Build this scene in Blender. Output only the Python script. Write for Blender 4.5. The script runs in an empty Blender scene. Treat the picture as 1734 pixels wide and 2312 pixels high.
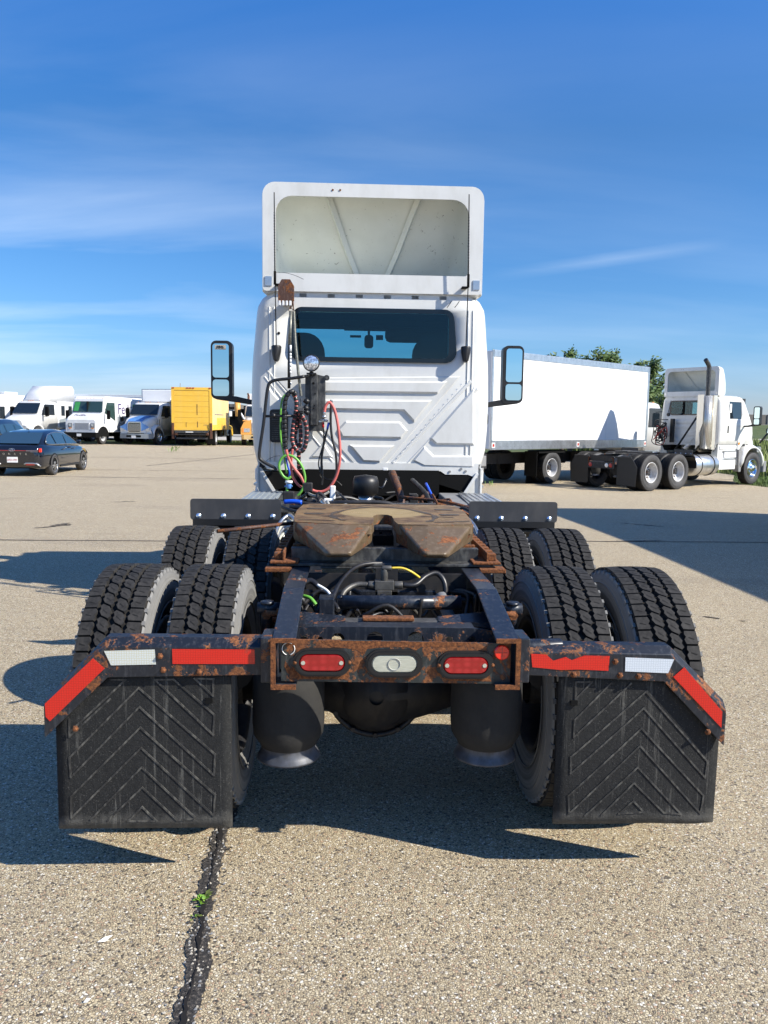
import bpy, math, random
from mathutils import Vector, Matrix
from mathutils.geometry import tessellate_polygon
R=math.radians
rnd=random.Random(7)
sc=bpy.context.scene
col=sc.collection
# ---------------------------------------------------------------- camera
FPX,IW,IH=1800.0,1734.0,2312.0
PSI,PITCH,ROLL=R(2.35),math.atan(199/1800.0),0.0135
CAM=Vector((-0.16,0.0,1.64))
FW=Vector((math.sin(PSI)*math.cos(PITCH),math.cos(PSI)*math.cos(PITCH),-math.sin(PITCH)))
_r0=Vector((math.cos(PSI),-math.sin(PSI),0)); _u0=_r0.cross(FW)
RT=_r0*math.cos(ROLL)+_u0*math.sin(ROLL); UP=-_r0*math.sin(ROLL)+_u0*math.cos(ROLL)
cd=bpy.data.cameras.new('camera'); cam=bpy.data.objects.new('camera',cd); col.objects.link(cam)
cd.sensor_fit='HORIZONTAL'; cd.sensor_width=36; cd.lens=36*FPX/IW; cd.clip_start=0.05; cd.clip_end=6000
cam.matrix_world=Matrix(((RT.x,UP.x,-FW.x,CAM.x),(RT.y,UP.y,-FW.y,CAM.y),(RT.z,UP.z,-FW.z,CAM.z),(0,0,0,1)))
sc.camera=cam
def A(px,py,Y):
    "point of the vertical plane y=Y seen at a photo pixel"
    r=FW+RT*((px-IW/2)/FPX)-UP*((py-IH/2)/FPX)
    t=(Y-CAM.y)/r.y
    return CAM+r*t
# ---------------------------------------------------------------- world, sun, exposure
SUN_EL=37.5
SUNV=Vector((0.915*math.cos(R(SUN_EL)),-0.403*math.cos(R(SUN_EL)),math.sin(R(SUN_EL)))).normalized()   # towards the sun
w=bpy.data.worlds.new('World'); sc.world=w; w.use_nodes=True
nt=w.node_tree; N=nt.nodes; L=nt.links; N.clear()
out=N.new('ShaderNodeOutputWorld'); bg=N.new('ShaderNodeBackground'); bg.inputs[1].default_value=0.078
sky=N.new('ShaderNodeTexSky'); sky.sky_type='NISHITA'; sky.sun_disc=False
sky.sun_elevation=R(SUN_EL); sky.sun_rotation=math.atan2(SUNV.x,SUNV.y)
sky.altitude=0; sky.air_density=1.0; sky.dust_density=0.35; sky.ozone_density=4.0
tc=N.new('ShaderNodeTexCoord')
tint=N.new('ShaderNodeMixRGB'); tint.blend_type='MULTIPLY'; tint.inputs[0].default_value=1.0; tint.inputs[2].default_value=(0.80,0.99,1.20,1); L.new(sky.outputs[0],tint.inputs[1])
hs=N.new('ShaderNodeHueSaturation'); hs.inputs['Saturation'].default_value=1.12; hs.inputs['Value'].default_value=1.0
L.new(tint.outputs[0],hs.inputs['Color'])
# thin cirrus: stretched noise on the sky direction, stronger towards the horizon
def wmath(op,a,b=None,c=None):
    n=N.new('ShaderNodeMath'); n.operation=op
    for i,x in enumerate((a,b,c)):
        if x is None: continue
        if isinstance(x,(int,float)): n.inputs[i].default_value=x
        else: L.new(x,n.inputs[i])
    return n.outputs[0]
sep=N.new('ShaderNodeSeparateXYZ'); L.new(tc.outputs['Generated'],sep.inputs[0])
zz=wmath('MAXIMUM',sep.outputs[2],0.0)
den=wmath('ADD',zz,0.16)
cx=wmath('DIVIDE',sep.outputs[0],den); cy=wmath('DIVIDE',sep.outputs[1],den)
cmb=N.new('ShaderNodeCombineXYZ'); L.new(cx,cmb.inputs[0]); L.new(cy,cmb.inputs[1])
mp=N.new('ShaderNodeMapping'); mp.inputs['Rotation'].default_value=(0,0,R(-14)); mp.inputs['Scale'].default_value=(0.42,1.25,1); mp.inputs['Location'].default_value=(2.4,5.1,0)
L.new(cmb.outputs[0],mp.inputs[0])
n1=N.new('ShaderNodeTexNoise'); n1.inputs['Scale'].default_value=1.35; n1.inputs['Detail'].default_value=7; n1.inputs['Roughness'].default_value=0.52; n1.inputs['Distortion'].default_value=0.35
L.new(mp.outputs[0],n1.inputs[0])
n2=N.new('ShaderNodeTexNoise'); n2.inputs['Scale'].default_value=0.55; n2.inputs['Detail'].default_value=3
L.new(mp.outputs[0],n2.inputs[0])
c1=wmath('SUBTRACT',wmath('ADD',n1.outputs[0],wmath('MULTIPLY',n2.outputs[0],0.7)),0.79)
c1=wmath('MULTIPLY',c1,2.6); c1=wmath('MINIMUM',wmath('MAXIMUM',c1,0.0),1.0)
fade=wmath('SUBTRACT',1.0,wmath('MULTIPLY',zz,1.9)); fade=wmath('MINIMUM',wmath('MAXIMUM',fade,0.12),1.0)
side=wmath('MINIMUM',wmath('MAXIMUM',wmath('SUBTRACT',0.75,wmath('MULTIPLY',sep.outputs[0],1.5)),0.35),1.4)
cl=wmath('MINIMUM',wmath('MULTIPLY',wmath('MULTIPLY',wmath('MULTIPLY',c1,fade),0.50),side),0.8)
hz=N.new('ShaderNodeValToRGB'); L.new(zz,hz.inputs[0]); e=hz.color_ramp.elements; e.new(0.14); e.new(0.32)
for i,(p_,c_) in enumerate(((0.0,(1.08,0.90,1.04,1)),(0.10,(0.98,0.98,1.02,1)),(0.32,(0.98,1.02,1.04,1)),(0.45,(1.02,1.22,1.36,1)))): e[i].position=p_; e[i].color=c_
hm=N.new('ShaderNodeMixRGB'); hm.blend_type='MULTIPLY'; hm.inputs[0].default_value=1.0; L.new(hs.outputs[0],hm.inputs[1]); L.new(hz.outputs[0],hm.inputs[2])
# one thin vapour streak low on the right
def _dir(px,py): return (FW+RT*((px-IW/2)/FPX)-UP*((py-IH/2)/FPX)).normalized()
_d1,_d2=_dir(1150,618),_dir(1590,556); _n=_d1.cross(_d2).normalized(); _m=(_d1+_d2).normalized(); _t=_n.cross(_m)
def _dot(v):
    n=N.new('ShaderNodeVectorMath'); n.operation='DOT_PRODUCT'; L.new(tc.outputs['Generated'],n.inputs[0]); n.inputs[1].default_value=v; return n.outputs['Value']
_a=wmath('SUBTRACT',1.0,wmath('MULTIPLY',wmath('ABSOLUTE',_dot(_n)),110.0)); _a=wmath('MAXIMUM',_a,0.0)
_b=wmath('MAXIMUM',wmath('SUBTRACT',1.0,wmath('MULTIPLY',wmath('ABSOLUTE',_dot(_t)),7.2)),0.0)
cl=wmath('ADD',cl,wmath('MULTIPLY',wmath('MULTIPLY',wmath('MULTIPLY',_a,_b),n1.outputs[0]),0.34))
mixc=N.new('ShaderNodeMixRGB'); L.new(cl,mixc.inputs[0]); L.new(hm.outputs[0],mixc.inputs[1]); mixc.inputs[2].default_value=(8.2,9.4,10.8,1)
L.new(mixc.outputs[0],bg.inputs[0]); L.new(bg.outputs[0],out.inputs[0])
sd=bpy.data.lights.new('sun','SUN'); sun=bpy.data.objects.new('sun',sd); col.objects.link(sun)
sd.energy=5.0; sd.angle=R(0.5); sd.color=(1.0,0.94,0.83)
sun.rotation_euler=SUNV.to_track_quat('Z','Y').to_euler()
vs=sc.view_settings; vs.view_transform='Standard'; vs.look='None'; vs.gamma=1.0; vs.use_curve_mapping=False; vs.exposure=0.66
sc.cycles.max_bounces=7; sc.cycles.diffuse_bounces=3; sc.cycles.glossy_bounces=4; sc.cycles.transmission_bounces=6; sc.cycles.transparent_max_bounces=8
# ---------------------------------------------------------------- mesh helpers
ORG={}
class MB:
    def __init__(s): s.v=[];s.f=[];s.m=[];s.s=[]
    def add(s,vs_,fs,m=0,sm=False):
        o=len(s.v); s.v+= [tuple(p) for p in vs_]
        for f in fs: s.f.append([i+o for i in f]); s.m.append(m); s.s.append(sm)
        return s
    def box(s,x0,x1,y0,y1,z0,z1,m=0,mat=None):
        vs_=[(x,y,z) for z in (z0,z1) for y in (y0,y1) for x in (x0,x1)]
        if mat is not None: vs_=[mat@Vector(p) for p in vs_]
        return s.add(vs_,[(0,2,3,1),(4,5,7,6),(0,1,5,4),(2,6,7,3),(0,4,6,2),(1,3,7,5)],m)
    def prism(s,poly,a,b,axis='y',m=0,holes=(),chamfer=0,mside=None):
        "polygon (2d) extruded along an axis from a to b; polygon coords are the two other axes in order"
        def P3(p,t):
            if axis=='x': return (t,p[0],p[1])
            if axis=='y': return (p[0],t,p[1])
            return (p[0],p[1],t)
        if mside is None: mside=m
        rings=[list(poly)]+[list(h) for h in holes]
        tris=tessellate_polygon([[Vector((p[0],p[1],0)) for p in r] for r in rings])
        flat=[p for r in rings for p in r]
        n=len(flat)
        s.add([P3(p,a) for p in flat],[tuple(t) for t in tris],m)
        if chamfer and not holes:
            cx_=sum(p[0] for p in poly)/len(poly); cy_=sum(p[1] for p in poly)/len(poly)
            ins=inset(poly,chamfer); sg=1 if b>a else -1
            mid=b-sg*min(abs(b-a)*0.9,chamfer)
            k=len(poly)
            t2=tessellate_polygon([[Vector((p[0],p[1],0)) for p in ins]])
            s.add([P3(p,b) for p in ins],[tuple(t) for t in t2],m)
            s.add([P3(p,a) for p in poly]+[P3(p,mid) for p in poly]+[P3(p,b) for p in ins],
                  [(i,(i+1)%k,k+(i+1)%k,k+i) for i in range(k)]+[(k+i,k+(i+1)%k,2*k+(i+1)%k,2*k+i) for i in range(k)],mside)
            return s
        s.add([P3(p,b) for p in flat],[tuple(t) for t in tris],m)
        for r in rings:
            k=len(r)
            s.add([P3(p,a) for p in r]+[P3(p,b) for p in r],[(i,(i+1)%k,k+(i+1)%k,k+i) for i in range(k)],mside)
        return s
    def tube(s,pts,r,n=8,m=0,closed=False,caps=True,rf=None,mf=None,sm=True):
        pts=[Vector(p) for p in pts]; k=len(pts)
        vs_=[];fs=[]
        prev=None
        rings=[]
        for i,p in enumerate(pts):
            if closed: t=(pts[(i+1)%k]-pts[i-1])
            else: t=(pts[min(i+1,k-1)]-pts[max(i-1,0)])
            if t.length<1e-9: t=Vector((0,0,1))
            t.normalize()
            if prev is None:
                a=Vector((0,0,1)) if abs(t.z)<0.9 else Vector((1,0,0))
                u=t.cross(a).normalized()
            else:
                u=(prev-t*prev.dot(t))
                u=u.normalized() if u.length>1e-6 else t.orthogonal().normalized()
            prev=u; v_=t.cross(u)
            rr=rf(i) if rf else r
            rings.append([p+(u*math.cos(2*math.pi*j/n)+v_*math.sin(2*math.pi*j/n))*rr for j in range(n)])
        o=len(s.v)
        for rg in rings: s.v+=[tuple(q) for q in rg]
        for i in range(k if closed else k-1):
            i2=(i+1)%k
            for j in range(n):
                s.f.append([o+i*n+j,o+i*n+(j+1)%n,o+i2*n+(j+1)%n,o+i2*n+j]); s.m.append(mf(i) if mf else m); s.s.append(sm)
        if caps and not closed:
            s.f.append([o+j for j in range(n)][::-1]); s.m.append(m); s.s.append(False)
            s.f.append([o+(k-1)*n+j for j in range(n)]); s.m.append(m); s.s.append(False)
        return s
    def cyl(s,p0,p1,r0,r1=None,n=16,m=0,caps=True,sm=True):
        r1=r0 if r1 is None else r1
        return s.tube([p0,p1],r0,n,m,caps=caps,rf=lambda i:(r0,r1)[i],sm=sm)
    def lathe(s,prof,o,axis='x',n=32,m=0,mf=None,sm=True):
        "prof: (t along axis, radius)"
        o=Vector(o); b=len(s.v); k=len(prof)
        for t,r in prof:
            for j in range(n):
                a=2*math.pi*j/n; c,d=math.cos(a)*r,math.sin(a)*r
                q={'x':(t,c,d),'y':(c,t,d),'z':(c,d,t)}[axis]
                s.v.append((o.x+q[0],o.y+q[1],o.z+q[2]))
        for i in range(k-1):
            for j in range(n):
                s.f.append([b+i*n+j,b+i*n+(j+1)%n,b+(i+1)*n+(j+1)%n,b+(i+1)*n+j]); s.m.append(mf(i) if mf else m); s.s.append(sm)
        return s
    def loft(s,secs,m=0,closed=True,cap=(True,True),sm=False,mf=None):
        b=len(s.v); n=len(secs[0])
        for sec in secs: s.v+=[tuple(p) for p in sec]
        for i in range(len(secs)-1):
            for j in range(n if closed else n-1):
                s.f.append([b+i*n+j,b+i*n+(j+1)%n,b+(i+1)*n+(j+1)%n,b+(i+1)*n+j]); s.m.append(mf(i,j) if mf else m); s.s.append(sm)
        if closed:
            for e,c in ((0,cap[0]),(len(secs)-1,cap[1])):
                if c: s.f.append([b+e*n+j for j in range(n)]); s.m.append(m); s.s.append(False)
        return s
    def quad(s,a,b,c,d,m=0): return s.add([a,b,c,d],[(0,1,2,3)],m)
    def mesh(s,name,mats,o):
        me=bpy.data.meshes.new(name)
        me.from_pydata([(x-o[0],y-o[1],z-o[2]) for x,y,z in s.v],[],s.f)
        for mt in mats: me.materials.append(mt)
        me.polygons.foreach_set('material_index',s.m); me.polygons.foreach_set('use_smooth',s.s)
        me.validate(); me.update()
        import bmesh as _b
        bm=_b.new(); bm.from_mesh(me); _b.ops.recalc_face_normals(bm,faces=bm.faces); bm.to_mesh(me); bm.free()
        return me
    def build(s,name,mats,parent=None,bevel=0,seg=2,label=None,kind=None,at=None):
        if not isinstance(mats,(list,tuple)): mats=[mats]
        xs=[p[0] for p in s.v]; ys=[p[1] for p in s.v]; zs=[p[2] for p in s.v]
        o=Vector(at) if at is not None else Vector(((min(xs)+max(xs))/2,(min(ys)+max(ys))/2,(min(zs)+max(zs))/2))
        ob=bpy.data.objects.new(name,s.mesh(name,mats,o)); col.objects.link(ob)
        ORG[ob]=o
        if parent is not None: ob.parent=parent; ob.location=o-ORG[parent]
        else: ob.location=o
        if bevel:
            b=ob.modifiers.new('bevel','BEVEL'); b.width=bevel; b.segments=seg; b.limit_method='ANGLE'; b.angle_limit=R(40); b.harden_normals=False
        if label: ob['label']=label
        if kind: ob['kind']=kind
        return ob
def inset(poly,d):
    k=len(poly); a=sum(poly[i][0]*poly[(i+1)%k][1]-poly[(i+1)%k][0]*poly[i][1] for i in range(k))
    sg=1 if a>0 else -1; res=[]
    for i in range(k):
        p0=Vector(poly[i-1]);p1=Vector(poly[i]);p2=Vector(poly[(i+1)%k])
        e1=(p1-p0).normalized(); e2=(p2-p1).normalized()
        n1_=Vector((-e1.y,e1.x))*sg; n2_=Vector((-e2.y,e2.x))*sg
        b=(n1_+n2_); 
        if b.length<1e-6: b=n1_
        b.normalize(); c=max(0.35,b.dot(n1_))
        res.append(tuple(p1+b*(d/c)))
    return res
def rrect(x0,x1,z0,z1,r,n=5):
    p=[]
    rr=r if isinstance(r,(list,tuple)) else (r,)*4
    for (cx_,cz_,a0,q) in ((x1-rr[0],z0+rr[0],-90,rr[0]),(x1-rr[1],z1-rr[1],0,rr[1]),(x0+rr[2],z1-rr[2],90,rr[2]),(x0+rr[3],z0+rr[3],180,rr[3])):
        for i in range(n+1):
            a=R(a0+90*i/n); p.append((cx_+q*math.cos(a),cz_+q*math.sin(a)))
    return p
def circle(cx_,cz_,r,n=20): return [(cx_+r*math.cos(2*math.pi*i/n),cz_+r*math.sin(2*math.pi*i/n)) for i in range(n)]
def spline(pts,sub=6):
    pts=[Vector(p) for p in pts]; res=[]
    for i in range(len(pts)-1):
        p0=pts[max(i-1,0)];p1=pts[i];p2=pts[i+1];p3=pts[min(i+2,len(pts)-1)]
        for j in range(sub):
            t=j/sub
            res.append(0.5*((2*p1)+(p2-p0)*t+(2*p0-5*p1+4*p2-p3)*t*t+(3*p1-p0-3*p2+p3)*t**3))
    res.append(pts[-1]); return res
def thing(name,label,cat,loc=(0,0,0),rz=0,group=None):
    o=bpy.data.objects.new(name,None); col.objects.link(o); o.empty_display_size=0.3
    o.location=loc; o.rotation_euler=(0,0,rz); o['label']=label; o['category']=cat; o['kind']='thing'
    if group: o['group']=group
    ORG[o]=Vector(loc) if rz==0 else Vector((0,0,0))
    return o
def lthing(name,label,cat,group=None):
    "thing built round its own origin and moved afterwards"
    o=thing(name,label,cat,(0,0,0),0,group); ORG[o]=Vector((0,0,0)); return o
def put(o,x,y,z=0,rz=0): o.location=(x,y,z); o.rotation_euler=(0,0,rz)
def tag(o,label,cat,group=None,kind='thing'):
    o['label']=label; o['category']=cat; o['kind']=kind
    if group: o['group']=group
    return o
KIDS={}
def copy_tree(o,parent=None,skip=()):
    c=o.copy(); col.objects.link(c)
    if parent is not None: c.parent=parent
    for ch in list(o.children):
        if ch.name.split('.')[0] in skip: continue
        copy_tree(ch,c,skip)
    return c
def inst(src,name,parent,pos,mirror=False):
    "another part sharing the mesh of src, placed at construction position pos"
    c=bpy.data.objects.new(name,src.data); col.objects.link(c)
    for md in src.modifiers:
        b=c.modifiers.new(md.name,md.type)
        if md.type=='BEVEL': b.width=md.width; b.segments=md.segments; b.limit_method='ANGLE'; b.angle_limit=md.angle_limit
    ORG[c]=Vector(pos); c.parent=parent; c.location=Vector(pos)-ORG[parent]
    if mirror: c.rotation_euler=(0,0,math.pi)
    return c
def text(s_,size,mat,parent,pos,rot,name='lettering',ext=0.002,bold=0.0,sx=1.0,align='CENTER'):
    cu=bpy.data.curves.new(name,'FONT'); cu.body=s_; cu.size=size; cu.extrude=ext; cu.align_x=align; cu.align_y='CENTER'; cu.offset=bold
    cu.resolution_u=3
    cu.materials.append(mat)
    tmp=bpy.data.objects.new(name,cu); col.objects.link(tmp)
    me=bpy.data.meshes.new_from_object(tmp.evaluated_get(bpy.context.evaluated_depsgraph_get())); bpy.data.objects.remove(tmp); me.name=name
    o=bpy.data.objects.new(name,me); col.objects.link(o); ORG[o]=Vector(pos)
    o.parent=parent; o.location=Vector(pos)-ORG[parent]; o.rotation_euler=rot; o.scale=(sx,1,1)
    return o
# ---------------------------------------------------------------- materials
class NB:
    def __init__(s,name):
        s.mat=bpy.data.materials.new(name); s.mat.use_nodes=True; s.nt=s.mat.node_tree; s.N=s.nt.nodes; s.L=s.nt.links
        s.N.clear(); s.out=s.N.new('ShaderNodeOutputMaterial'); s.b=s.N.new('ShaderNodeBsdfPrincipled'); s.L.new(s.b.outputs[0],s.out.inputs[0])
        s.tc=s.N.new('ShaderNodeTexCoord')
    def inp(s,n,i,x):
        if x is None: return
        if hasattr(x,'is_linked') or hasattr(x,'links'): s.L.new(x,n.inputs[i])
        else:
            if isinstance(x,(tuple,list)) and len(x)==3 and n.inputs[i].type=='RGBA': x=(*x,1)
            n.inputs[i].default_value=x
    def coord(s,scale=(1,1,1),rot=(0,0,0),src='Object',loc=(0,0,0)):
        m=s.N.new('ShaderNodeMapping'); s.L.new(s.tc.outputs[src],m.inputs[0]); m.inputs['Scale'].default_value=scale; m.inputs['Rotation'].default_value=rot; m.inputs['Location'].default_value=loc
        return m.outputs[0]
    def noise(s,sc_,det=4,rough=0.55,co=None,dist=0):
        n=s.N.new('ShaderNodeTexNoise'); n.inputs['Scale'].default_value=sc_; n.inputs['Detail'].default_value=det; n.inputs['Roughness'].default_value=rough; n.inputs['Distortion'].default_value=dist
        s.L.new(co if co is not None else s.coord(),n.inputs['Vector']); return n.outputs['Fac']
    def vor(s,sc_,feat='F1',co=None,outn='Distance',rnd_=1.0):
        n=s.N.new('ShaderNodeTexVoronoi'); n.feature=feat; n.inputs['Scale'].default_value=sc_; n.inputs['Randomness'].default_value=rnd_
        s.L.new(co if co is not None else s.coord(),n.inputs['Vector']); return n.outputs[outn]
    def ramp(s,f,stops,interp='LINEAR'):
        n=s.N.new('ShaderNodeValToRGB'); n.color_ramp.interpolation=interp; e=n.color_ramp.elements
        while len(e)<len(stops): e.new(0.5)
        for i,(p,c) in enumerate(stops):
            e[i].position=p; e[i].color=(c,c,c,1) if isinstance(c,(int,float)) else (*c,1)
        s.L.new(f,n.inputs[0]); return n.outputs[0]
    def math(s,op,a,b=0.0,c=None):
        n=s.N.new('ShaderNodeMath'); n.operation=op; s.inp(n,0,a); s.inp(n,1,b)
        if c is not None: s.inp(n,2,c)
        return n.outputs[0]
    def mix(s,f,a,b,mode='MIX'):
        n=s.N.new('ShaderNodeMixRGB'); n.blend_type=mode; s.inp(n,0,f); s.inp(n,1,a); s.inp(n,2,b); return n.outputs[0]
    def bump(s,h,st=0.3,d=0.01,nrm=None):
        n=s.N.new('ShaderNodeBump'); n.inputs['Strength'].default_value=st; n.inputs['Distance'].default_value=d; s.L.new(h,n.inputs['Height'])
        if nrm is not None: s.L.new(nrm,n.inputs['Normal'])
        return n.outputs[0]
    def set(s,col_=None,rough=None,metal=None,nrm=None,**k):
        s.inp(s.b,'Base Color',col_); s.inp(s.b,'Roughness',rough); s.inp(s.b,'Metallic',metal)
        if nrm is not None: s.L.new(nrm,s.b.inputs['Normal'])
        for kk,v in k.items(): s.inp(s.b,kk,v)
        return s.mat
def rgb(h):
    h=h.lstrip('#'); r=[int(h[i:i+2],16)/255 for i in (0,2,4)]
    return tuple(c/12.92 if c<=0.04045 else ((c+0.055)/1.055)**2.4 for c in r)
def basic(name,c,rough=0.5,metal=0.0,var=0.12,scale=6,dirt=None,damt=0.0,coat=0,bump=0,bscale=60,**k):
    n=NB(name); f=n.noise(scale,5)
    a=n.mix(n.ramp(f,[(0.3,0.0),(0.7,1.0)]),tuple(x*(1-var) for x in c),tuple(min(1,x*(1+var)) for x in c))
    if dirt is not None:
        g=n.noise(scale*2.3,7,0.65,co=n.coord((1,1,0.45)))
        a=n.mix(n.math('MULTIPLY',n.ramp(g,[(0.45,0.0),(0.75,1.0)]),damt),a,dirt)
    kw={}
    if coat: kw['Coat Weight']=coat; kw['Coat Roughness']=0.08
    kw.update(k)
    nr=n.bump(n.noise(bscale,4),bump,0.004) if bump else None
    rr=n.math('ADD',n.math('MULTIPLY',f,0.18),rough-0.09)
    return n.set(a,rr,metal,nr,**kw)
def rusty(name,base,amt=0.5,scale=7,rough=0.45,edge=0.0,metal=0.0,heavy=False,stretch=(1,1,1)):
    "painted steel with rust patches: amt 0..1"
    n=NB(name); co=n.coord(stretch)
    f=n.noise(scale,8,0.68,co=co,dist=0.4); g=n.noise(scale*9,5,0.7,co=co)
    th=0.72-0.4*amt
    m_=n.ramp(n.math('ADD',f,n.math('MULTIPLY',n.math('SUBTRACT',g,0.5),0.22)),[(th,0.0),(th+0.035,1.0)])
    rc=n.ramp(g,[(0.25,(0.030,0.012,0.007)),(0.45,(0.12,0.042,0.015)),(0.62,(0.25,0.090,0.028)),(0.8,(0.38,0.18,0.075))])
    dust=n.ramp(n.noise(scale*3,6,0.7,co=n.coord((2.2,2.2,0.5))),[(0.5,0.0),(0.72,0.55)])
    a=n.mix(dust,base,tuple(min(0.4,x*1.5+0.07) for x in base))
    c_=n.mix(m_,a,rc)
    rr=n.math('ADD',n.math('MULTIPLY',m_,0.45),rough)
    h=n.math('ADD',n.math('MULTIPLY',m_,0.5),n.math('MULTIPLY',n.math('MULTIPLY',g,m_),0.9))
    return n.set(c_,rr,metal,n.bump(h,0.5,0.004))
M={}
def build_materials():
    # pavement: exposed aggregate, stones of many tints in a sandy binder
    n=NB('pavement_aggregate')
    co=n.coord()
    vc=n.vor(122,'F1',co,'Color'); vd=n.vor(122,'DISTANCE_TO_EDGE',co,'Distance')
    sep=n.N.new('ShaderNodeSeparateColor'); n.L.new(vc,sep.inputs[0])
    stones=n.ramp(sep.outputs[0],[(0.0,(0.020,0.018,0.019)),(0.08,(0.07,0.058,0.05)),(0.115,(0.42,0.33,0.20)),(0.33,(0.58,0.47,0.29)),(0.50,(0.69,0.59,0.40)),(0.62,(0.46,0.30,0.19)),(0.70,(0.60,0.52,0.37)),(0.82,(0.76,0.69,0.55)),(0.91,(0.28,0.25,0.22)),(0.96,(0.84,0.80,0.70))],'CONSTANT')
    vc2=n.vor(240,'F1',co,'Color'); sep2=n.N.new('ShaderNodeSeparateColor'); n.L.new(vc2,sep2.inputs[0])
    binder=n.ramp(sep2.outputs[0],[(0.0,(0.17,0.13,0.08)),(0.25,(0.46,0.365,0.225)),(0.7,(0.66,0.55,0.36))],'CONSTANT')
    gap=n.ramp(vd,[(0.0,0.0),(0.06,0.4),(0.15,1.0)])
    pick=n.ramp(sep.outputs[1],[(0.30,0.0),(0.31,1.0)],'CONSTANT')
    a=n.mix(n.math('MULTIPLY',gap,pick),binder,stones)
    a=n.mix(n.ramp(gap,[(0.0,0.55),(1.0,0.0)]),a,(0.09,0.07,0.05))
    big=n.noise(0.35,5,0.6,co); a=n.mix(n.ramp(big,[(0.35,0.0),(0.7,0.22)]),a,(0.45,0.38,0.27))
    med=n.noise(2.2,6,0.65,n.coord((0.5,1,1))); a=n.mix(n.ramp(med,[(0.42,0.0),(0.75,0.25)]),a,(0.30,0.245,0.17))
    sp=n.noise(1.1,9,0.8,n.coord((0.6,1.6,1),loc=(4,2,0))); a=n.mix(n.ramp(sp,[(0.665,0.0),(0.70,0.45)]),a,(0.06,0.048,0.038))
    dr=n.noise(0.22,3,0.5,n.coord((1,2.2,1),loc=(1,7,0))); a=n.mix(n.ramp(dr,[(0.60,0.0),(0.66,0.16)]),a,(0.16,0.13,0.10))
    hl=n.noise(0.9,8,0.85,n.coord((0.9,0.35,1),loc=(9,2,0),rot=(0,0,0.5))); a=n.mix(n.ramp(hl,[(0.62,0.0),(0.8,0.35)]),a,(0.62,0.54,0.40))
    h=n.math('ADD',n.math('MULTIPLY',gap,0.7),n.math('MULTIPLY',sep2.outputs[1],0.35))
    M['pave']=n.set(a,0.86,0,n.bump(h,0.85,0.004))
    n=NB('asphalt_tar'); co=n.coord()
    f=n.noise(130,5,0.8,co); a=n.ramp(f,[(0.38,(0.008,0.008,0.008)),(0.55,(0.05,0.045,0.042)),(0.62,(0.20,0.17,0.14)),(0.7,(0.45,0.40,0.32))])
    M['tar']=n.set(a,0.75,0,n.bump(f,0.9,0.008))
    M['crack']=basic('crack_void',(0.006,0.005,0.005),0.95)
    M['jointm']=basic('joint_dirt',(0.045,0.036,0.026),0.95,var=0.5,scale=3)
    n=NB('grass_ground'); f=n.noise(0.5,7,0.7); g=n.noise(9,6,0.75)
    a=n.ramp(f,[(0.3,(0.05,0.075,0.018)),(0.5,(0.085,0.12,0.028)),(0.7,(0.16,0.15,0.055))]); a=n.mix(n.ramp(g,[(0.3,0.0),(0.75,0.6)]),a,(0.025,0.04,0.01))
    M['grassg']=n.set(a,0.95,0,n.bump(g,1.0,0.05))
    M['blade']=basic('grass_blade',(0.085,0.14,0.025),0.7,var=0.6,scale=1.2)
    M['blade2']=basic('tall_grass_blade',(0.15,0.19,0.04),0.7,var=0.7,scale=0.8)
    n=NB('leaf'); oi=n.N.new('ShaderNodeObjectInfo'); g=n.noise(1.7,5,0.8)
    M['leaf']=n.set(n.ramp(g,[(0.3,(0.03,0.055,0.012)),(0.5,(0.07,0.12,0.022)),(0.7,(0.16,0.21,0.04))]),0.6,0)
    M['weedleaf']=basic('weed_leaf',(0.13,0.30,0.03),0.55,var=0.4,scale=30,dirt=(0.38,0.26,0.03),damt=0.5)
    M['bark']=basic('bark',(0.10,0.075,0.05),0.9,var=0.4,bump=0.6,bscale=20)
    # paints
    M['white']=basic('white_cab_paint',(0.69,0.69,0.66),0.34,var=0.025,scale=2,dirt=(0.36,0.34,0.28),damt=0.30,coat=0.3)
    M['white2']=basic('white_truck_paint',(0.74,0.74,0.73),0.4,var=0.04,scale=1.5,dirt=(0.5,0.48,0.42),damt=0.3,coat=0.2)
    M['boxwhite']=basic('white_box_panel',(0.79,0.79,0.78),0.42,var=0.02,scale=0.7,dirt=(0.62,0.6,0.56),damt=0.15)
    n=NB('fairing_inside'); f=n.noise(3,6); s_=n.noise(26,3,0.5,n.coord((1,1,1)),1.8); t_=n.noise(2.3,3,0.5,n.coord(loc=(3,1,2)))
    a=n.mix(n.ramp(f,[(0.3,0.0),(0.7,1.0)]),(0.64,0.66,0.60),(0.74,0.76,0.70))
    sc1=n.math('MULTIPLY',n.ramp(s_,[(0.685,0.0),(0.71,0.8)]),n.ramp(t_,[(0.4,0.3),(0.6,1.0)])); a=n.mix(sc1,a,(0.13,0.12,0.09))
    M['fair_in']=n.set(a,0.62,0,n.bump(f,0.1,0.01))
    M['yellow']=basic('yellow_truck_paint',(0.84,0.50,0.055),0.45,var=0.06,scale=1.6,dirt=(0.70,0.55,0.22),damt=0.25)
    M['tan']=basic('faded_cream_panel',(0.78,0.56,0.26),0.5,var=0.1,scale=1.2)
    M['orange']=basic('orange_paint',(0.72,0.36,0.08),0.45,var=0.1)
    M['bluepaint']=basic('blue_hood_paint',(0.10,0.25,0.56),0.3,coat=0.5)
    M['greytruck']=basic('grey_truck_paint',(0.24,0.27,0.29),0.45)
    n=NB('black_car_paint'); M['carblack']=n.set((0.006,0.008,0.014,1),0.10,0,None,**{'Coat Weight':1.0,'Coat Roughness':0.02})
    n=NB('dark_car_glass'); M['carglass']=n.set((0.02,0.05,0.085,1),0.04,0,None,**{'Specular IOR Level':1.0})
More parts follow.
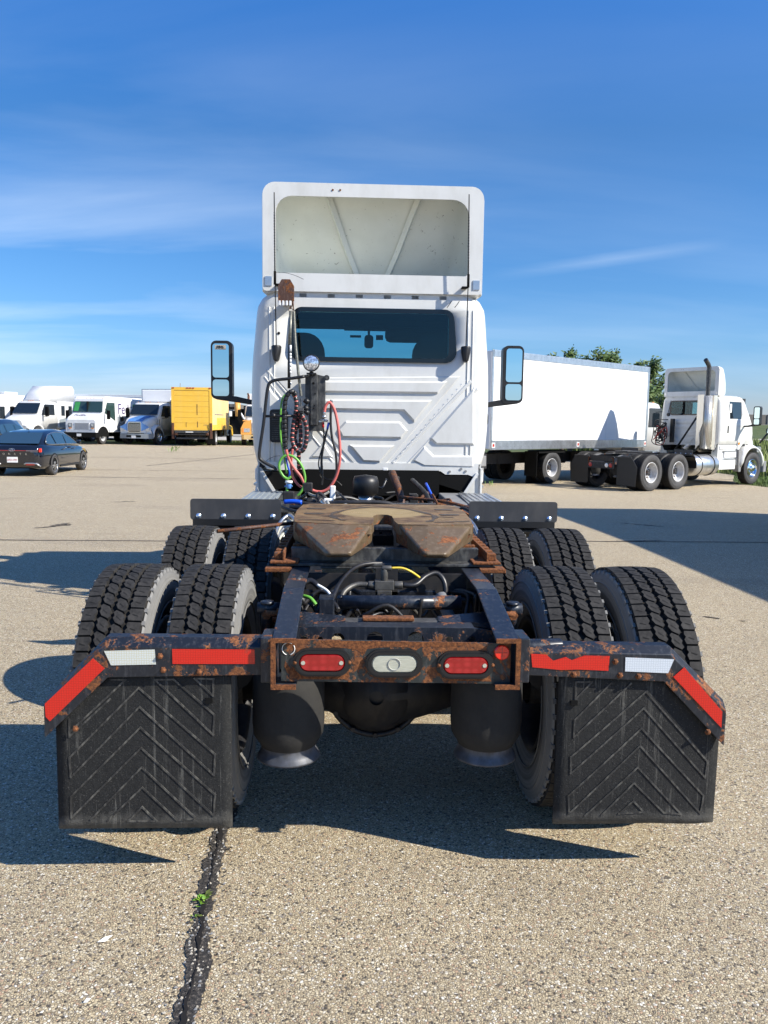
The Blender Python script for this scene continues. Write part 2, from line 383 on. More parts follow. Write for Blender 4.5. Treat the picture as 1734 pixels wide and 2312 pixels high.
    M['frame']=rusty('black_frame_paint',(0.010,0.013,0.020),0.05,7,0.33)
    M['framer']=rusty('worn_frame_paint',(0.013,0.017,0.026),0.31,9,0.36)
    M['panel']=rusty('lamp_panel_paint',(0.022,0.027,0.027),0.53,8,0.42)
    M['rust']=rusty('heavy_rust',(0.07,0.035,0.02),0.9,10,0.55)
    M['rustmid']=rusty('rusted_bar_paint',(0.012,0.015,0.022),0.44,11,0.36)
    M['undercar']=basic('dark_underbody',(0.010,0.010,0.012),0.6,var=0.3,scale=9,dirt=(0.05,0.042,0.034),damt=0.5)
    # greasy fifth wheel steel with concentric polish rings round the throat
    n=NB('greasy_worn_steel'); tcg=n.coord((1,1,0.0),loc=(0,-0.03,0))
    ln=n.N.new('ShaderNodeVectorMath'); ln.operation='LENGTH'; n.L.new(tcg,ln.inputs[0])
    rr_=ln.outputs['Value']; wv=n.math('SINE',n.math('ADD',n.math('MULTIPLY',rr_,520),n.math('MULTIPLY',n.noise(9,3),6)))
    f=n.noise(6,7,0.7,dist=0.8); g=n.noise(34,5,0.7,n.coord((0.4,1.4,1)))
    a=n.ramp(f,[(0.28,(0.06,0.035,0.018)),(0.42,(0.17,0.09,0.038)),(0.56,(0.33,0.21,0.09)),(0.70,(0.27,0.095,0.028))])
    a=n.mix(n.ramp(g,[(0.42,0.0),(0.68,0.8)]),a,(0.05,0.034,0.024))
    cen=n.ramp(rr_,[(0.10,0.65),(0.215,0.55),(0.235,0.0)]); a=n.mix(cen,a,(0.52,0.38,0.17))
    ring=n.math('MULTIPLY',n.ramp(wv,[(0.3,0.0),(0.9,0.35)]),n.ramp(rr_,[(0.20,1.0),(0.24,0.0)])); a=n.mix(ring,a,(0.16,0.11,0.055))
    M['fifth']=n.set(a,n.ramp(g,[(0.3,0.38),(0.7,0.7)]),0.25,n.bump(n.math('ADD',g,n.math('MULTIPLY',ring,0.5)),0.35,0.004))
    M['fifthside']=rusty('greasy_ramp_steel',(0.115,0.078,0.042),0.46,7,0.45)
    M['grease']=basic('dark_grease',(0.055,0.036,0.024),0.45,var=0.5,scale=25,bump=0.6,bscale=80)
    # rubber
    n=NB('tread_rubber'); f=n.noise(40,5,0.7); a=n.mix(n.ramp(f,[(0.35,0.0),(0.75,1.0)]),(0.016,0.0155,0.0155),(0.048,0.045,0.042))
    M['tread']=n.set(a,0.78,0,n.bump(f,0.3,0.002),**{'Specular IOR Level':0.25})
    n=NB('groove_rubber'); f=n.noise(30,4); a=n.mix(n.ramp(f,[(0.4,0.0),(0.7,1.0)]),(0.008,0.008,0.008),(0.045,0.038,0.030)); M['groove']=n.set(a,0.9,0,None,**{'Specular IOR Level':0.2})
    M['sipe']=basic('sipe_void',(0.005,0.005,0.005),0.95)
    n=NB('dusty_sidewall'); mpn=n.coord((1,1,1)); ln=n.N.new('ShaderNodeVectorMath'); ln.operation='LENGTH'; n.L.new(n.coord((0,1,1)),ln.inputs[0])
    cb=n.N.new('ShaderNodeCombineXYZ'); n.L.new(n.math('MULTIPLY',ln.outputs['Value'],55),cb.inputs[0]); n.L.new(n.noise(2.5,3),cb.inputs[1])
    g=n.noise(1.0,4,0.6,cb.outputs[0],0.3); f=n.noise(5,6,0.7)
    a=n.mix(n.ramp(g,[(0.32,0.0),(0.68,1.0)]),(0.11,0.108,0.103),(0.25,0.245,0.23)); a=n.mix(n.ramp(f,[(0.45,0.0),(0.85,0.45)]),a,(0.05,0.05,0.052))
    M['side']=n.set(a,0.85,0,n.bump(g,0.25,0.003))
    n=NB('clean_sidewall'); f=n.noise(8,6); M['side2']=n.set(n.mix(f,(0.025,0.025,0.027),(0.075,0.072,0.07)),0.7,0)
    n=NB('mudflap_rubber'); co=n.coord((42,42,1.8)); f=n.noise(1.0,6,0.75,co,0.5); g=n.noise(70,4,0.8,n.coord()); e=n.noise(5,5,0.7)
    a=n.ramp(g,[(0.3,(0.012,0.0125,0.013)),(0.7,(0.024,0.0245,0.0245))])
    a=n.mix(n.math('MULTIPLY',n.ramp(f,[(0.57,0.0),(0.66,0.7)]),n.ramp(e,[(0.38,0.1),(0.62,1.0)])),a,(0.19,0.185,0.165))
    a=n.mix(n.ramp(n.noise(240,2,0.5,n.coord()),[(0.64,0.0),(0.72,0.5)]),a,(0.15,0.145,0.13))
    # settled dust along the bottom edge
    so=n.N.new('ShaderNodeSeparateXYZ'); n.L.new(n.tc.outputs['Object'],so.inputs[0])
    bt=n.math('ADD',n.math('MULTIPLY',so.outputs[2],-9.0),n.math('MULTIPLY',n.noise(14,6,0.8),1.2)); a=n.mix(n.ramp(n.math('MULTIPLY',bt,0.25),[(0.66,0.0),(0.85,0.55)]),a,(0.23,0.22,0.195))
    M['flap']=n.set(a,0.72,0,n.bump(n.noise(160,3,0.6),0.55,0.003),**{'Specular IOR Level':0.25})
    M['flaprib']=basic('mudflap_rib_rubber',(0.024,0.024,0.024),0.6,var=0.4,scale=20,dirt=(0.22,0.21,0.18),damt=0.7)
    n=NB('air_spring_rubber'); f=n.noise(9,6,0.7); M['bellow']=n.set(n.mix(f,(0.012,0.0125,0.013),(0.045,0.043,0.040)),0.75,0,n.bump(n.noise(60,4),0.3,0.003),**{'Specular IOR Level':0.25})
    M['basem']=basic('dull_cast_base',(0.10,0.105,0.12),0.5,metal=0.3,var=0.3,scale=14,dirt=(0.05,0.045,0.04),damt=0.8)
    M['blackplast']=basic('black_plastic',(0.012,0.012,0.013),0.42,var=0.2)
    M['plate']=basic('fender_plate_rubber',(0.045,0.046,0.05),0.42,var=0.15,scale=4,dirt=(0.10,0.095,0.09),damt=0.5)
    M['hoseblk']=basic('black_hose',(0.014,0.014,0.016),0.4,var=0.2,dirt=(0.08,0.07,0.06),damt=0.4)
    M['wrap']=basic('spiral_wrap',(0.020,0.020,0.021),0.35,var=0.3,scale=20)
    M['red_hose']=basic('faded_red_hose',(0.60,0.14,0.12),0.5,var=0.15,scale=12,dirt=(0.25,0.1,0.08),damt=0.4)
    M['green_hose']=basic('green_hose',(0.15,0.44,0.06),0.4,var=0.2,scale=12,dirt=(0.08,0.12,0.05),damt=0.5)
    M['grey_hose']=basic('grey_hose',(0.42,0.42,0.38),0.5,var=0.2,scale=20)
    M['springm']=basic('grey_spring_sleeve',(0.20,0.20,0.17),0.45,metal=0.5,var=0.4,scale=60)
    M['blue']=basic('blue_fitting',(0.01,0.09,0.62),0.35)
    M['redp']=basic('red_fitting',(0.62,0.02,0.015),0.35)
    M['yellowl']=basic('yellow_air_line',(0.75,0.55,0.06),0.4)
    M['dullalu']=basic('dirty_aluminium',(0.11,0.105,0.095),0.5,metal=0.5,var=0.4,scale=20,dirt=(0.05,0.045,0.04),damt=0.7)
    M['alu']=basic('bare_aluminium',(0.62,0.63,0.64),0.32,metal=0.9,var=0.1,dirt=(0.3,0.29,0.27),damt=0.3)
    M['chrome']=basic('chrome',(0.82,0.83,0.85),0.10,metal=1.0,var=0.02)
    M['rimwhite']=basic('white_steel_rim',(0.58,0.59,0.6),0.35,var=0.08,dirt=(0.25,0.17,0.11),damt=0.5)
    M['hub']=rusty('dark_hub',(0.03,0.03,0.032),0.35,12,0.45)
    M['zinc']=basic('zinc_bolt',(0.62,0.74,0.92),0.25,metal=0.8,var=0.1)
    M['boltr']=rusty('rusty_bolt',(0.12,0.06,0.03),0.8,20,0.5)
    # retroreflective tape: bright hexagon cells
    def tape(nm,c1,c2):
        n=NB(nm); v=n.vor(118,'DISTANCE_TO_EDGE',n.coord((1,1,1),rot=(0,0,0)),'Distance',0.25)
        a=n.mix(n.ramp(v,[(0.02,1.0),(0.09,0.0)]),c1,c2); g=n.noise(14,6,0.7); a=n.mix(n.ramp(g,[(0.62,0.0),(0.74,0.5)]),a,(0.10,0.045,0.03))
        return n.set(a,0.28,0,None,**{'Coat Weight':0.6,'Coat Roughness':0.1})
    M['tape_r']=tape('red_reflective_tape',(0.62,0.014,0.006),(0.36,0.006,0.004))
    M['tape_w']=tape('white_reflective_tape',(0.62,0.67,0.72),(0.40,0.45,0.50))
    M['tape_wy']=tape('stained_reflective_tape',(0.60,0.64,0.62),(0.50,0.44,0.20))
    n=NB('red_lamp_lens'); v=n.vor(34,'F1',n.coord((1,1,1.3)),'Distance',0.25); a=n.mix(n.ramp(v,[(0.12,1.0),(0.22,0.25),(0.6,0.0)]),(0.30,0.002,0.004),(0.85,0.05,0.06))
    M['lensr']=n.set(a,0.08,0,n.bump(v,0.15,0.002),**{'Coat Weight':1.0})
    n=NB('clear_lamp_lens'); v=n.noise(40,3,0.5,n.coord((1,1,9))); a=n.mix(v,(0.34,0.35,0.27),(0.60,0.60,0.50)); M['lensc']=n.set(a,0.12,0,n.bump(v,0.3,0.003),**{'Coat Weight':1.0})
    M['reflr']=basic('red_reflector',(0.85,0.02,0.006),0.2,coat=1.0,var=0.1,scale=80)
    M['amber']=basic('amber_lamp',(0.85,0.28,0.03),0.25,coat=0.6)
    M['dullred']=basic('dull_red_lamp',(0.42,0.04,0.03),0.3)
    # glass
    n=NB('rear_window_glass'); n.N.remove(n.b)
    tr=n.N.new('ShaderNodeBsdfTransparent'); tr.inputs[0].default_value=(0.48,0.72,0.76,1); gl=n.N.new('ShaderNodeBsdfGlossy'); gl.inputs['Roughness'].default_value=0.01; gl.inputs[0].default_value=(0.9,0.95,1,1)
    fr=n.N.new('ShaderNodeFresnel'); fr.inputs[0].default_value=1.45; ms=n.N.new('ShaderNodeMixShader')
    n.L.new(fr.outputs[0],ms.inputs[0]); n.L.new(tr.outputs[0],ms.inputs[1]); n.L.new(gl.outputs[0],ms.inputs[2]); n.L.new(ms.outputs[0],n.out.inputs[0]); M['glass']=n.mat
    n=NB('windshield_glass'); n.N.remove(n.b)
    tr=n.N.new('ShaderNodeBsdfTransparent'); tr.inputs[0].default_value=(0.72,0.90,0.92,1); gl=n.N.new('ShaderNodeBsdfGlossy'); gl.inputs['Roughness'].default_value=0.01
    fr=n.N.new('ShaderNodeFresnel'); fr.inputs[0].default_value=1.45; ms=n.N.new('ShaderNodeMixShader')
    n.L.new(fr.outputs[0],ms.inputs[0]); n.L.new(tr.outputs[0],ms.inputs[1]); n.L.new(gl.outputs[0],ms.inputs[2]); n.L.new(ms.outputs[0],n.out.inputs[0]); M['glass2']=n.mat
    n=NB('dark_glass'); M['darkglass']=n.set((0.012,0.018,0.024,1),0.04,0,None,**{'Specular IOR Level':0.9})
    n=NB('van_glass'); M['vanglass']=n.set((0.03,0.06,0.055,1),0.06,0,None,**{'Specular IOR Level':0.8})
    M['frit']=basic('glass_frit',(0.006,0.009,0.014),0.12)
    n=NB('mirror_glass'); M['mirror']=n.set((0.62,0.78,0.82,1),0.02,1.0)
    M['interior']=basic('cab_interior',(0.016,0.018,0.022),0.8,var=0.2)
    M['interior2']=basic('cab_headliner',(0.05,0.058,0.065),0.85,var=0.1)
    n=NB('work_lamp_glass'); M['lampglass']=n.set(n.ramp(n.noise(60,2),[(0.4,(0.35,0.38,0.42)),(0.6,(0.9,0.93,1.0))]),0.1,0.7)
    M['black']=basic('flat_black',(0.008,0.008,0.008),0.8,**{'Specular IOR Level':0.1})
    M['grey']=basic('mid_grey',(0.22,0.22,0.22),0.6)
    M['concrete']=basic('concrete',(0.45,0.41,0.34),0.85,var=0.15,scale=1)
    M['bldg']=basic('grey_cladding',(0.15,0.135,0.12),0.8,var=0.12,scale=0.5)
    M['purple']=basic('purple_print',(0.07,0.045,0.16),0.5); M['greenprint']=basic('green_print',(0.05,0.30,0.08),0.5)
    M['greyprint']=basic('grey_print',(0.12,0.12,0.13),0.5)
    M['label']=basic('white_label',(0.8,0.8,0.78),0.5,var=0.03)
    M['bollard']=basic('yellow_post_paint',(0.80,0.50,0.04),0.5)
    M['steelshield']=basic('brushed_shield',(0.72,0.68,0.60),0.22,metal=0.55,var=0.05)
    M['brownbox']=rusty('brown_bracket',(0.07,0.03,0.018),0.5,14,0.6)
    M['duct']=basic('scuffed_black_metal',(0.035,0.035,0.036),0.4,var=0.5,scale=14,dirt=(0.22,0.22,0.2),damt=0.55)
build_materials()
# ---------------------------------------------------------------- setting
def gz(y):
    ks=[(-1e4,0),(10,0),(20,-0.12),(28,-0.14),(47,0.13),(62,0.15),(90,0.25),(1e5,0.25)]
    for (a,za),(b,zb) in zip(ks,ks[1:]):
        if a<=y<=b:
            t=(y-a)/(b-a); t=t*t*(3-2*t) if b<1e4 and a>-1e3 else t
            return za+(zb-za)*t
    return 0
def gridsheet(name,mat_,rows,xf,nx,dz,label=None,zf=None,kind='structure'):
    b=MB(); vs_=[]
    for y in rows:
        x0,x1=xf(y)
        for i in range(nx+1):
            x=x0+(x1-x0)*i/nx
            vs_.append((x,y,(zf(x,y) if zf else gz(y))+dz))
    fs=[(r*(nx+1)+i,r*(nx+1)+i+1,(r+1)*(nx+1)+i+1,(r+1)*(nx+1)+i) for r in range(len(rows)-1) for i in range(nx)]
    b.add(vs_,fs,0,True)
    o=b.build(name,mat_,at=(0,0,0)); o['kind']=kind
    if label: o['label']=label
    return o
rowsg=[-300,-100,-30]+[i for i in range(0,64,2)]+[70,80,90,120,200,400,900,2500]
gridsheet('ground',M['grassg'],rowsg,lambda y:(-2500,2500),8,-0.02,'grassy ground around and beyond the paved lot')
def pav_edge(y):   # right hand edge of the paving
    pts=[(-200,60),(15,30),(20,17.5),(23.3,12.6),(25.3,12.3),(27,13.0),(30,14.5),(38,13.5),(44,6),(48,-3.5),(52,-6.0),(56,-7.0)]
    for (a,xa),(b,xb) in zip(pts,pts[1:]):
        if a<=y<=b: return xa+(xb-xa)*(y-a)/(b-a)
    return -7
gridsheet('pavement',M['pave'],[-200,-60,-20]+[i*0.5 for i in range(0,104)]+[52],lambda y:(-120,pav_edge(y)),6,0.0,'beige exposed aggregate paving of the truck lot')
# strips laid on the paving
def strip(name,mat_,pts,wf,dz,label=None,ragged=0.0,step=0.04,seed=1,kind='structure'):
    rr=random.Random(seed); b=MB(); P_=[Vector((p[0],p[1],0)) for p in pts]; vs_=[]; 
    line=[]
    for p,q in zip(P_,P_[1:]):
        k=max(1,int((q-p).length/step))
        for i in range(k): line.append(p.lerp(q,i/k))
    line.append(P_[-1])
    wl=wr=0
    for i,p in enumerate(line):
        t=(line[min(i+1,len(line)-1)]-line[max(i-1,0)]).normalized(); nn=Vector((-t.y,t.x,0))
        wl=wl*0.6+rr.uniform(-1,1)*ragged; wr=wr*0.6+rr.uniform(-1,1)*ragged
        w_=wf(i/len(line))
        for s_ in (max(0.001,w_+wl),-max(0.001,w_+wr)):
            q=p+nn*s_; vs_.append((q.x,q.y,gz(q.y)+dz))
    b.add(vs_,[(2*i,2*i+1,2*i+3,2*i+2) for i in range(len(line)-1)],0,False)
    o=b.build(name,mat_,at=(0,0,0)); o['kind']=kind
    if label: o['label']=label
    return o
rr=random.Random(3)
ck=[(-0.575,1.2),(-0.600,1.95),(-0.612,2.08),(-0.611,2.17),(-0.614,2.28),(-0.632,2.38),(-0.636,2.45),(-0.648,2.53),(-0.650,2.62),(-0.655,2.75),(-0.664,2.86),(-0.664,2.96),(-0.675,3.08),(-0.66,3.25),(-0.70,3.6),(-0.68,4.2),(-0.76,5.5),(-0.8,7),(-0.7,9.5)]
strip('tar_seam',M['tar'],ck,lambda t:0.030,0.004,'dark tar seam running from under the truck towards the foreground',0.009,0.012,5)
strip('crack',M['crack'],ck,lambda t:0.005+0.003*math.sin(t*90),0.008,'open black crack along the middle of the tar seam',0.004,0.010,6)
for i,(a,b_,wd,sd_) in enumerate([((-60,10.85),(-1.3,10.95),0.022,1),((0.9,11.2),(30,11.6),0.022,2),((-60,25.2),(2.4,25.2),0.045,3),((-60,29.5),(2.2,28.9),0.03,4),((-8.2,31.5),(-4.6,41),0.05,5),((-60,36),(-3,36.4),0.03,6)]):
    n_=14; pts=[(a[0]+(b_[0]-a[0])*k/n_+rr.uniform(-0.02,0.02),a[1]+(b_[1]-a[1])*k/n_+rr.uniform(-0.02,0.02)*(3 if i>1 else 1)) for k in range(n_+1)]
    strip('paving_joint',M['jointm'],pts,lambda t,wd=wd:wd,0.004,None,wd*0.35,0.15,sd_+20)
def Gp(px,py):
    r=FW+RT*((px-IW/2)/FPX)-UP*((py-IH/2)/FPX); t=-CAM.z/r.z; p=CAM+r*t; return (p.x,p.y)
for i,(pa,pm,pb,wd) in enumerate([((75,1191),(120,1186),(166,1181),.06),((112,1184),(140,1181),(160,1177),.05),((250,1124),(280,1123),(308,1122),.06),((1585,1393),(1600,1394),(1625,1397),.025),((1400,1176),(1440,1180),(1500,1186),.04),((1668,1402),(1676,1403),(1684,1403),.012),((1360,1223),(1420,1221),(1520,1220),.03)]):
    strip('oil_stain',M['jointm'],[Gp(*pa),Gp(*pm),Gp(*pb)],lambda t,wd=wd:wd*math.sin(math.pi*min(.98,max(.02,t))),0.0045,None,wd*.5,0.02,60+i)
for px,py,s_,lb in ((236,2125,.020,'small pale chip lying on the paving at lower left'),(196,2264,.009,'tiny white pebble near the lower left corner')):
    x,y=Gp(px,py); b=MB(); b.add([(x-s_,y-s_*.5,.004),(x+s_*.2,y-s_*.3,.003),(x+s_,y+s_*1.1,.006),(x-s_*.2,y+s_*.3,.008),(x,y,.014)],[(0,1,4),(1,2,4),(2,3,4),(3,0,4)]); tag(b.build('paper_scrap' if s_>.01 else 'pebble',M['label'],None),lb,'litter' if s_>.01 else 'pebble')
# pavement beyond the grass verge, far road and embankment
def flat(name,mat_,x0,x1,y0,y1,z,label=None,nx=1):
    b=MB(); b.box(x0,x1,y0,y1,z-0.05,z); o=b.build(name,mat_); o['kind']='structure'
    if label: o['label']=label
    return o
flat('far_pavement',M['concrete'],-60,-6,62,100,0.26,'pale yard paving beyond the grass verge on the left')
flat('far_road',M['concrete'],18,400,86,97,0.42,'pale road crossing the fields at right')
b=MB(); b.loft([[(x,168,0.2),(x,196,2.6),(x,210,2.6),(x,260,0.2)] for x in (-40,60,260,900)],closed=False); o=b.build('road_embankment',M['grassg']); o['kind']='structure'; o['label']='grassy embankment of the distant highway'
flat('highway_road',M['concrete'],-40,900,196,204,2.72,'pale distant highway on its embankment')
ow=thing('noise_barrier','long dark highway barrier wall on the horizon at far right','barrier',(160,206,2.6))
b=MB(); b.box(40,500,206,206.5,2.7,5.35); b.build('wall',M['bldg'],ow)
b=MB()
for i in range(60): b.box(40+i*7.6,40.35+i*7.6,205.8,206,2.7,5.42)
b.build('wall_post',M['grey'],ow,kind='stuff')
# wind turbine far away
wt=thing('wind_turbine','tiny white three-bladed wind turbine on the horizon at right','wind turbine',(283,600,0))
b=MB(); b.cyl((283,600,0),(283,600,13.2),0.65,0.4,10); b.build('tower',M['label'],wt)
for k in range(3):
    a=R(38+120*k); b=MB(); b.add([(283,599,13.2),(283+math.cos(a)*0.5-math.sin(a)*.3,599.2,13.2+math.sin(a)*.5+math.cos(a)*.3),(283+math.cos(a)*7.2,599,13.2+math.sin(a)*7.2),(283+math.cos(a)*.6+math.sin(a)*.3,598.8,13.2+math.sin(a)*.6-math.cos(a)*.3)],[(0,1,2,3),(0,3,1),(1,3,2)]); b.build('blade',M['label'],wt)
b=MB(); b.box(282.6,283.4,598.6,600.8,12.8,13.6); b.build('hub',M['label'],wt)
# ---------------------------------------------------------------- vegetation
def grass_patch(name,n,region,h,mat_,label,seed=1):
    rr=random.Random(seed); b=MB(); vs_=[];fs=[]
    for i in range(n):
        for _ in range(30):
            x=rr.uniform(region[0],region[1]); y=rr.uniform(region[2],region[3])
            if x>pav_edge(y)+rr.uniform(-.05,.35) or y>52.5: break
        else: continue
        hh=h*rr.uniform(0.4,1.2); a=rr.uniform(0,6.28); w_=hh*rr.uniform(0.03,0.07)+0.004; ln_=rr.uniform(0,0.5)*hh; c,s_=math.cos(a),math.sin(a); z=gz(y)-0.02
        k=len(vs_)
        dx,dy=-s_*w_,c*w_
        vs_+=[(x-dx,y-dy,z),(x+dx,y+dy,z),(x+c*ln_*.4+dx*.6,y+s_*ln_*.4+dy*.6,z+hh*.6),(x+c*ln_*.4-dx*.6,y+s_*ln_*.4-dy*.6,z+hh*.6),(x+c*ln_,y+s_*ln_,z+hh)]
        fs+=[(k,k+1,k+2,k+3),(k+3,k+2,k+4)]
    b.add(vs_,fs); o=b.build(name,mat_,at=(0,0,0)); tag(o,label,'grass',kind='stuff'); return o
grass_patch('verge_grass',16000,(9,24,22.5,31),0.11,M['blade'],'short green grass on the verge beside the white tractor',1)
grass_patch('field_grass',26000,(11.5,40,29,60),0.8,M['blade2'],'tall unmown green and straw grass beyond the verge at right',2)
grass_patch('far_verge_grass',5000,(-16,-5,52.6,61),0.14,M['blade2'],'mown grass strip behind the parked trucks at left',3)
def tree(x,y,h,cr,seed,label,dense=1.0,group='trees behind the white box truck'):
    rr=random.Random(seed); z0=gz(y)-0.05
    t=thing('tree',label,'tree',(x,y,z0),0,group)
    b=MB(); top=Vector((x+rr.uniform(-.2,.2),y,z0+h*0.8)); pts=spline([(x,y,z0),(x+rr.uniform(-.1,.1),y,z0+h*.3),tuple(top)],5)
    b.tube(pts,0.1,7,rf=lambda i:0.13*(1-i/len(pts))+0.015)
    tips=[]
    for i in range(17):
        f=rr.uniform(0.25,0.95); p=Vector((x,y,z0+h*0.8*f)); a=rr.uniform(0,6.28); l=cr*rr.uniform(0.5,1.1)*(1.15-0.5*abs(f-.5))
        q=p+Vector((math.cos(a)*l,math.sin(a)*l*.9,l*rr.uniform(0.3,1.1)))
        mid=p.lerp(q,.5)+Vector((0,0,-.08*l)); b.tube([p,mid,q],0.03,5,rf=lambda i:(0.04,0.025,0.008)[i]); tips+= [q,mid.lerp(q,.5),mid]
    b.build('trunk',M['bark'],t)
    b=MB(); vs_=[];fs=[]
    for q in tips:
        for k in range(int(62*dense)):
            d=Vector((rr.gauss(0,.27),rr.gauss(0,.27),rr.gauss(0,.24)))*cr*0.75; c=q+d; s_=rr.uniform(0.045,0.10)
            u=Vector((rr.gauss(0,1),rr.gauss(0,1),rr.gauss(0,.6))).normalized(); v_=u.orthogonal().normalized(); k0=len(vs_)
            vs_+=[c-u*s_*1.5,c+v_*s_*.7,c+u*s_*1.5,c-v_*s_*.7]; fs.append((k0,k0+1,k0+2,k0+3))
    b.add(vs_,fs); b.build('crown',M['leaf'],t)
    return t
tspec=[(10.65,41,6.2,.6,'slim loose tree behind the box truck roof, leftmost of the row',.8),(11.4,42,5.9,.4,'thin young tree second from the left behind the box truck',.4),(12.6,42,6.35,1.0,'dense bushy tree above the middle of the box truck roof',1.3),(13.35,41,6.0,.9,'rounded green tree just right of the roof middle, behind the box truck',1.2),(14.5,41,5.6,.45,'spiky narrow tree near the front corner of the box truck',.6),(14.1,38,5.5,.75,'leaning tall tree seen between the box truck and the tractor',1.2),(15.9,38,2.6,.9,'low tree seen through the tractor cab window',1.2),(13.9,36.5,3.5,1.1,'short round bush-like tree right behind the box truck cab',1.4)]
for i,(x,y,h,cr,lb,dn) in enumerate(tspec): tree(x,y,h+(.5 if h>5 else 0),cr,40+i,lb,dn)
def weed(x,y,z,s_,n_,label,seed,group=None,grassy=False):
    rr=random.Random(seed); t=thing('weed',label,'weed',(x,y,z),0,group); b0=None
    for i in range(n_):
        a=rr.uniform(0,6.28); l=s_*rr.uniform(.6,1.2); up_=rr.uniform(.25,1.1) if not grassy else rr.uniform(1.2,3); o=Vector((x+rr.gauss(0,s_*.22),y+rr.gauss(0,s_*.5),z))
        d=Vector((math.cos(a),math.sin(a),up_)).normalized(); sd_=d.cross(Vector((0,0,1))).normalized()*l*(0.26 if not grassy else .04)
        b=MB(); m_=o+d*l*.5; e=o+d*l-Vector((0,0,l*.15))
        b.add([o,m_+sd_,m_-Vector((0,0,l*.06)),m_-sd_,e],[(0,1,2),(0,2,3),(1,4,2),(2,4,3)],0,True)
        b.build('leaf',M['weedleaf'] if (i%4 or grassy) else M['blade2'],t)
    return t
_r=random.Random(77); b=MB()
for i in range(420):
    k=_r.randrange(1,len(ck)-3); t=_r.random(); x=ck[k][0]+(ck[k+1][0]-ck[k][0])*t+_r.gauss(0,.026); y=ck[k][1]+(ck[k+1][1]-ck[k][1])*t; s_=_r.uniform(.002,.0052)
    if y>5: continue
    b.add([(x-s_,y-s_*_r.uniform(.5,1),.004),(x+s_,y-s_*.6,.004),(x+s_*.7,y+s_,.004),(x-s_*.8,y+s_*.8,.004),(x+_r.uniform(-.3,.3)*s_,y,.004+s_*_r.uniform(.8,1.6))],[(0,1,4),(1,2,4),(2,3,4),(3,0,4)],_r.randrange(3))
o=b.build('gravel',[M['tar'],M['concrete'],M['grey']],None,at=(0,0,0)); tag(o,'loose crumbs of tar and stone scattered along the foreground crack','gravel',kind='stuff')
weed(-0.655,2.60,0.006,0.030,22,'small bright green weed growing in the foreground crack',1)
weed(-0.668,2.50,0.006,0.020,7,'tiny yellowish weed just nearer in the same crack',2)
weed(-9.2,41.0,gz(41),0.45,16,'dry straw weed tuft in front of the blue-hooded box truck',3,grassy=True)
weed(3.9,23.2,gz(23.2),0.2,12,'low dry weed tuft on the paving behind the right cab edge',4,grassy=True)
# ---------------------------------------------------------------- wheels
TR=0.515
def tread_mesh():
    b=MB(); NP=52; dp=2*math.pi/NP; r0=TR-0.016; r1=TR
    def put_block(poly,c0,s0,skew):
        def mp(u,s_,r): 
            a=s0+s_*dp+skew*u/0.05*dp; cr=r-0.35*(u+c0)**2
            return (u+c0,math.cos(a)*cr,math.sin(a)*cr)
        k=len(poly); top=[mp(u*0.93,s_*0.95,r1) for u,s_ in poly]; base=[mp(u,s_,r0) for u,s_ in poly]
        b.add(top+base,[tuple(range(k))]+[(i,(i+1)%k,k+(i+1)%k,k+i) for i in range(k)],0)
    def slit(c0,s0,skew,u0,u1,w_=.035,cs=0.0):
        pts=[]
        for u,s_ in ((u0,cs-w_),(u1,cs-w_+.12),(u1,cs+w_+.12),(u0,cs+w_)):
            a=s0+s_*dp+skew*u/0.05*dp; cr=r1+0.0006-0.35*(u+c0)**2; pts.append((u+c0,math.cos(a)*cr,math.sin(a)*cr))
        b.add(pts,[(0,1,2,3)],1)
    inner=[(-.026,-.20),(-.015,-.45),(.012,-.45),(.024,-.22),(.019,0.0),(.026,.20),(.015,.45),(-.012,.45),(-.024,.22),(-.019,0.0)]
    outer=[(-.024,-.46),(.027,-.46),(.027,.46),(-.024,.46),(-.030,.16),(-.021,-.04),(-.027,-.22)]
    for i in range(NP):
        s0=i*dp
        put_block(inner,-.0285,s0,0.42); slit(-.0285,s0,.42,-.009,.009)
        put_block(inner,.0285,s0+dp*.5,0.42); slit(.0285,s0+dp*.5,.42,-.009,.009)
        put_block(outer,.088,s0+dp*.25,0.0); slit(.088,s0+dp*.25,0,-.01,.012,.03)
        put_block([(-u,-s_) for u,s_ in outer],-.088,s0+dp*.25,0.0); slit(-.088,s0+dp*.25,0,-.012,.01,.03)
    return b
def tyre_mb():
    b=MB(); r=TR
    prof=[(-.085,.285),(-.105,.295),(-.125,.33),(-.139,.385),(-.140,.42),(-.133,.46),(-.124,r-.030),(-.119,r-.020),(-.114,r-.018),(-.06,r-.0165),(0,r-.0155),(.06,r-.0165),(.114,r-.018),(.119,r-.020),(.124,r-.030),(.133,.46),(.140,.42),(.139,.385),(.125,.33),(.105,.295),(.085,.285)]
    b.lathe(prof,(0,0,0),'x',64,0,mf=lambda i:1 if 7<=i<=12 else 0)
    # shoulder lugs: small notched ribs down the sidewall
    for s_ in (-1,1):
        for k in range(104):
            a=2*math.pi*k/104; 
            ca,sa=math.cos(a),math.sin(a)
            if k%2: b.box(min(s_*.112,s_*.1265),max(s_*.112,s_*.1265),-.009,.009,r-.052,r-.017,0,Matrix.Rotation(a,4,'X'))
    for s_ in (-1,1):   # raised moulding rings on the sidewall
        b.tube([(s_*.1365,math.cos(2*math.pi*k/48)*.445,math.sin(2*math.pi*k/48)*.445) for k in range(48)],.003,4,0,closed=True)
        b.tube([(s_*.1345,math.cos(2*math.pi*k/48)*.352,math.sin(2*math.pi*k/48)*.352) for k in range(48)],.004,4,0,closed=True)
    return b
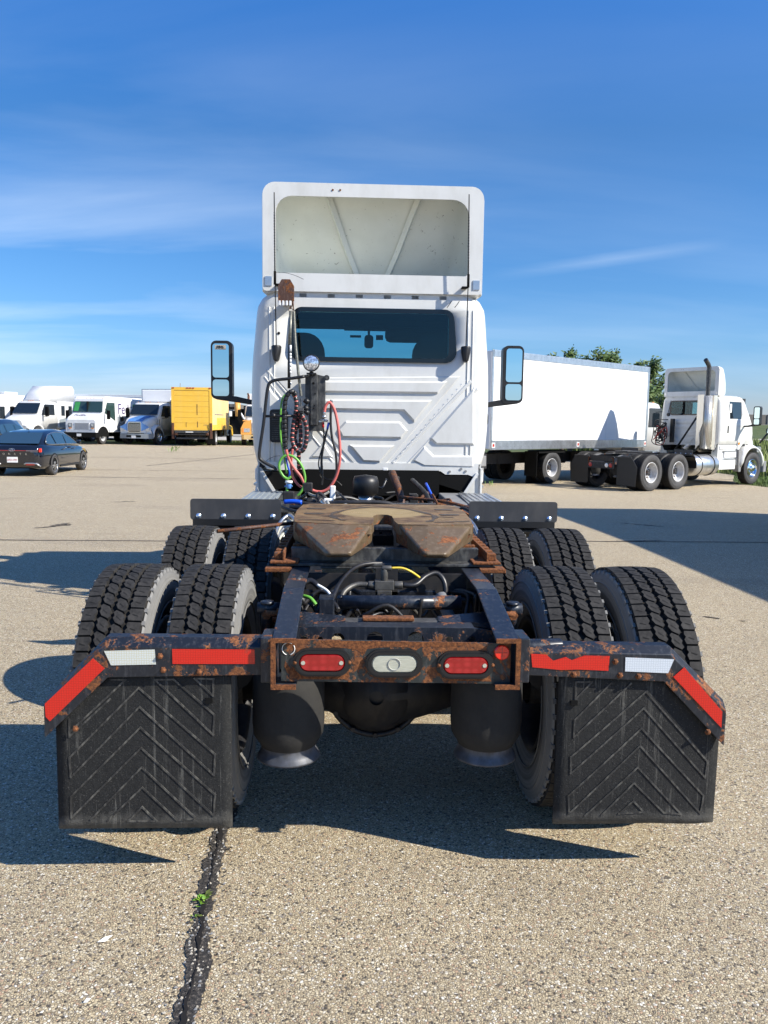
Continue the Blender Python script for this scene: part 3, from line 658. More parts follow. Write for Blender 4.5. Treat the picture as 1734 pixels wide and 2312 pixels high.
def rim_mb(kind):
    b=MB()   # outside face towards +x
    if kind=='outer':   # deep dish
        b.lathe([(.115,.292),(.122,.285),(.118,.275),(.095,.268),(.06,.262),(-.02,.255),(-.06,.225),(-.065,.15),(-.065,.09),(-.03,.085),(-.03,0.0)],(0,0,0),'x',36,0,mf=lambda i:1 if i>=8 else 0)
        b.lathe([(-.115,.292),(-.12,.28),(-.1,.27),(-.02,.255)],(0,0,0),'x',36,0)
        for k in range(10):
            a=2*math.pi*k/10; c=(-.065,math.cos(a)*.143,math.sin(a)*.143); b.cyl(c,(-.035,c[1],c[2]),.016,.014,6,1,sm=False)
            b.cyl((-.061,math.cos(a+.3)*.195,math.sin(a+.3)*.195),(-.058,math.cos(a+.3)*.195,math.sin(a+.3)*.195),.024,.024,10,2)
        b.cyl((-.05,0,0),(.045,0,0),.075,.066,14,1)
        for k in range(8):
            a=2*math.pi*k/8; b.cyl((.04,math.cos(a)*.05,math.sin(a)*.05),(.052,math.cos(a)*.05,math.sin(a)*.05),.009,.009,6,1,sm=False)
    elif kind=='inner':
        b.lathe([(.115,.292),(.12,.28),(.08,.268),(.0,.258),(-.06,.256),(-.1,.268),(-.12,.28),(-.115,.292)],(0,0,0),'x',32,0)
        b.lathe([(.06,.258),(.062,.10),(.03,.09),(-.12,.09)],(0,0,0),'x',32,1)
    else:   # steer: convex polished
        b.lathe([(.115,.292),(.125,.285),(.118,.272),(.07,.262),(.045,.245),(.07,.20),(.095,.15),(.10,.11),(.15,.10),(.165,.08),(.168,0)],(0,0,0),'x',36,0)
        for k in range(10):
            a=2*math.pi*k/10; b.cyl((.09,math.cos(a)*.15,math.sin(a)*.15),(.12,math.cos(a)*.15,math.sin(a)*.15),.015,.013,6,0,sm=False)
            b.cyl((.058,math.cos(a+.31)*.212,math.sin(a+.31)*.212),(.072,math.cos(a+.31)*.212,math.sin(a+.31)*.212),.026,.026,10,2)
    return b
WM={}
def wheel(root,x,y,kind,side,z=TR,clean=False,spin=0.0,tread=True):
    key=(kind,clean)
    if key not in WM:
        me=rim_mb(kind).mesh('rim',[M['chrome'] if kind=='steer' else (M['undercar'] if kind=='inner' else M['rimwhite']),M['hub'],M['black']],(0,0,0))
        ty=tyre_mb().mesh('tyre',[M['side2'] if clean else M['side'],M['groove']],(0,0,0))
        WM[key]=(me,ty)
    if 'tread' not in WM: WM['tread']=tread_mesh().mesh('tread',[M['tread'],M['sipe']],(0,0,0))
    me,ty=WM[key]
    wr=bpy.data.objects.new('wheel',me); col.objects.link(wr); ORG[wr]=Vector((x,y,z)); wr.parent=root; wr.location=Vector((x,y,z))-ORG[root]
    wr.rotation_euler=(0,0,0) if side>0 else (0,0,math.pi)
    a=bpy.data.objects.new('tyre',ty); col.objects.link(a); a.parent=wr
    if tread:
        t=bpy.data.objects.new('tread_blocks',WM['tread']); col.objects.link(t); t.parent=wr; t.rotation_euler=(spin,0,0 if side>0 else math.pi)
    return wr
# ================================================================ the tractor kind (parts both day-cab tractors share)
RY=6.0
tractor=thing('semi_tractor','white day-cab semi tractor seen from behind, rusty tail and greasy fifth wheel','semi truck',(0,RY,0),0,'day-cab semi tractors')
T=tractor
AX=(3.38,4.68); SY=8.85
# cab shell ------------------------------------------------------
zs=[1.235,1.30,1.42,1.6,1.85,2.06,2.19,2.35,2.52,2.585,2.63,2.69,2.735,2.765]
ws=[.905,.985,1.012,1.024,1.028,1.022,1.015,1.0,.985,.978,.970,.935,.88,.80]
def wz(z):
    for i in range(len(zs)-1):
        if zs[i]<=z<=zs[i+1]: return ws[i]+(ws[i+1]-ws[i])*(z-zs[i])/(zs[i+1]-zs[i])
    return ws[-1]
YB=7.0
def front_y(z):  # windscreen rake
    return 8.92 if z<1.75 else 8.92-(z-1.75)*0.62
b=MB()
XB=.66; side_ys=[7.10,7.18,7.45,7.53,8.22,8.36]
cols=[]
for sg in (-1,1):
    pass
def ring(z,w_):
    pts=[]
    fy=front_y(z); k=[fy]+[y for y in (8.36,8.22,7.53,7.45,7.18)]
    for y in k: pts.append((-w_,y,z))
    pts+=[(-w_,7.10,z),(-w_+.012,7.055,z),(-w_+.045,7.018,z),(-w_+.085,7.0,z)]
    pts+=[(-XB,7.0,z),(XB,7.0,z)]
    pts+=[(w_-.085,7.0,z),(w_-.045,7.018,z),(w_-.012,7.055,z),(w_,7.10,z)]
    for y in k[::-1]: pts.append((w_,y,z))
    return pts
rings_=[ring(z,w_) for z,w_ in zip(zs,ws)]
nk=len(rings_[0]); flatv=[p for r_ in rings_ for p in r_]
fs=[]
for i in range(len(zs)-1):
    for j in range(nk-1):
        if j==10 and 6<=i<9: continue                        # rear window opening
        if j in (2,nk-4) and 5<=i<9: continue                # side windows
        fs.append((i*nk+j,i*nk+j+1,(i+1)*nk+j+1,(i+1)*nk+j))
b.add(flatv,fs,0,True)
# roof cap
top=rings_[-1]; b.add([(x,y,z) for x,y,z in top]+[(0,7.06,2.80),(0,8.2,2.80)],[(j,j+1,nk) if j>=3 and j<nk-5 else (j,j+1,nk+1) for j in range(nk-1)],0,True)
cabo=b.build('cab_body',M['white'],T)
md=cabo.modifiers.new('solid','SOLIDIFY'); md.thickness=0.03; md.offset=0
# rear wall relief: raised fields pressed in the panel
def c4(x,y): return (460+.4581*x,740+.4581*y)
def w4(pts,Y=7.0): return [(A(*c4(x,y),Y).x,A(*c4(x,y),Y).z) for x,y in pts]
YW=6.985
fields=[([(345,245),(1268,238),(893,682),(742,676),(520,430)],.008,.012),
 ([(560,262),(1200,265),(1152,325),(560,318)],.020,.014),([(560,352),(1124,358),(1036,466),(984,410),(560,402)],.020,.014),
 ([(700,460),(966,463),(1003,507),(972,545),(684,540),(662,500)],.020,.014),([(718,577),(940,580),(868,662),(785,658)],.020,.014),
 ([(1332,292),(1332,578),(1145,576),(1112,545)],.018,.016),([(1085,582),(1132,628),(1330,628),(1330,690),(1085,684),(1026,655)],.018,.016),
 ([(320,290),(320,560),(420,560),(470,470)],.014,.014),([(590,560),(640,640),(520,640)],.014,.014)]
for i,(pl,dp,chf) in enumerate(fields):
    b=MB(); yb=YW-(.008 if 0<i<5 else 0); b.prism(w4(pl),yb+.004,yb-dp,'y',0,chamfer=chf); b.build('pressed_panel',M['white'],T)
def ridge(pts,wd,h,Y0=YW):
    P_=[Vector((*p,)) for p in w4(pts)]; b=MB()
    for p,q in zip(P_,P_[1:]):
        t=(q-p).normalized(); nn=Vector((-t.y,t.x))*wd/2
        b.prism([tuple(p+nn),tuple(p-nn),tuple(q-nn),tuple(q+nn)],Y0+.003,Y0-h,'y',0,chamfer=min(wd*.4,h))
    return b
ridge([(1318,262),(930,668)],.034,.007).build('pressed_rib',M['white'],T)
ridge([(1350,300),(1000,672)],.020,.007).build('pressed_rib',M['white'],T)
ridge([(310,205),(700,660)],.018,.006).build('pressed_rib',M['white'],T)
ridge([(300,240),(640,664)],.014,.006).build('pressed_rib',M['white'],T)
b=MB()
for sg in (-1,1):
    for k,xo in enumerate((.835,.875)):
        b=MB(); b.tube([(sg*(xo*1.0),YW-.001,z) for z in (1.30,1.6,2.0,2.4,2.62)],.006,6,0); b.build('seam_bead',M['white'],T)
b=MB()
for i in range(22): 
    x=-.55+i*.053; p=(x,YW-.002,1.262-.0*x); b.lathe([(-.006,.0),(-.005,.004),(0,.006)],p,'y',8)
for i in range(17):
    q=A(*c4(1290-i*22,262+i*25),6.97); b.lathe([(-.004,.0),(-.003,.0035),(0,.005)],(q.x,q.y,q.z),'y',8)
b.build('rivet_row',M['white2'],T,kind='stuff')
# lower flange with holes and cut corners
b=MB(); fl=[(-.93,1.30),(-.90,1.238),(-.80,1.228),(-.5,1.238),(.62,1.232),(.66,1.205),(.86,1.205),(.945,1.175),(.955,1.30)]
b.prism(fl,6.975,6.985,'y',0); b.build('lower_flange',M['white'],T)
b=MB()
for x,z in ((-.79,1.255),(-.42,1.262),(.84,1.235),(.70,1.23),(.80,1.255)):
    b.cyl((x,6.968,z),(x,6.976,z),.011,.011,10)
b.build('flange_bolt',M['grey'],T)
# rear window
wo=rrect(-.705,.735,2.168,2.622,(.10,.085,.085,.10),6); wo=[(x*(1.0 if z<2.4 else .965)+(.0),z) for x,z in wo]
wi=rrect(-.645,.665,2.205,2.585,(.05,.05,.05,.05),4)
b=MB(); b.prism(wo,6.968,6.974,'y',0,holes=[wi]); wf=b.build('rear_window',M['frit'],T)
b=MB(); b.prism(wi,6.969,6.973,'y',0); b.build('pane',M['glass'],wf)
# side glass, doors
for sg in (-1,1):
    b=MB(); pts=[(7.43,2.12),(7.55,2.045),(7.95,2.03),(8.12,1.90),(8.30,1.88),(8.33,2.05),(8.18,2.60),(7.50,2.60)]
    b.prism(pts,-.004,.004,'x',0)
    mt=Matrix.Translation((sg*.975,0,0))
    b.v=[(sg*(wz(p[1+1])+.006)+p[0],p[1],p[2]) for p in b.v]
    b.build('side_window',M['darkglass'],T)
    b=MB(); dr=[(7.36,1.33),(8.52,1.33),(8.58,1.75),(8.42,2.05),(8.24,2.66),(7.42,2.66),(7.36,2.0)]
    k=len(dr)
    for i in range(k):
        p,q=dr[i],dr[(i+1)%k]; n_=6
        pts=[(sg*(wz(p[1]+(q[1]-p[1])*t/n_)+.003),p[0]+(q[0]-p[0])*t/n_,p[1]+(q[1]-p[1])*t/n_) for t in range(n_+1)]
        b.tube(pts,.005,5,0)
    d=b.build('door_seam',M['grey'],T)
    b=MB(); b.box(min(sg*1.028,sg*1.045),max(sg*1.028,sg*1.045),7.42,7.50,1.62,1.85); b.build('door_handle',M['blackplast'],T,bevel=.01)
# windscreen, seen through the cab
b=MB(); b.add([(-.93,8.86,1.85),(.93,8.86,1.85),(.84,8.42,2.60),(-.84,8.42,2.60)],[(0,1,2,3)]); b.build('windscreen',M['glass2'],T)
b=MB(); 
b.box(-.97,-.85,8.36,8.50,2.0,2.7); b.box(.85,.97,8.36,8.50,2.0,2.7)
b.build('pillar',M['interior'],T)
b=MB(); b.box(-.97,.97,8.30,8.86,1.25,1.86); b.box(-.97,.97,7.03,8.6,1.25,1.30); b.box(-.92,.92,8.0,8.42,2.605,2.66); b.build('dashboard',M['interior'],T)
b=MB(); b.box(-.93,.93,7.04,8.30,2.67,2.70); b.box(-.93,.93,7.6,8.0,2.60,2.67); b.build('headliner',M['interior2'],T,bevel=.01)
def seat(x):
    b=MB(); b.box(x-.25,x+.25,7.25,7.75,1.45,1.68); b.box(x-.25,x+.25,7.12,7.27,1.6,2.18)
    b.prism(rrect(x-.25,x+.25,1.9,2.425,(.02,.17,.17,.02),6),7.13,7.26,'y'); return b.build('seat',M['interior'],T,bevel=.03)
seat(-.66); seat(.62)
b=MB(); b.prism(rrect(-.045,.045,2.40,2.53,.03),8.2,8.23,'y'); b.cyl((.0,8.21,2.52),(.0,8.3,2.60),.012); b.build('interior_mirror',M['interior'],T)
b=MB(); b.box(.16,.80,8.06,8.17,2.45,2.60); b.build('sun_visor',M['interior'],T,bevel=.05)
b=MB(); b.box(-.25,.2,8.05,8.3,2.58,2.61); b.box(-.19,-.08,8.1,8.14,2.495,2.515); b.box(.07,.14,8.1,8.14,2.475,2.52); b.build('overhead_console',M['interior'],T)
# hood, fenders, bumper
def sec(y,w_,zb,zt,zc,r=.12):
    return [(-w_,y,zb),(-w_,y,zt-r),(-w_+r*.35,y,zt-r*.3),(-w_+r,y,zt),(-w_*.35,y,zc),(w_*.35,y,zc),(w_-r,y,zt),(w_-r*.35,y,zt-r*.3),(w_,y,zt-r),(w_,y,zb)]
b=MB(); b.loft([sec(8.62,.98,1.15,1.72,1.82),sec(8.95,.92,1.10,1.68,1.80),sec(9.3,.80,1.0,1.60,1.72),sec(9.6,.70,.9,1.48,1.60),sec(9.80,.62,.85,1.30,1.42),sec(9.86,.56,.8,1.15,1.2)],closed=False,sm=True)
b.add(sec(9.86,.56,.8,1.15,1.2),[tuple(range(10))]); b.build('hood',M['white'],T)
for sg in (-1,1):
    b=MB(); secs=[]
    for i in range(13):
        a=math.pi*(i/12.0); r1=.70; r0=.60
        y=SY-math.cos(a)*r1; z=.56+math.sin(a)*r1*.98
        yi=SY-math.cos(a)*r0; zi=.56+math.sin(a)*r0
        X1=1.16 if 0<i<12 else 1.10
        secs.append([(sg*.62,y,z+.03),(sg*(X1-.12),y,z+.02),(sg*X1,y,z-.05*math.sin(a)),(sg*X1,yi,zi),(sg*.62,yi,zi)])
    b.loft(secs,closed=True,sm=True); b.build('front_fender',M['white'],T)
    b=MB(); b.prism([(8.06,.62),(8.30,.62),(8.18,1.12),(8.42,1.32),(8.62,1.62),(8.1,1.60)],sg*.96,sg*1.035,'x'); b.build('cowl_panel',M['greytruck' if False else 'white'],T,bevel=.02)
    b=MB(); b.prism([(8.10,.42),(8.22,.42),(8.30,1.05),(8.05,1.12)],sg*.9,sg*1.10,'x'); b.build('rear_fender_guard',M['grey'],T,bevel=.02)
    # steps and skirt
    b=MB(); b.box(min(sg*.80,sg*1.02),max(sg*.80,sg*1.02),7.10,8.06,1.12,1.24); b.box(min(sg*.82,sg*1.035),max(sg*.82,sg*1.035),7.35,8.06,.86,1.06); b.box(min(sg*.85,sg*1.05),max(sg*.85,sg*1.05),7.05,7.98,.50,.80); b.build('side_step',M['white2'],T,bevel=.02)
    b=MB()
    for z in (1.065,.81): b.box(min(sg*.85,sg*1.055),max(sg*.85,sg*1.055),7.3,8.02,z,z+.02)
    b.build('step_tread',M['alu'],T)
    b=MB(); b.prism(rrect(9.05,9.30,1.02,1.2,.05),sg*1.10,sg*1.15,'x'); b.build('headlamp',M['lampglass'],T)
    b=MB(); b.cyl((sg*1.02,8.14,1.30),(sg*1.055,8.14,1.30),.045,.04,14); b.build('side_marker_lamp',M['amber'],T)
b=MB(); b.prism([(-1.12,9.62),(-1.02,9.95),(-.5,10.05),(.5,10.05),(1.02,9.95),(1.12,9.62),(1.0,9.55),(-1.0,9.55)],.38,.72,'z'); b.build('front_bumper',M['grey'],T,bevel=.03)
b=MB(); b.prism(rrect(-.45,.45,.75,1.28,.1),9.86,9.90,'y'); b.build('grille',M['black'],T)
# door mirrors
for sg in (-1,1):
    mx=sg*1.49; b=MB(); o_=rrect(mx-.108,mx+.108,1.868,2.455,.055,5)
    b.prism(o_,8.26,8.38,'y'); h=b.build('door_mirror',M['blackplast'],T,bevel=.02)
    gx=mx+.008*sg
    b=MB(); b.prism(rrect(gx-.082,gx+.082,2.085,2.425,.03,4),8.256,8.262,'y'); b.build('mirror_glass',M['mirror'],h)
    b=MB(); b.prism(rrect(gx-.082,gx+.082,1.90,2.065,.03,4),8.252,8.262,'y'); b.build('wide_angle_glass',M['mirror'],h)
    b=MB(); b.loft([[(sg*1.58,8.26,1.90),(sg*1.58,8.36,1.90),(sg*1.55,8.36,1.865),(sg*1.55,8.26,1.865)],[(sg*1.35,8.27,1.90),(sg*1.35,8.35,1.90),(sg*1.35,8.35,1.838),(sg*1.35,8.27,1.838)],[(sg*1.20,8.29,1.868),(sg*1.20,8.37,1.868),(sg*1.20,8.37,1.818),(sg*1.20,8.29,1.818)],[(sg*1.0,8.36,1.86),(sg*1.0,8.42,1.86),(sg*1.0,8.42,1.81),(sg*1.0,8.36,1.81)]])
    b.build('mirror_arm',M['blackplast'],T,bevel=.008)
    if sg>0:
        b=MB(); b.tube([(1.05,9.35,1.30),(1.16,9.42,1.48),(1.28,9.45,1.66)],.03,8); b.prism(rrect(1.22,1.44,1.62,1.80,.06),9.40,9.46,'y'); b.build('fender_mirror',M['blackplast'],T)
        b=MB(); b.prism(rrect(1.235,1.425,1.635,1.785,.05),9.392,9.40,'y'); b.build('fender_mirror_glass',M['mirror'],T)
# roof fairing ---------------------------------------------------
def fsec(y,hw,z0,z1,r,n_=6): return [(x,y,z) for x,z in rrect(-hw,hw,z0,z1,(.03,r,r,.03),n_)]
XO=-.012
secs=[fsec(6.755,.905,2.715,3.578,.10),fsec(6.80,.915,2.70,3.580,.10),fsec(6.98,.90,2.70,3.565,.12),fsec(7.12,.87,2.72,3.44,.15),fsec(7.28,.82,2.76,3.24,.16),fsec(7.44,.74,2.78,3.02,.10),fsec(7.54,.62,2.78,2.84,.02)]
b=MB(); b.loft(secs,cap=(False,True),sm=True); fo=b.build('roof_fairing',M['white'],T,bevel=0)
frin=rrect(-.80,.785,2.862,3.472,(.03,.135,.135,.03),6); frout=[(x,z) for x,y,z in secs[0]]
b=MB(); b.prism(frout,6.745,6.765,'y',0,holes=[frin]); b.build('fairing_rear_frame',M['white'],fo,bevel=.004)
isec=[[(x,6.766,z) for x,z in frin]]
for y,hw,z0,z1,r in ((6.83,.865,2.80,3.535,.10),(6.90,.86,2.80,3.53,.10),(7.06,.83,2.80,3.34,.10),(7.22,.79,2.80,3.14,.10),(7.38,.71,2.81,2.94,.05),(7.46,.60,2.81,2.85,.01)): isec.append(fsec(y,hw,z0,z1,r))
b=MB(); b.loft(isec,cap=(False,True),sm=True); b.build('fairing_lining',M['fair_in'],fo)
for x0,x1 in ((-.40,-.12),(.40,.13)):
    b=MB(); path=[(x0,6.82,3.52),(x0+(x1-x0)*.08,6.895,3.515),(x0+(x1-x0)*.37,7.055,3.325),(x0+(x1-x0)*.66,7.215,3.125),(x1,7.375,2.93)]
    b.tube(path,.030,4,0,sm=False); o=b.build('lining_rib',M['fair_in'],fo)
kf=1.032; fo.location=Vector((CAM.x+(ORG[fo].x-CAM.x)*kf,ORG[fo].y+.215,1.64+(ORG[fo].z-1.64)*kf))-ORG[T]; fo.scale=(kf,1,kf)
for i in range(6): b=MB(); b.box(-.62+i*.24,-.56+i*.24,6.985,7.04,2.705,2.735); b.build('fairing_mount',M['white2'],T)
for sg in (-1,1): b=MB(); b.box(min(sg*.83,sg*.885),max(sg*.83,sg*.885),6.738,6.746,2.755,2.83); b.build('fairing_bracket',M['alu'],fo)
b=MB()
for x in (-.335,-.275): b.cyl((x,6.740,3.525),(x,6.746,3.525),.008,.008,8)
b.build('screw_hole',M['boltr'],fo)
# roof visor seen from the side
b=MB(); b.loft([[(-.85,8.30,2.74),(-.85,8.62,2.66),(-.85,8.60,2.63),(-.85,8.30,2.70)],[(.85,8.30,2.74),(.85,8.62,2.66),(.85,8.60,2.63),(.85,8.30,2.70)]]); b.build('sun_shade',M['white2'],T)
# skirts under the cab
for sg in (-1,1):
    b=MB(); b.prism([(sg*.985,1.30),(sg*.985,.72),(sg*.80,.72),(sg*.77,1.02),(sg*.86,1.08)],7.04,7.06,'y'); b.build('lower_skirt',M['white'],T,bevel=.004)
    b=MB(); b.box(min(sg*.975,sg*.995),max(sg*.975,sg*.995),7.02,8.06,.72,1.26); b.build('side_skirt',M['white'],T,bevel=.004)
    b=MB(); b.prism([(sg*.93,1.22),(sg*.955,1.215),(sg*.845,1.035),(sg*.825,1.05)],6.955,6.975,'y'); b.build('skirt_bracket',M['white'],T)
    b=MB(); b.add([(sg*.93,6.98,1.21),(sg*.84,6.98,1.045),(sg*.60,6.98,1.12),(sg*.55,6.98,1.22),(sg*.93,7.5,1.21),(sg*.84,7.5,1.045),(sg*.60,7.5,1.12),(sg*.55,7.5,1.22)],[(0,1,2,3),(4,5,6,7),(0,1,5,4),(1,2,6,5),(2,3,7,6),(3,0,4,7)]); b.build('wheel_well_liner',M['black'],T)
# work lamp etc are added later. Frame ---------------------------
def rail(sg):
    X=sg*.43; b=MB()
    prof=[(2.69,.735),(3.15,.705),(9.7,.70),(9.7,.97),(3.15,.97),(2.69,.885)]
    b.prism(prof,X-sg*.009,X,'x',0)
    def fl(y0,z0,y1,z1,t=.010,wd=.083):
        xi=X-sg*wd; b.add([(X,y0,z0),(xi,y0,z0),(xi,y1,z1),(X,y1,z1),(X,y0,z0-t),(xi,y0,z0-t),(xi,y1,z1-t),(X,y1,z1-t)],[(0,1,2,3),(4,5,6,7),(0,1,5,4),(1,2,6,5),(2,3,7,6),(3,0,4,7)],0)
    fl(2.69,.897,3.15,.982); fl(3.15,.982,9.7,.982); fl(2.69,.735,3.15,.705); fl(3.15,.705,9.7,.70)
    o=b.build('frame_rail',M['framer'],T,bevel=.004)
    c=MB(); k=.0035; xi=X-sg*.083   # rusted cut end of the channel
    for (xa,xb,za,zb) in ((X+sg*k,X-sg*.013,.728,.903),(X+sg*k,xi,.888,.903),(X+sg*k,xi,.722,.738)): c.box(min(xa,xb),max(xa,xb),2.681,2.690,za,zb)
    c.build('rail_end_edge',M['rust'],o)
    return o
rail(-1); rail(1)
for y,z0,z1 in ((5.4,.72,.95),(7.4,.72,.9),(9.5,.72,.95)):
    b=MB(); b.box(-.42,.42,y-.06,y+.06,z0,z1); b.build('crossmember',M['frame'],T,bevel=.006)
b=MB()
for x0,x1,z0,z1 in ((-.42,-.405,.70,.95),(.405,.42,.70,.95)): b.box(x0,x1,3.44,3.48,z0,z1)
b.box(-.42,.42,3.50,3.54,.74,.90); b.build('suspension_crossmember',M['frame'],T,bevel=.006)
# axles, suspension
for k,ay in enumerate(AX):
    b=MB(); b.cyl((-.98,ay,TR),(.98,ay,TR),.072,.072,16)
    b.lathe([(-.2,.03),(-.17,.13),(-.08,.195),(.04,.215),(.1,.19),(.16,.12),(.2,.08)],(-.05,ay,TR),'y',28)
    b.loft([[(x,ay+dy,TR+dz) for dy,dz in ((-r_,0),(-r_*.7,r_*.7),(0,r_),(r_*.7,r_*.7),(r_,0),(r_*.7,-r_*.7),(0,-r_),(-r_*.7,-r_*.7))] for x,r_ in ((-.34,.08),(-.18,.17),(0,.20),(.2,.14),(.36,.08))],sm=True)
    b.build('drive_axle',M['undercar'],T)
    b=MB(); b.tube([(-.05+.20*math.cos(a),ay-.09,TR+.20*math.sin(a)) for a in [2*math.pi*i/32 for i in range(32)]],.012,6,0,closed=True)
    for i in range(12): a=2*math.pi*i/12; b.cyl((-.05+.195*math.cos(a),ay-.115,TR+.195*math.sin(a)),(-.05+.195*math.cos(a),ay-.095,TR+.195*math.sin(a)),.011,.011,6)
    b.build('axle_cover_flange',M['undercar'],T)
    b=MB(); b.cyl((-.05,ay+.15,TR),(-.05,ay+1.15 if k==0 else ay+3,TR+.03),.055,.055,12); b.build('drive_shaft',M['undercar'],T)
    for sg in (-1,1):
        b=MB(); b.tube([(sg*.46,ay-.42,.47),(sg*.46,ay-.2,.47),(sg*.46,ay+.1,.52),(sg*.46,ay+.5,.62)],.025,4,sm=False); b.build('suspension_beam',M['undercar'],T)
        b=MB(); b.cyl((sg*.62,ay-.16,.68),(sg*.62,ay-.34,.68),.085,.085,16); b.build('brake_chamber',M['undercar'],T)
        yb=ay-.40
        XA=-.395 if sg<0 else .37
        b=MB(); b.lathe([(.72,.05),(.72,.125),(.705,.135),(.64,.137),(.50,.138),(.455,.133),(.425,.115),(.412,.108)],(XA,yb,0),'z',32); a_=b.build('air_spring',M['bellow'],T)
        b=MB(); b.lathe([(.412,.105),(.395,.103),(.38,.112),(.366,.120),(.360,.122),(.354,.0)],(XA,yb,0),'z',32); b.build('piston_base',M['basem'],a_)
for ay in AX:
    for sg in (-1,1):
        wheel(T,sg*1.075,ay,'outer',sg,spin=.03*sg); wheel(T,sg*.735,ay,'inner',sg,spin=.07)
for sg in (-1,1): wheel(T,sg*1.02,SY,'steer',sg,clean=True)
# anti-splash plates over the forward tyres
for sg in (-1,1):
    b=MB(); b.prism(rrect(min(sg*.628,sg*1.226),max(sg*.628,sg*1.226),.992,1.132,.02),5.29,5.302,'y'); p=b.build('splash_plate',M['plate'],T)
    for i in range(4):
        x=sg*.628+sg*(.055+i*.163); b=MB(); b.lathe([(-.010,0),(-.010,.007),(-.004,.010),(-.003,.017),(0,.018)],(x,5.290,1.018),'y',14); b.build('bolt',M['zinc'],p)
    b=MB(); b.loft([[(sg*.63,y,z),(sg*1.22,y,z),(sg*1.22,y,z-.012),(sg*.63,y,z-.012)] for y,z in ((5.31,1.005),(5.36,.99),(5.44,.93),(5.52,.82),(5.55,.6))],sm=False)
    b.box(min(sg*.64,sg*1.21),max(sg*.64,sg*1.21),5.285,5.31,.955,.998); b.build('quarter_fender',M['blackplast'],T,bevel=.003)
    b=MB(); b.tube([(sg*.43,5.42,.86),(sg*.62,5.42,.90),(sg*1.18,5.42,.92)],.02,8); b.build('fender_bracket',M['frame'],T)
# fuel tanks / ribbed decks
for sg in (-1,1):
    b=MB(); b.lathe([(5.66,.0),(5.66,.26),(5.69,.30),(5.73,.315),(6.86,.315),(6.90,.30),(6.93,.26),(6.93,0)],(sg*.85,0,.66),'y',36); tk=b.build('fuel_tank',M['alu'],T)
    for y in (5.95,6.62):
        b=MB(); b.tube([(sg*.85+.32*math.cos(a),y,.66+.32*math.sin(a)) for a in [2*math.pi*i/40 for i in range(40)]],.014,4,0,closed=True); b.build('tank_strap',M['black'],tk)
# ================================================================ second tractor: copy of the shared parts
tractor2=copy_tree(tractor)
tractor2['label']='white day-cab tractor parked at right with tall black-tipped exhaust stack'
for _w in tractor2.children:
    for _c in _w.children:
        if _c.name.startswith('tyre'): _c.data=WM[('steer',True)][1]
# ================================================================ parts only the near tractor has
# decks beside the frame, ribbed
for sg in (-1,1):
    b=MB(); b.box(min(sg*.60,sg*.93),max(sg*.60,sg*.93),5.95,6.95,.97,1.045); dk=b.build('deck_box',M['duct'] if sg<0 else M['grey'],T,bevel=.01)
    b=MB(); b.add([(sg*.72,5.85,1.05),(sg*1.02,5.85,1.05),(sg*.98,6.75,1.06),(sg*.74,6.75,1.06)],[(0,1,2,3)])
    for i in range(6):
        x=sg*(.745+i*.045); b.box(min(x,x+sg*.018),max(x,x+sg*.018),5.86,6.74,1.052,1.064)
    b.build('ribbed_deck_plate',M['alu'] if sg>0 else M['greytruck'],dk)
b=MB(); b.lathe([(5.64,.30),(5.66,.33),(5.70,.335),(5.9,.335)],(-.42,0,.78),'y',28)
# rear end -------------------------------------------------------
b=MB()
lamp=[(-.257,.812),(-.006,.808),(.245,.803)]
def stadium(cx_,cz_,w_,h_,n_=8): return rrect(cx_-w_/2,cx_+w_/2,cz_-h_/2,cz_+h_/2,h_/2-.0005,n_)
holes=[stadium(x,z,.190,.090) for x,z in lamp]
b.prism([(-.40,.742),(.405,.732),(.405,.878),(-.40,.892)],2.715,2.723,'y',0,holes=holes); lp=b.build('tail_lamp_panel',M['panel'],T,bevel=.0015)
for i,(x,z) in enumerate(lamp):
    g=MB(); o1=stadium(x,z,.200,.100); o2=stadium(x,z,.160,.064)
    g.prism(o1,2.704,2.722,'y',0,holes=[o2]); g.prism(stadium(x,z,.184,.084),2.699,2.705,'y',0,holes=[o2]); gm=g.build('lamp_grommet',M['blackplast'],lp,bevel=.003)
    l=MB(); l.prism(stadium(x,z,.162,.066,8),2.715,2.700,'y',0,chamfer=.006)
    if i!=1:
        lz=l.build('lamp_lens',M['lensr'],gm)
        for k in range(2): 
            s_=MB(); s_.cyl((x-.066+k*.132,2.700,z),(x-.066+k*.132,2.698,z),.0075,.0075,8); s_.build('lens_clip',M['lensc'],gm)
        for k in (-1,1):
            s_=MB(); s_.lathe([(-.006,0),(-.005,.006),(0,.008)],(x+k*.094,2.704,z),'y',8); s_.build('screw',M['boltr'],gm)
    else:
        lz=l.build('lamp_lens',M['lensc'],gm,label='clear backup lamp lens yellowed with age')
        s_=MB(); s_.tube([(x+.021*math.cos(a),2.6985,z+.021*math.sin(a)) for a in [2*math.pi*j/24 for j in range(24)]],.0015,5,0,closed=True); s_.build('lens_ring',M['grey_hose'],gm)
b=MB(); b.prism(circle(.372,.848,.0265,24),2.715,2.703,'y',0,chamfer=.003); rf=b.build('round_reflector',M['reflr'],lp)
b=MB(); b.box(.371,.373,2.7022,2.7035,.823,.873); b.box(.347,.397,2.7022,2.7035,.847,.849); b.build('mould_line',M['dullred'],rf)
b=MB(); b.tube([(-.375+.022*math.cos(R(a)),2.7138,.858+.022*math.sin(R(a))) for a in range(60,260,12)],.0016,4,0); b.tube([(-.375+.022*math.cos(R(a)),2.7138,.858+.022*math.sin(R(a))) for a in range(285,400,12)],.0016,4,0); b.build('chalk_ring',M['label'],lp)
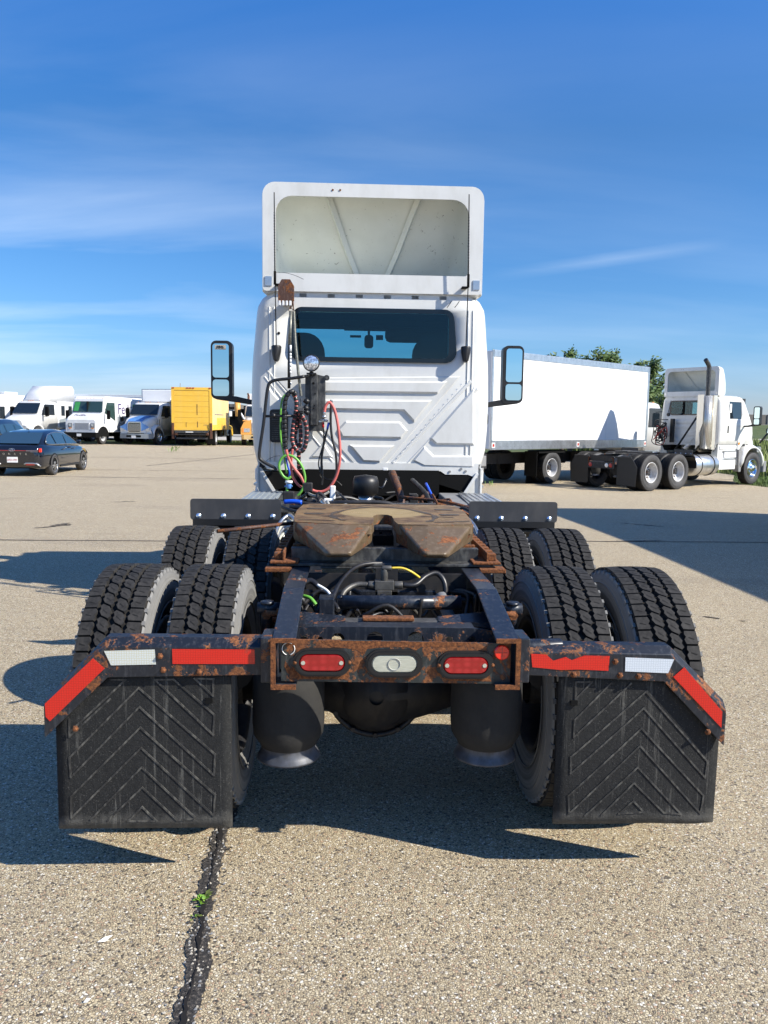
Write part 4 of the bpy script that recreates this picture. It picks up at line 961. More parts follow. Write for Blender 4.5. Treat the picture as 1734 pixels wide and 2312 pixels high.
def rustpatch(pts):
    b=MB(); b.prism([(A(560+.41*x,1400+.41*y,2.7145).x,A(560+.41*x,1400+.41*y,2.7145).z) for x,y in pts],2.7155,2.7142,'y'); b.build('rust_patch',M['rust'],lp)
rustpatch([(400,112),(1230,124),(1180,140),(1090,150),(1010,145),(950,150),(925,168),(880,150),(800,148),(720,152),(655,160),(640,190),(600,165),(540,155),(470,150),(420,130)])
rustpatch([(205,225),(230,262),(280,290),(400,296),(520,288),(545,275),(558,300),(545,325),(400,327),(260,322),(215,290),(200,255)])
rustpatch([(930,255),(950,262),(948,300),(915,322),(895,300),(905,270)])
rustpatch([(1150,300),(1240,310),(1330,300),(1340,338),(1100,334)])
# crossmember with round holes behind the lamp panel, rusty tie bar above
b=MB(); b.prism([(-.418,.74),(.418,.73),(.418,.875),(.30,.895),(-.30,.90),(-.418,.88)],2.86,2.872,'y',0,holes=[circle(x,.852,r_,16) for x,r_ in ((-.33,.014),(-.27,.010),(-.205,.024),(-.07,.030),(.08,.030),(.205,.012),(.29,.012))]); b.box(-.30,.30,2.872,2.95,.883,.895); b.build('tail_crossmember',M['framer'],T,bevel=.003)
b=MB(); b.box(-.20,.21,3.00,3.06,.868,.885); tb=b.build('tie_bar',M['dullalu'],T,bevel=.004)
b=MB(); b.box(-.115,.085,2.99,3.04,.886,.900); b.build('rusty_shim',M['rust'],tb,bevel=.004)
for sg in (-1,1):
    b=MB(); b.loft([[(sg*.41,2.95,.865),(sg*.41,3.12,.90),(sg*.41,3.12,.88),(sg*.41,2.95,.845)],[(sg*.18,2.99,.888),(sg*.18,3.05,.893),(sg*.18,3.05,.88),(sg*.18,2.99,.875)]]); b.build('gusset',M['rustmid'],T)
b=MB(); b.cyl((-.21,3.26,.90),(.30,3.26,.90),.030,.030,14); b.build('cross_tube',M['framer'],T)
b=MB(); b.box(-.285,-.225,3.08,3.16,.80,.955); b.prism([(3.10,.80),(3.30,.80),(3.30,.93),(3.16,.955)],-.245,-.238,'x'); b.build('support_bracket',M['frame'],T,bevel=.004)
# valve and air lines in the bay
vx=-.015; b=MB(); b.box(vx-.042,vx+.042,3.385,3.425,.925,.965); b.cyl((vx,3.405,.96),(vx,3.405,1.02),.016,.016,10); b.box(vx-.032,vx+.032,3.375,3.39,.905,.925); b.cyl((vx-.012,3.40,1.02),(vx+.03,3.40,1.02),.012,.012,8)
b.cyl((vx-.07,3.405,.945),(vx-.042,3.405,.945),.017,.017,8); b.cyl((vx+.042,3.405,.945),(vx+.08,3.405,.945),.017,.017,8); b.build('relay_valve',M['dullalu'],T,bevel=.003)
for nm,pts,r_,mt in (('air_hose',[(vx-.07,3.405,.945),(-.14,3.40,.945),(-.19,3.36,.92),(-.205,3.30,.87),(-.205,3.2,.80)],.012,'dullalu'),
    ('air_hose',[(vx+.08,3.405,.945),(.12,3.41,.945),(.17,3.45,.975),(.22,3.47,.985),(.255,3.45,.94),(.255,3.42,.84)],.012,'hoseblk'),
    ('air_line',[(vx+.03,3.40,1.02),(.06,3.40,1.02),(.10,3.40,1.005),(.14,3.42,.975)],.005,'yellowl'),
    ('air_hose',[(-.36,3.30,.88),(-.30,3.33,.93),(-.25,3.30,.92),(-.21,3.2,.88)],.010,'hoseblk'),
    ('air_hose',[(-.26,3.2,.86),(-.2,3.42,.96),(-.1,3.6,1.0),(.1,3.7,.98)],.010,'hoseblk'),
    ('air_hose',[(-.38,3.15,.80),(-.33,3.22,.90),(-.29,3.2,.84),(-.30,3.1,.78)],.009,'hoseblk'),
    ('air_hose',[(-.38,3.34,.95),(-.33,3.36,.97),(-.28,3.33,.93)],.013,'hoseblk'),
    ('air_line',[(-.355,3.24,.93),(-.325,3.22,.925),(-.30,3.20,.90)],.008,'green_hose'),
    ('air_line',[(-.30,3.30,.965),(-.26,3.28,.945),(-.235,3.24,.92)],.006,'label'),
    ('air_hose',[(.30,3.2,.80),(.33,3.3,.85),(.35,3.42,.9),(.28,3.48,.9)],.009,'hoseblk')):
    b=MB(); b.tube(spline(pts,5),r_,8); b.build(nm,M[mt],T)
for x,y,z,r_ in ((-.375,3.29,.90,.022),(-.36,3.20,.85,.018),(-.33,3.14,.79,.02),(-.385,3.35,.97,.015),(-.31,3.12,.86,.014)): b=MB(); b.cyl((x,y-.025,z),(x+.01,y+.025,z+.01),r_,r_*.8,8); b.cyl((x,y-.035,z),(x,y-.025,z),r_*.6,r_*.6,6); b.build('brake_fitting',M['duct'],T)
b=MB(); b.box(-.36,-.30,3.08,3.085,.80,.845); b.build('valve_tag',M['alu'],T)
b=MB(); b.cyl((.27,3.28,.80),(.23,3.40,.90),.026,.026,10); b.build('shock_absorber',M['grey'],T)
b=MB(); b.box(-.36,.36,3.52,3.55,.72,.97); b.box(-.05,.05,3.50,3.53,.80,1.0); b.build('bay_bulkhead',M['undercar'],T)
for sg in (-1,1):   # rusty bolts and shock eyes outboard of the rails
    for y,z,l in ((3.06,.90,.06),(3.2,.84,.05),(2.82,.84,.05)):
        b=MB(); b.cyl((sg*.43,y,z),(sg*(.43+l),y,z),.011,.011,8); b.cyl((sg*.432,y,z),(sg*.447,y,z),.022,.022,6,sm=False); b.build('bolt',M['boltr'],T)
    b=MB(); b.cyl((sg*.49,3.12,.93),(sg*.50,3.18,.78),.020,.024,12); b.cyl((sg*.44,3.13,.905),(sg*.53,3.13,.905),.024,.024,8); b.lathe([(.925,.0),(.925,.027),(.935,.027),(.935,0)],(sg*.49,3.12,0),'z',12); b.build('shock_mount',M['framer'],T)
    b=MB(); b.lathe([(-.01,.0),(-.01,.020),(.01,.020),(.01,0)],(sg*.49,3.105,.885),'y',6,sm=False); b.build('bolt',M['rust'],T)
# fifth wheel ----------------------------------------------------
fw_pts_top=[(-.405,4.66),(-.44,4.60),(-.455,4.30),(-.445,3.93),(-.43,3.80),(-.19,3.71),(-.062,3.735),(-.050,3.85),(-.048,4.06),(-.03,4.115),(0,4.13),(.03,4.115),(.048,4.06),(.050,3.85),(.062,3.735),(.20,3.70),(.42,3.77),(.435,3.93),(.455,4.30),(.44,4.58),(.405,4.66)]
b=MB(); b.prism(fw_pts_top,1.120,1.170,'z',0,mside=1); ft=b.build('fifth_wheel_plate',[M['fifth'],M['fifthside']],T,bevel=.016,seg=4)
for sg in (-1,1):
    s_=sg
    tp=[(s_*.430,3.80,1.168),(s_*.19,3.71,1.168),(s_*.075,3.735,1.168)]
    b=MB()
    P0=(s_*.430,3.80,1.166);P1=(s_*.20,3.705,1.169);P2=(s_*.064,3.745,1.166);P3=(s_*.160,3.44,1.080);P4=(s_*.258,3.445,1.075);P5=(s_*.445,3.90,1.150);P6=(s_*.445,3.92,1.06);P7=(s_*.27,3.47,1.05);P8=(s_*.160,3.46,1.055);P9=(s_*.060,3.85,1.06);P10=(s_*.055,3.86,1.15)
    b.add([P0,P1,P2,P3,P4,P5,P6,P7,P8,P9,P10],[(0,1,4),(1,2,3,4),(0,4,7,6),(0,6,5),(4,3,8,7),(2,10,9,8),(2,8,3),(6,7,8,9)],0)
    b.build('ramp',M['fifthside'],ft,bevel=.018,seg=4)
    b=MB(); b.prism([(s_*.26,3.80),(s_*.425,3.86),(s_*.435,4.60),(s_*.26,4.60)],1.01,1.118,'z'); b.build('underside_rib',M['undercar'],ft,bevel=.005)
    b=MB(); b.box(min(s_*.40,s_*.435),max(s_*.40,s_*.435),3.9,4.6,1.03,1.132); b.build('side_skirt',M['fifthside'],ft)
    for y in (4.13,4.38):
        b=MB(); b.prism(rrect(min(s_*.30,s_*.405),max(s_*.30,s_*.405),y-.035,y+.035,.03),1.170,1.1725,'z',0); b.build('grease_groove',M['grease'],ft)
# raised omega-shaped grease track and lines
om=[(-.185,3.86),(-.22,3.90),(-.262,4.06),(-.235,4.22),(-.13,4.42),(0,4.50),(.13,4.42),(.235,4.20),(.27,4.05),(.235,3.88),(.205,3.82)]
b=MB(); pts=spline([(x,y,1.1715) for x,y in om],7)
for i in range(len(pts)-1):
    p,q=pts[i],pts[i+1]; t=(q-p).normalized(); nn=Vector((-t.y,t.x,0))*(.013+.006*math.sin(i*.7)); b.add([p+nn,p-nn,q-nn,q+nn],[(0,1,2,3)])
b.build('grease_track',M['grease'],ft)
b=MB()
for x0,y0,x1,y1,w_ in ((-.30,4.03,-.19,4.03,.006),(.20,4.06,.36,4.02,.008),(-.42,3.87,-.24,3.84,.008),(.24,3.80,.42,3.86,.010),(-.40,4.52,-.05,4.56,.008)):
    t=(Vector((x1,y1))-Vector((x0,y0))).normalized(); nn=Vector((-t.y,t.x))*w_
    b.add([(x0+nn.x,y0+nn.y,1.1718),(x0-nn.x,y0-nn.y,1.1718),(x1-nn.x,y1-nn.y,1.1718),(x1+nn.x,y1+nn.y,1.1718)],[(0,1,2,3)])
b.build('grease_streak',M['grease'],ft)
b=MB(); b.box(-.05,.05,3.9,4.12,1.04,1.09); b.cyl((-.012,3.98,1.09),(-.012,3.98,1.10),.008,.008,6); b.build('lock_jaw',M['black'],ft)
b=MB(); b.tube([(-.43,4.35,1.10),(-.62,4.15,1.10),(-.83,3.98,1.095)],.010,8); b.build('release_handle',M['brownbox'],ft)
# slide base
b=MB(); b.box(-.50,.50,3.62,3.70,.985,1.0); b.box(-.44,.44,3.70,3.74,.995,1.06); b.box(-.30,.12,3.615,3.63,.975,.985); sb=b.build('slide_base',M['duct'],T,bevel=.004)
for sg in (-1,1):
    b=MB(); b.box(min(sg*.40,sg*.53),max(sg*.40,sg*.53),3.60,4.8,1.0,1.012); b.box(min(sg*.465,sg*.475),max(sg*.465,sg*.475),3.62,4.8,1.012,1.055)
    b.box(min(sg*.43,sg*.55),max(sg*.43,sg*.55),3.575,3.66,.965,.985)
    for i in range(12):
        y=3.64+i*.095; b.box(min(sg*.475,sg*.515),max(sg*.475,sg*.515),y,y+.05,1.012,1.045)
    b.build('slide_rack',M['rust'],sb,bevel=.004)
    b=MB(); b.prism([(3.95,1.0),(4.35,1.0),(4.25,1.10),(4.05,1.10)],sg*.35,sg*.41,'x'); b.build('pivot_bracket',M['rustmid'],sb,bevel=.006)
    b=MB(); b.box(min(sg*.29,sg*.44),max(sg*.29,sg*.44),3.80,3.84,1.0,1.06); b.build('stop_plate',M['rust'],sb,bevel=.003)
# mudflap hangers ------------------------------------------------
flapthing={}
def hanger(sg,pin,pk,pe,bin_,bk,be):
    # top line points pin->pk->pe, bottom line points
    tops=[Vector(p) for p in (pin,pk,pe)]; bots=[Vector(p) for p in (bin_,bk,be)]
    b=MB(); secs=[]
    for t,o in zip(tops,bots):
        u=(t-o); secs.append([(o.x,2.72,o.y),(o.x+u.x*.80,2.72,o.y+u.y*.80),(t.x,2.752,t.y),(t.x,2.80,t.y),(t.x,2.80,t.y-.008),(o.x+u.x*.78,2.76,o.y+u.y*.76),(o.x+u.x*.05,2.735,o.y+.003)])
    secs=[secs[0],secs[1],secs[2]]
    b.loft([[(p[0]*1.0,p[1],p[2]) for p in s_] for s_ in secs]); h=b.build('mudflap_hanger',M['rustmid'],T,bevel=.003)
    return h
hl=hanger(-1,(-.445,.887),(-1.010,.890),(-1.222,.672),(-.445,.762),(-1.000,.752),(-1.222,.535))
hr=hanger(1,(.445,.868),(.985,.862),(1.195,.660),(.445,.762),(.960,.738),(1.193,.498))
def tapepiece(pts,mt,par,nm='reflective_tape',y=2.7185):
    b=MB(); b.prism(pts,y,y-.0015,'y'); return b.build(nm,mt,par)
def d2(x,y): q=A(x*1.0452,y*1.0452,2.7185); return (q.x,q.z)
tapepiece([d2(*p) for p in [(225,1406),(334,1403),(337,1435),(240,1437)]],M['tape_wy'],hl)
tapepiece([d2(*p) for p in [(372,1402),(550,1403),(551,1434),(373,1434)]],M['tape_r'],hl)
tapepiece([d2(*p) for p in [(201,1422),(226,1444),(108,1558),(99,1548),(97,1520)]],M['tape_r'],hl)
tapepiece([d2(*p) for p in [(1147,1412),(1180,1414),(1195,1427),(1222,1419),(1235,1426),(1262,1416),(1317,1417),(1314,1449),(1250,1446),(1210,1447),(1150,1441)]],M['tape_r'],hr)
tapepiece([d2(*p) for p in [(1351,1420),(1456,1424),(1443,1454),(1350,1450)]],M['tape_w'],hr)
tapepiece([d2(*p) for p in [(1478,1441),(1560,1537),(1558,1572),(1454,1462)]],M['tape_r'],hr)
for x,y,par in ((345,1418,hl),(352,1448,hl),(162,1575,hl),(430,1452,hl),(1330,1430,hr),(1340,1460,hr),(1240,1458,hr),(1530,1582,hr),(1380,1462,hr)):
    q=A(x*1.0452,y*1.0452,2.715); b=MB(); b.lathe([(-.012,0),(-.011,.006),(-.004,.009),(0,.012)],(q.x,2.719,q.z),'y',6,sm=False); b.build('bolt',M['boltr'],par)
for sg in (-1,1):
    b=MB(); b.box(min(sg*.43,sg*.47),max(sg*.43,sg*.47),2.70,2.83,.74,.90); b.cyl((sg*.43,2.76,.85),(sg*.60,2.78,.85),.03,.03,10); b.build('hanger_mount',M['rustmid'],T,bevel=.004)
def mudflap(sg,outl,chev,par):
    n_=14
    xs=[p[0] for p in outl]; x0,x1=min(xs),max(xs); zs_=[p[1] for p in outl]; z0,z1=min(zs_),max(zs_)
    def bow(x,z):
        t=max(0,(z1-z)/(z1-z0)); u=(x-(x0+x1)/2)/((x1-x0)/2)
        return 2.742+(.012*t*u*u if sg>0 else .003*t*u)
    b=MB(); nx,nz=16,16; top=lambda x: z1
    pts=[]
    def inside_top(x):
        # upper limit following the hanger
        ks=sorted(outl_top)
        for (a,za),(c,zc) in zip(ks,ks[1:]):
            if a<=x<=c: return za+(zc-za)*(x-a)/(c-a)
        return ks[0][1] if x<ks[0][0] else ks[-1][1]
    outl_top=[p for p in outl if p[2]]
    outl_bot=[p for p in outl if not p[2]]
    def inside_bot(x):
        ks=sorted(outl_bot)
        for (a,za,_),(c,zc,_) in zip(ks,ks[1:]):
            if a<=x<=c: return za+(zc-za)*(x-a)/(c-a)
        return ks[0][1]
    outl_top=[(p[0],p[1]) for p in outl_top]
    for k,(dy) in enumerate((0,.009)):
        for j in range(nz+1):
            for i in range(nx+1):
                x=x0+(x1-x0)*i/nx; t=j/nz; zb=inside_bot(x); zt=inside_top(x); z=zb+(zt-zb)*t
                pts.append((x,bow(x,z)+dy,z))
    S=(nx+1)*(nz+1); fs=[]
    for k in range(2):
        for j in range(nz):
            for i in range(nx): a=k*S+j*(nx+1)+i; fs.append((a,a+1,a+nx+2,a+nx+1))
    for i in range(nx): fs+= [(i,i+1,S+i+1,S+i),(nz*(nx+1)+i,nz*(nx+1)+i+1,S+nz*(nx+1)+i+1,S+nz*(nx+1)+i)]
    for j in range(nz): a=j*(nx+1); fs+= [(a,a+nx+1,S+a+nx+1,S+a),(a+nx,a+nx+nx+1,S+a+nx+nx+1,S+a+nx)]
    b.add(pts,fs,0,True); o=b.build('mudflap',M['flap'],T)
    b=MB()
    for line in chev:
        for p,q in zip(line,line[1:]):
            P_=Vector(p);Q=Vector(q); t=(Q-P_).normalized(); nn=Vector((-t.y,t.x))*.0032; k0=6
            for kk in range(k0):
                a=P_.lerp(Q,kk/k0);c=P_.lerp(Q,(kk+1)/k0)
                if kk==k0-1: c=c+t*.003
                v4=[a+nn,a-nn,c-nn,c+nn]; b.add([(v.x,bow(v.x,v.y)+.001,v.y) for v in v4]+[(v.x*.999+.001*a.x,bow(v.x,v.y)-.0028,v.y*.7+.3*((a.y+c.y)/2 if 0 else v.y)) for v in v4],[(4,5,6,7),(0,1,5,4),(1,2,6,5),(2,3,7,6),(3,0,4,7)])
    b.build('chevron_ribs',M['flaprib'],o,kind='stuff')
    return o
def c7(x,y): q=A(60+.33755*x,1240+.33755*y,2.745); return (q.x,q.z)
def c8b(x,y): q=A(1120+.33755*x,1240+.33755*y,2.745); return (q.x,q.z)
chl=[[(290,1220),(665,870),(570,870)],[(290,1390),(752,925),(1262,1370),(1255,1510),(757,1052),(300,1520),(290,1390)],[(300,1650),(762,1190),(1262,1640),(1252,1780),(768,1325),(305,1790),(300,1650)],
 [(430,1805),(772,1455),(1125,1790)],[(545,1810),(775,1590),(1010,1810),(1120,1800)],[(775,1720),(870,1815),(680,1815),(775,1720)],
 [(1125,862),(1252,865),(1248,978),(1125,862)],[(862,870),(1250,1240),(1258,1105),(985,868),(862,870)],[(290,1130),(290,1250),(560,1000)]]
chr_=[[(530,885),(640,885),(530,1000),(530,885)],[(770,890),(525,1140),(520,1255),(900,895)],[(500,1390),(1000,950),(1415,1420),(1400,1530),(985,1060),(500,1500),(500,1390)],
 [(485,1650),(970,1195),(1390,1650),(1370,1770),(960,1310),(490,1770),(485,1650)],[(590,1785),(945,1455),(1240,1775)],[(700,1780),(920,1560),(1120,1760),(1230,1772)],[(915,1680),(985,1755),(820,1765),(915,1680)]]
mudflap(-1,[(-.588,.190,0),(-1.190,.192,0),(-.578,.770,1),(-1.00,.765,1),(-1.09,.69,1),(-1.190,.585,1)],[[c7(*p) for p in l] for l in chl],hl)
mudflap(1,[(.594,.190,0),(.80,.195,0),(.95,.197,0),(1.10,.189,0),(1.186,.192,0),(.588,.765,1),(.95,.755,1),(1.05,.67,1),(1.186,.545,1)],[[c8b(*p) for p in l] for l in chr_],hr)
for x,z in ((-.655,.665),(.645,.655)):
    b=MB(); b.box(x-.012,x+.012,2.736,2.742,z-.008,z+.008); b.box(x-.012,x+.012,2.733,2.737,z-.009,z-.005); b.build('flap_slot',M['black'],T)
# machinery under the cab ---------------------------------------
b=MB(); b.box(-.55,.60,6.9,6.96,1.02,1.24); b.box(-.85,.90,7.25,7.35,.80,1.26); b.build('engine_bay_wall',M['black'],T)
b=MB(); b.cyl((-.60,5.62,1.045),(-.05,5.62,1.045),.018,.018,8)
b.box(-.12,.48,5.55,5.62,1.05,1.085); b.box(-.42,.48,5.70,5.78,.98,1.01); b.build('deck_crossbar',M['frame'],T,bevel=.004)
b=MB(); b.lathe([(1.07,.0),(1.07,.06),(1.09,.10),(1.18,.105),(1.225,.09),(1.24,.0)],(-.05,6.3,0),'z',22); b.build('air_dryer',M['blackplast'],T)
b=MB(); b.cyl((-.05,6.3,1.0),(-.05,6.3,1.07),.055,.06,16); b.build('dryer_base',M['alu'],T)
b=MB(); b.tube(spline([(.17,6.5,1.24),(.19,6.4,1.18),(.22,6.3,1.10),(.24,6.2,.98)],4),.032,10); b.build('exhaust_pipe',M['brownbox'],T)
b=MB(); b.lathe([(.1,0),(.1,.12),(.13,.13),(.17,.0)],(-.2,5.4,.93),'z',20); b.build('air_tank_cap',M['grey'],T)
for pts,r_,mt,nm in (([(.32,6.3,1.20),(.40,6.0,1.12),(.44,5.8,1.02),(.50,5.6,.98)],.018,'hoseblk','coolant_hose'),([(.42,6.2,1.18),(.46,5.95,1.08),(.50,5.75,1.03)],.011,'blue','blue_line'),([(.48,5.7,1.045),(.53,5.55,1.0)],.018,'alu','pipe'),
  ([(-.55,5.5,1.09),(-.35,5.45,1.08),(-.15,5.45,1.07),(.05,5.5,1.02)],.014,'hoseblk','cable'),([(-.5,5.55,1.06),(-.25,5.48,1.095),(.1,5.5,1.09),(.2,5.5,1.0)],.016,'hoseblk','cable'),([(-.30,6.0,1.15),(-.24,5.8,1.12),(-.15,5.7,1.05),(-.1,5.6,1.0)],.008,'hoseblk','cable'),
  ([(-.36,5.5,1.10),(-.28,5.2,1.0)],.016,'alu','pipe'),([(-.33,5.5,1.10),(-.25,5.2,1.0)],.012,'grey_hose','pipe'),([(.02,6.4,1.16),(.08,6.35,1.13),(.12,6.4,1.2)],.008,'frame','clip'),([(-.62,5.45,1.10),(-.56,5.44,1.105),(-.50,5.43,1.10)],.016,'blue','blue_connector'),
  ([(-.66,5.43,1.08),(-.56,5.3,1.06),(-.45,5.2,1.05)],.012,'hoseblk','cable'),([(.55,5.5,1.0),(.60,5.45,1.07),(.66,5.4,1.05)],.010,'hoseblk','cable'),([(.2,5.9,1.1),(.5,5.7,1.09),(.7,5.6,1.05)],.012,'brownbox','bracket_bar')):
    b=MB(); b.tube(spline(pts,4),r_,8); b.build(nm,M[mt],T)
for sg in (-1,1):
    for k in range(4):   # coiled bright conduit beside the fifth wheel
        b=MB(); b.tube(spline([(sg*.50,4.9,.93+.035*k),(sg*.55,4.97,.96+.035*k),(sg*.60,4.9,.935+.03*k),(sg*.62,4.75,.87+.03*k)],4),.011,6); b.build('conduit',M['alu' if k%2 else 'grey_hose'],T)
b=MB()
for a,c in (((.44,5.55,1.09),(.60,5.5,1.05)),((.44,5.55,1.09),(.52,5.5,1.02)),((.60,5.5,1.05),(.52,5.5,1.02)),((.60,5.5,1.05),(.68,5.55,1.0)),((.52,5.5,1.02),(.68,5.55,1.0)),((.44,5.55,1.09),(.42,5.7,1.14))): b.tube([a,c],.010,4,sm=False)
b.build('rusty_cradle',M['rust'],T)
for x,y,z,sx,sy,sz,mt in ((-.50,6.2,1.16,.05,.04,.05,'duct'),(-.30,5.9,1.13,.02,.02,.05,'label'),(-.33,5.85,1.07,.035,.02,.02,'label'),(.13,6.92,1.245,.022,.005,.016,'label'),(.20,6.5,1.2,.04,.03,.04,'duct'),(-.64,6.1,1.1,.06,.04,.05,'duct'),(-.28,6.3,1.06,.06,.05,.08,'undercar'),(.33,6.3,1.06,.05,.05,.09,'undercar'),(.03,5.53,1.065,.03,.01,.012,'label'),(-.46,6.0,1.05,.05,.05,.05,'duct')):
    b=MB(); q_=1.0 if mt=='label' else .72; b.box(x-sx*q_,x+sx*q_,y-sy,y+sy,z-sz,z+sz*(1 if q_==1 else .35)); b.build('component_box' if mt!='label' else 'component_tag',M['undercar' if mt=='duct' else mt],T,bevel=.008)
_r=random.Random(31)
for k in range(15):   # tangle of dark lines in the engine bay
    x=_r.uniform(-.55,.5); y=_r.uniform(5.8,6.6); pts=[(x,y,_r.uniform(.98,1.10))]
    for j in range(4): x+=_r.uniform(-.16,.16); y+=_r.uniform(-.1,.1); x=max(-.6,min(.6,x)); pts.append((x,y,_r.uniform(.96,1.08)))
    b=MB(); b.tube(spline(pts,5),_r.choice((.006,.009,.013,.016)),7); b.build('engine_hose',M[_r.choice(('hoseblk','hoseblk','hoseblk','undercar','dullalu','brownbox'))],T)
for k in range(16):   # and between the frame rails
    x=_r.uniform(-.36,.34); y=_r.uniform(3.1,3.48); pts=[(x,y,_r.uniform(.78,.9))]
    for j in range(4): x=max(-.38,min(.38,x+_r.uniform(-.12,.12))); y=max(3.05,min(3.49,y+_r.uniform(-.1,.1))); pts.append((x,y,_r.uniform(.76,.93)))
    b=MB(); b.tube(spline(pts,5),_r.choice((.005,.008,.011)),7); b.build('air_hose',M[_r.choice(('hoseblk','hoseblk','undercar','dullalu'))],T)
for k in range(10):
    x=_r.choice((-1,1))*_r.uniform(.15,.38); z=_r.uniform(.78,.93); y=3.495; b=MB(); b.cyl((x,y,z),(x,y+.02,z),_r.uniform(.012,.028),.01,8); b.build('bolt',M['undercar'],T)
# air line pylon and hoses --------------------------------------
def c6(x,y,Y): return A(560+.15375*x,820+.15375*y,Y)
def pk(pts,Y): return [(A(560+.15375*p[0],820+.15375*p[1],Y+(p[2] if len(p)>2 else 0))) for p in pts]
YP=6.80
q0=c6(840,170,YP);q1=c6(1128,1000,YP)
b=MB(); x0,x1,z1,z0=q0.x,q1.x,q0.z,q1.z
b.prism([(x0,z1),(x0+.095,z1+.004),(x1,z1-.01),(x1,z0+.14),(x1-.02,z0),(x0+.03,z0),(x0+.025,z0+.28),(x0,z0+.28)],YP,6.94,'y'); py_=b.build('hose_pylon',M['duct'],T,bevel=.006)
b=MB(); b.box(x0+.045,x0+.105,YP-.03,YP,z1-.42,z1+.005); b.build('pylon_front_plate',M['duct'],py_,bevel=.005)
for px_,pz_ in ((960,295),(985,450),(965,665),(975,625)):
    q=c6(px_,pz_,YP-.032); b=MB(); b.cyl((q.x,YP-.034,q.z),(q.x,YP-.029,q.z),.011 if pz_==295 else .006,None,10); b.build('pylon_hole',M['black'],py_)
b=MB(); q=c6(1155,215,YP); b.prism(circle(q.x,q.z,.024,12),YP-.01,YP+.0,'y'); b.cyl((q.x,YP-.02,q.z),(q.x,YP-.01,q.z),.011,.011,6); b.build('pylon_lug',M['duct'],py_)
# work lamp
q=c6(930,0,6.72); LX,LZ=q.x,q.z+.0
b=MB(); b.lathe([(-.022,.060),(-.026,.066),(-.014,.070),(.02,.068),(.05,.052),(.065,.02),(.067,0)],(LX,6.72,LZ),'y',28); wl=b.build('work_lamp',M['blackplast'],T)
b=MB(); b.lathe([(-.023,.060),(-.028,.04),(-.030,0)],(LX,6.72,LZ),'y',24); b.build('lamp_glass',M['lampglass'],wl)
b=MB(); b.cyl((LX,6.75,LZ-.068),(LX,6.75,LZ-.10),.018,.018,8); b.box(LX-.04,LX+.04,6.72,6.78,LZ-.090,LZ-.078); b.build('lamp_bracket',M['blackplast'],wl)
# guard hoop
b=MB(); b.tube(spline(pk([(830,195),(600,228),(420,245),(330,280),(292,350),(262,560),(228,880),(180,1200),(166,1350),(190,1420),(300,1490),(380,1530),(405,1560)],6.62),4),.0135,10)
b.tube(pk([(232,778),(680,775)],6.62)+[c6(690,775,6.9)],.011,8); b.tube([c6(405,1560,6.62),c6(410,1560,6.96)],.013,8); b.tube([c6(830,195,6.62),c6(850,195,6.82)],.013,8)
b.cyl(c6(350,772,6.615),c6(400,772,6.615),.018,.018,8); b.tube(pk([(590,1300),(665,1235)],6.66),.012,6); b.build('guard_hoop',M['blackplast'],T)
# vent
q0=w4([(330,402),(388,565)]); b=MB(); b.prism(rrect(q0[0][0]-.005,q0[1][0]+.05,q0[1][1],q0[0][1],.03),6.955,6.985,'y'); vt=b.build('cab_vent',M['blackplast'],T)
b=MB()
for i in range(13): z=q0[1][1]+.03+i*(q0[0][1]-q0[1][1]-.06)/12; b.box(q0[0][0]+.015,q0[1][0]+.03,6.945,6.957,z-.004,z+.004)
b.build('vent_louvre',M['duct'],vt,kind='stuff')
def c7b(x,y,Y): return A(460+.1808*x,640+.1808*y,Y)
# hanging supports: sleeve and spring
b=MB(); p=[c7b(1085,345,6.70),c7b(1072,800,6.68),c7b(1065,1000,6.67),c7b(1065,1310,6.66)]
b.tube(p,.0125,10); sl=b.build('hose_support_tube',M['blackplast'],T)
for y0,y1 in ((770,850),(870,900),(905,940),(950,985),(995,1040),(1050,1085),(1095,1120),(1190,1220),(1232,1262)):
    b=MB(); b.tube([c7b(1084,y0,6.665),c7b(1083,y1,6.663)],.0085,8,caps=True); b.build('tube_print',M['label'],sl)
b=MB(); b.tube([c7b(1087,350,6.694),c7b(1074,760,6.678)],.0132,10); b.build('spring_sleeve',M['springm'],sl)
b=MB(); pts=spline([c7b(1125,350,6.72),c7b(1142,700,6.70),c7b(1165,950,6.69),c7b(1185,1150,6.69),c7b(1215,1405,6.70)],26)
b.tube(pts,.012,8,rf=lambda i:.0125 if i%2 else .0105); b.build('hanger_spring',M['springm'],T)
b=MB(); b.tube([c7b(1085,330,6.70)+Vector((.016*math.cos(a),0,.016*math.sin(a))) for a in [i*.5 for i in range(13)]],.003,6); b.tube([c7b(1098,180,6.70),c7b(1087,320,6.70)],.005,6); b.tube([c7b(1112,180,6.70),c7b(1122,340,6.70)],.005,6); b.build('hanger_ring',M['brownbox'],T)
# brown bracket box at the top
q0=c7b(935,5,6.74);q1=c7b(1130,270,6.74)
b=MB(); b.prism([(q0.x,q0.z-.02),(q0.x+.03,q0.z+.03),(q1.x-.03,q0.z+.03),(q1.x,q0.z-.02),(q1.x,q1.z+.03),(q0.x,q1.z+.01)],6.69,6.74,'y'); b.box(q0.x+.01,q1.x-.02,6.74,7.0,q1.z+.03,q1.z+.06); bx=b.build('rusted_support_bracket',M['brownbox'],T,bevel=.004)
b=MB()
for i in range(4): b.box(q0.x+.002+i*.029,q0.x+.022+i*.029,6.688,6.70,q1.z-.012,q1.z+.028)
b.build('bracket_tab',M['white2'],bx,bevel=.004)
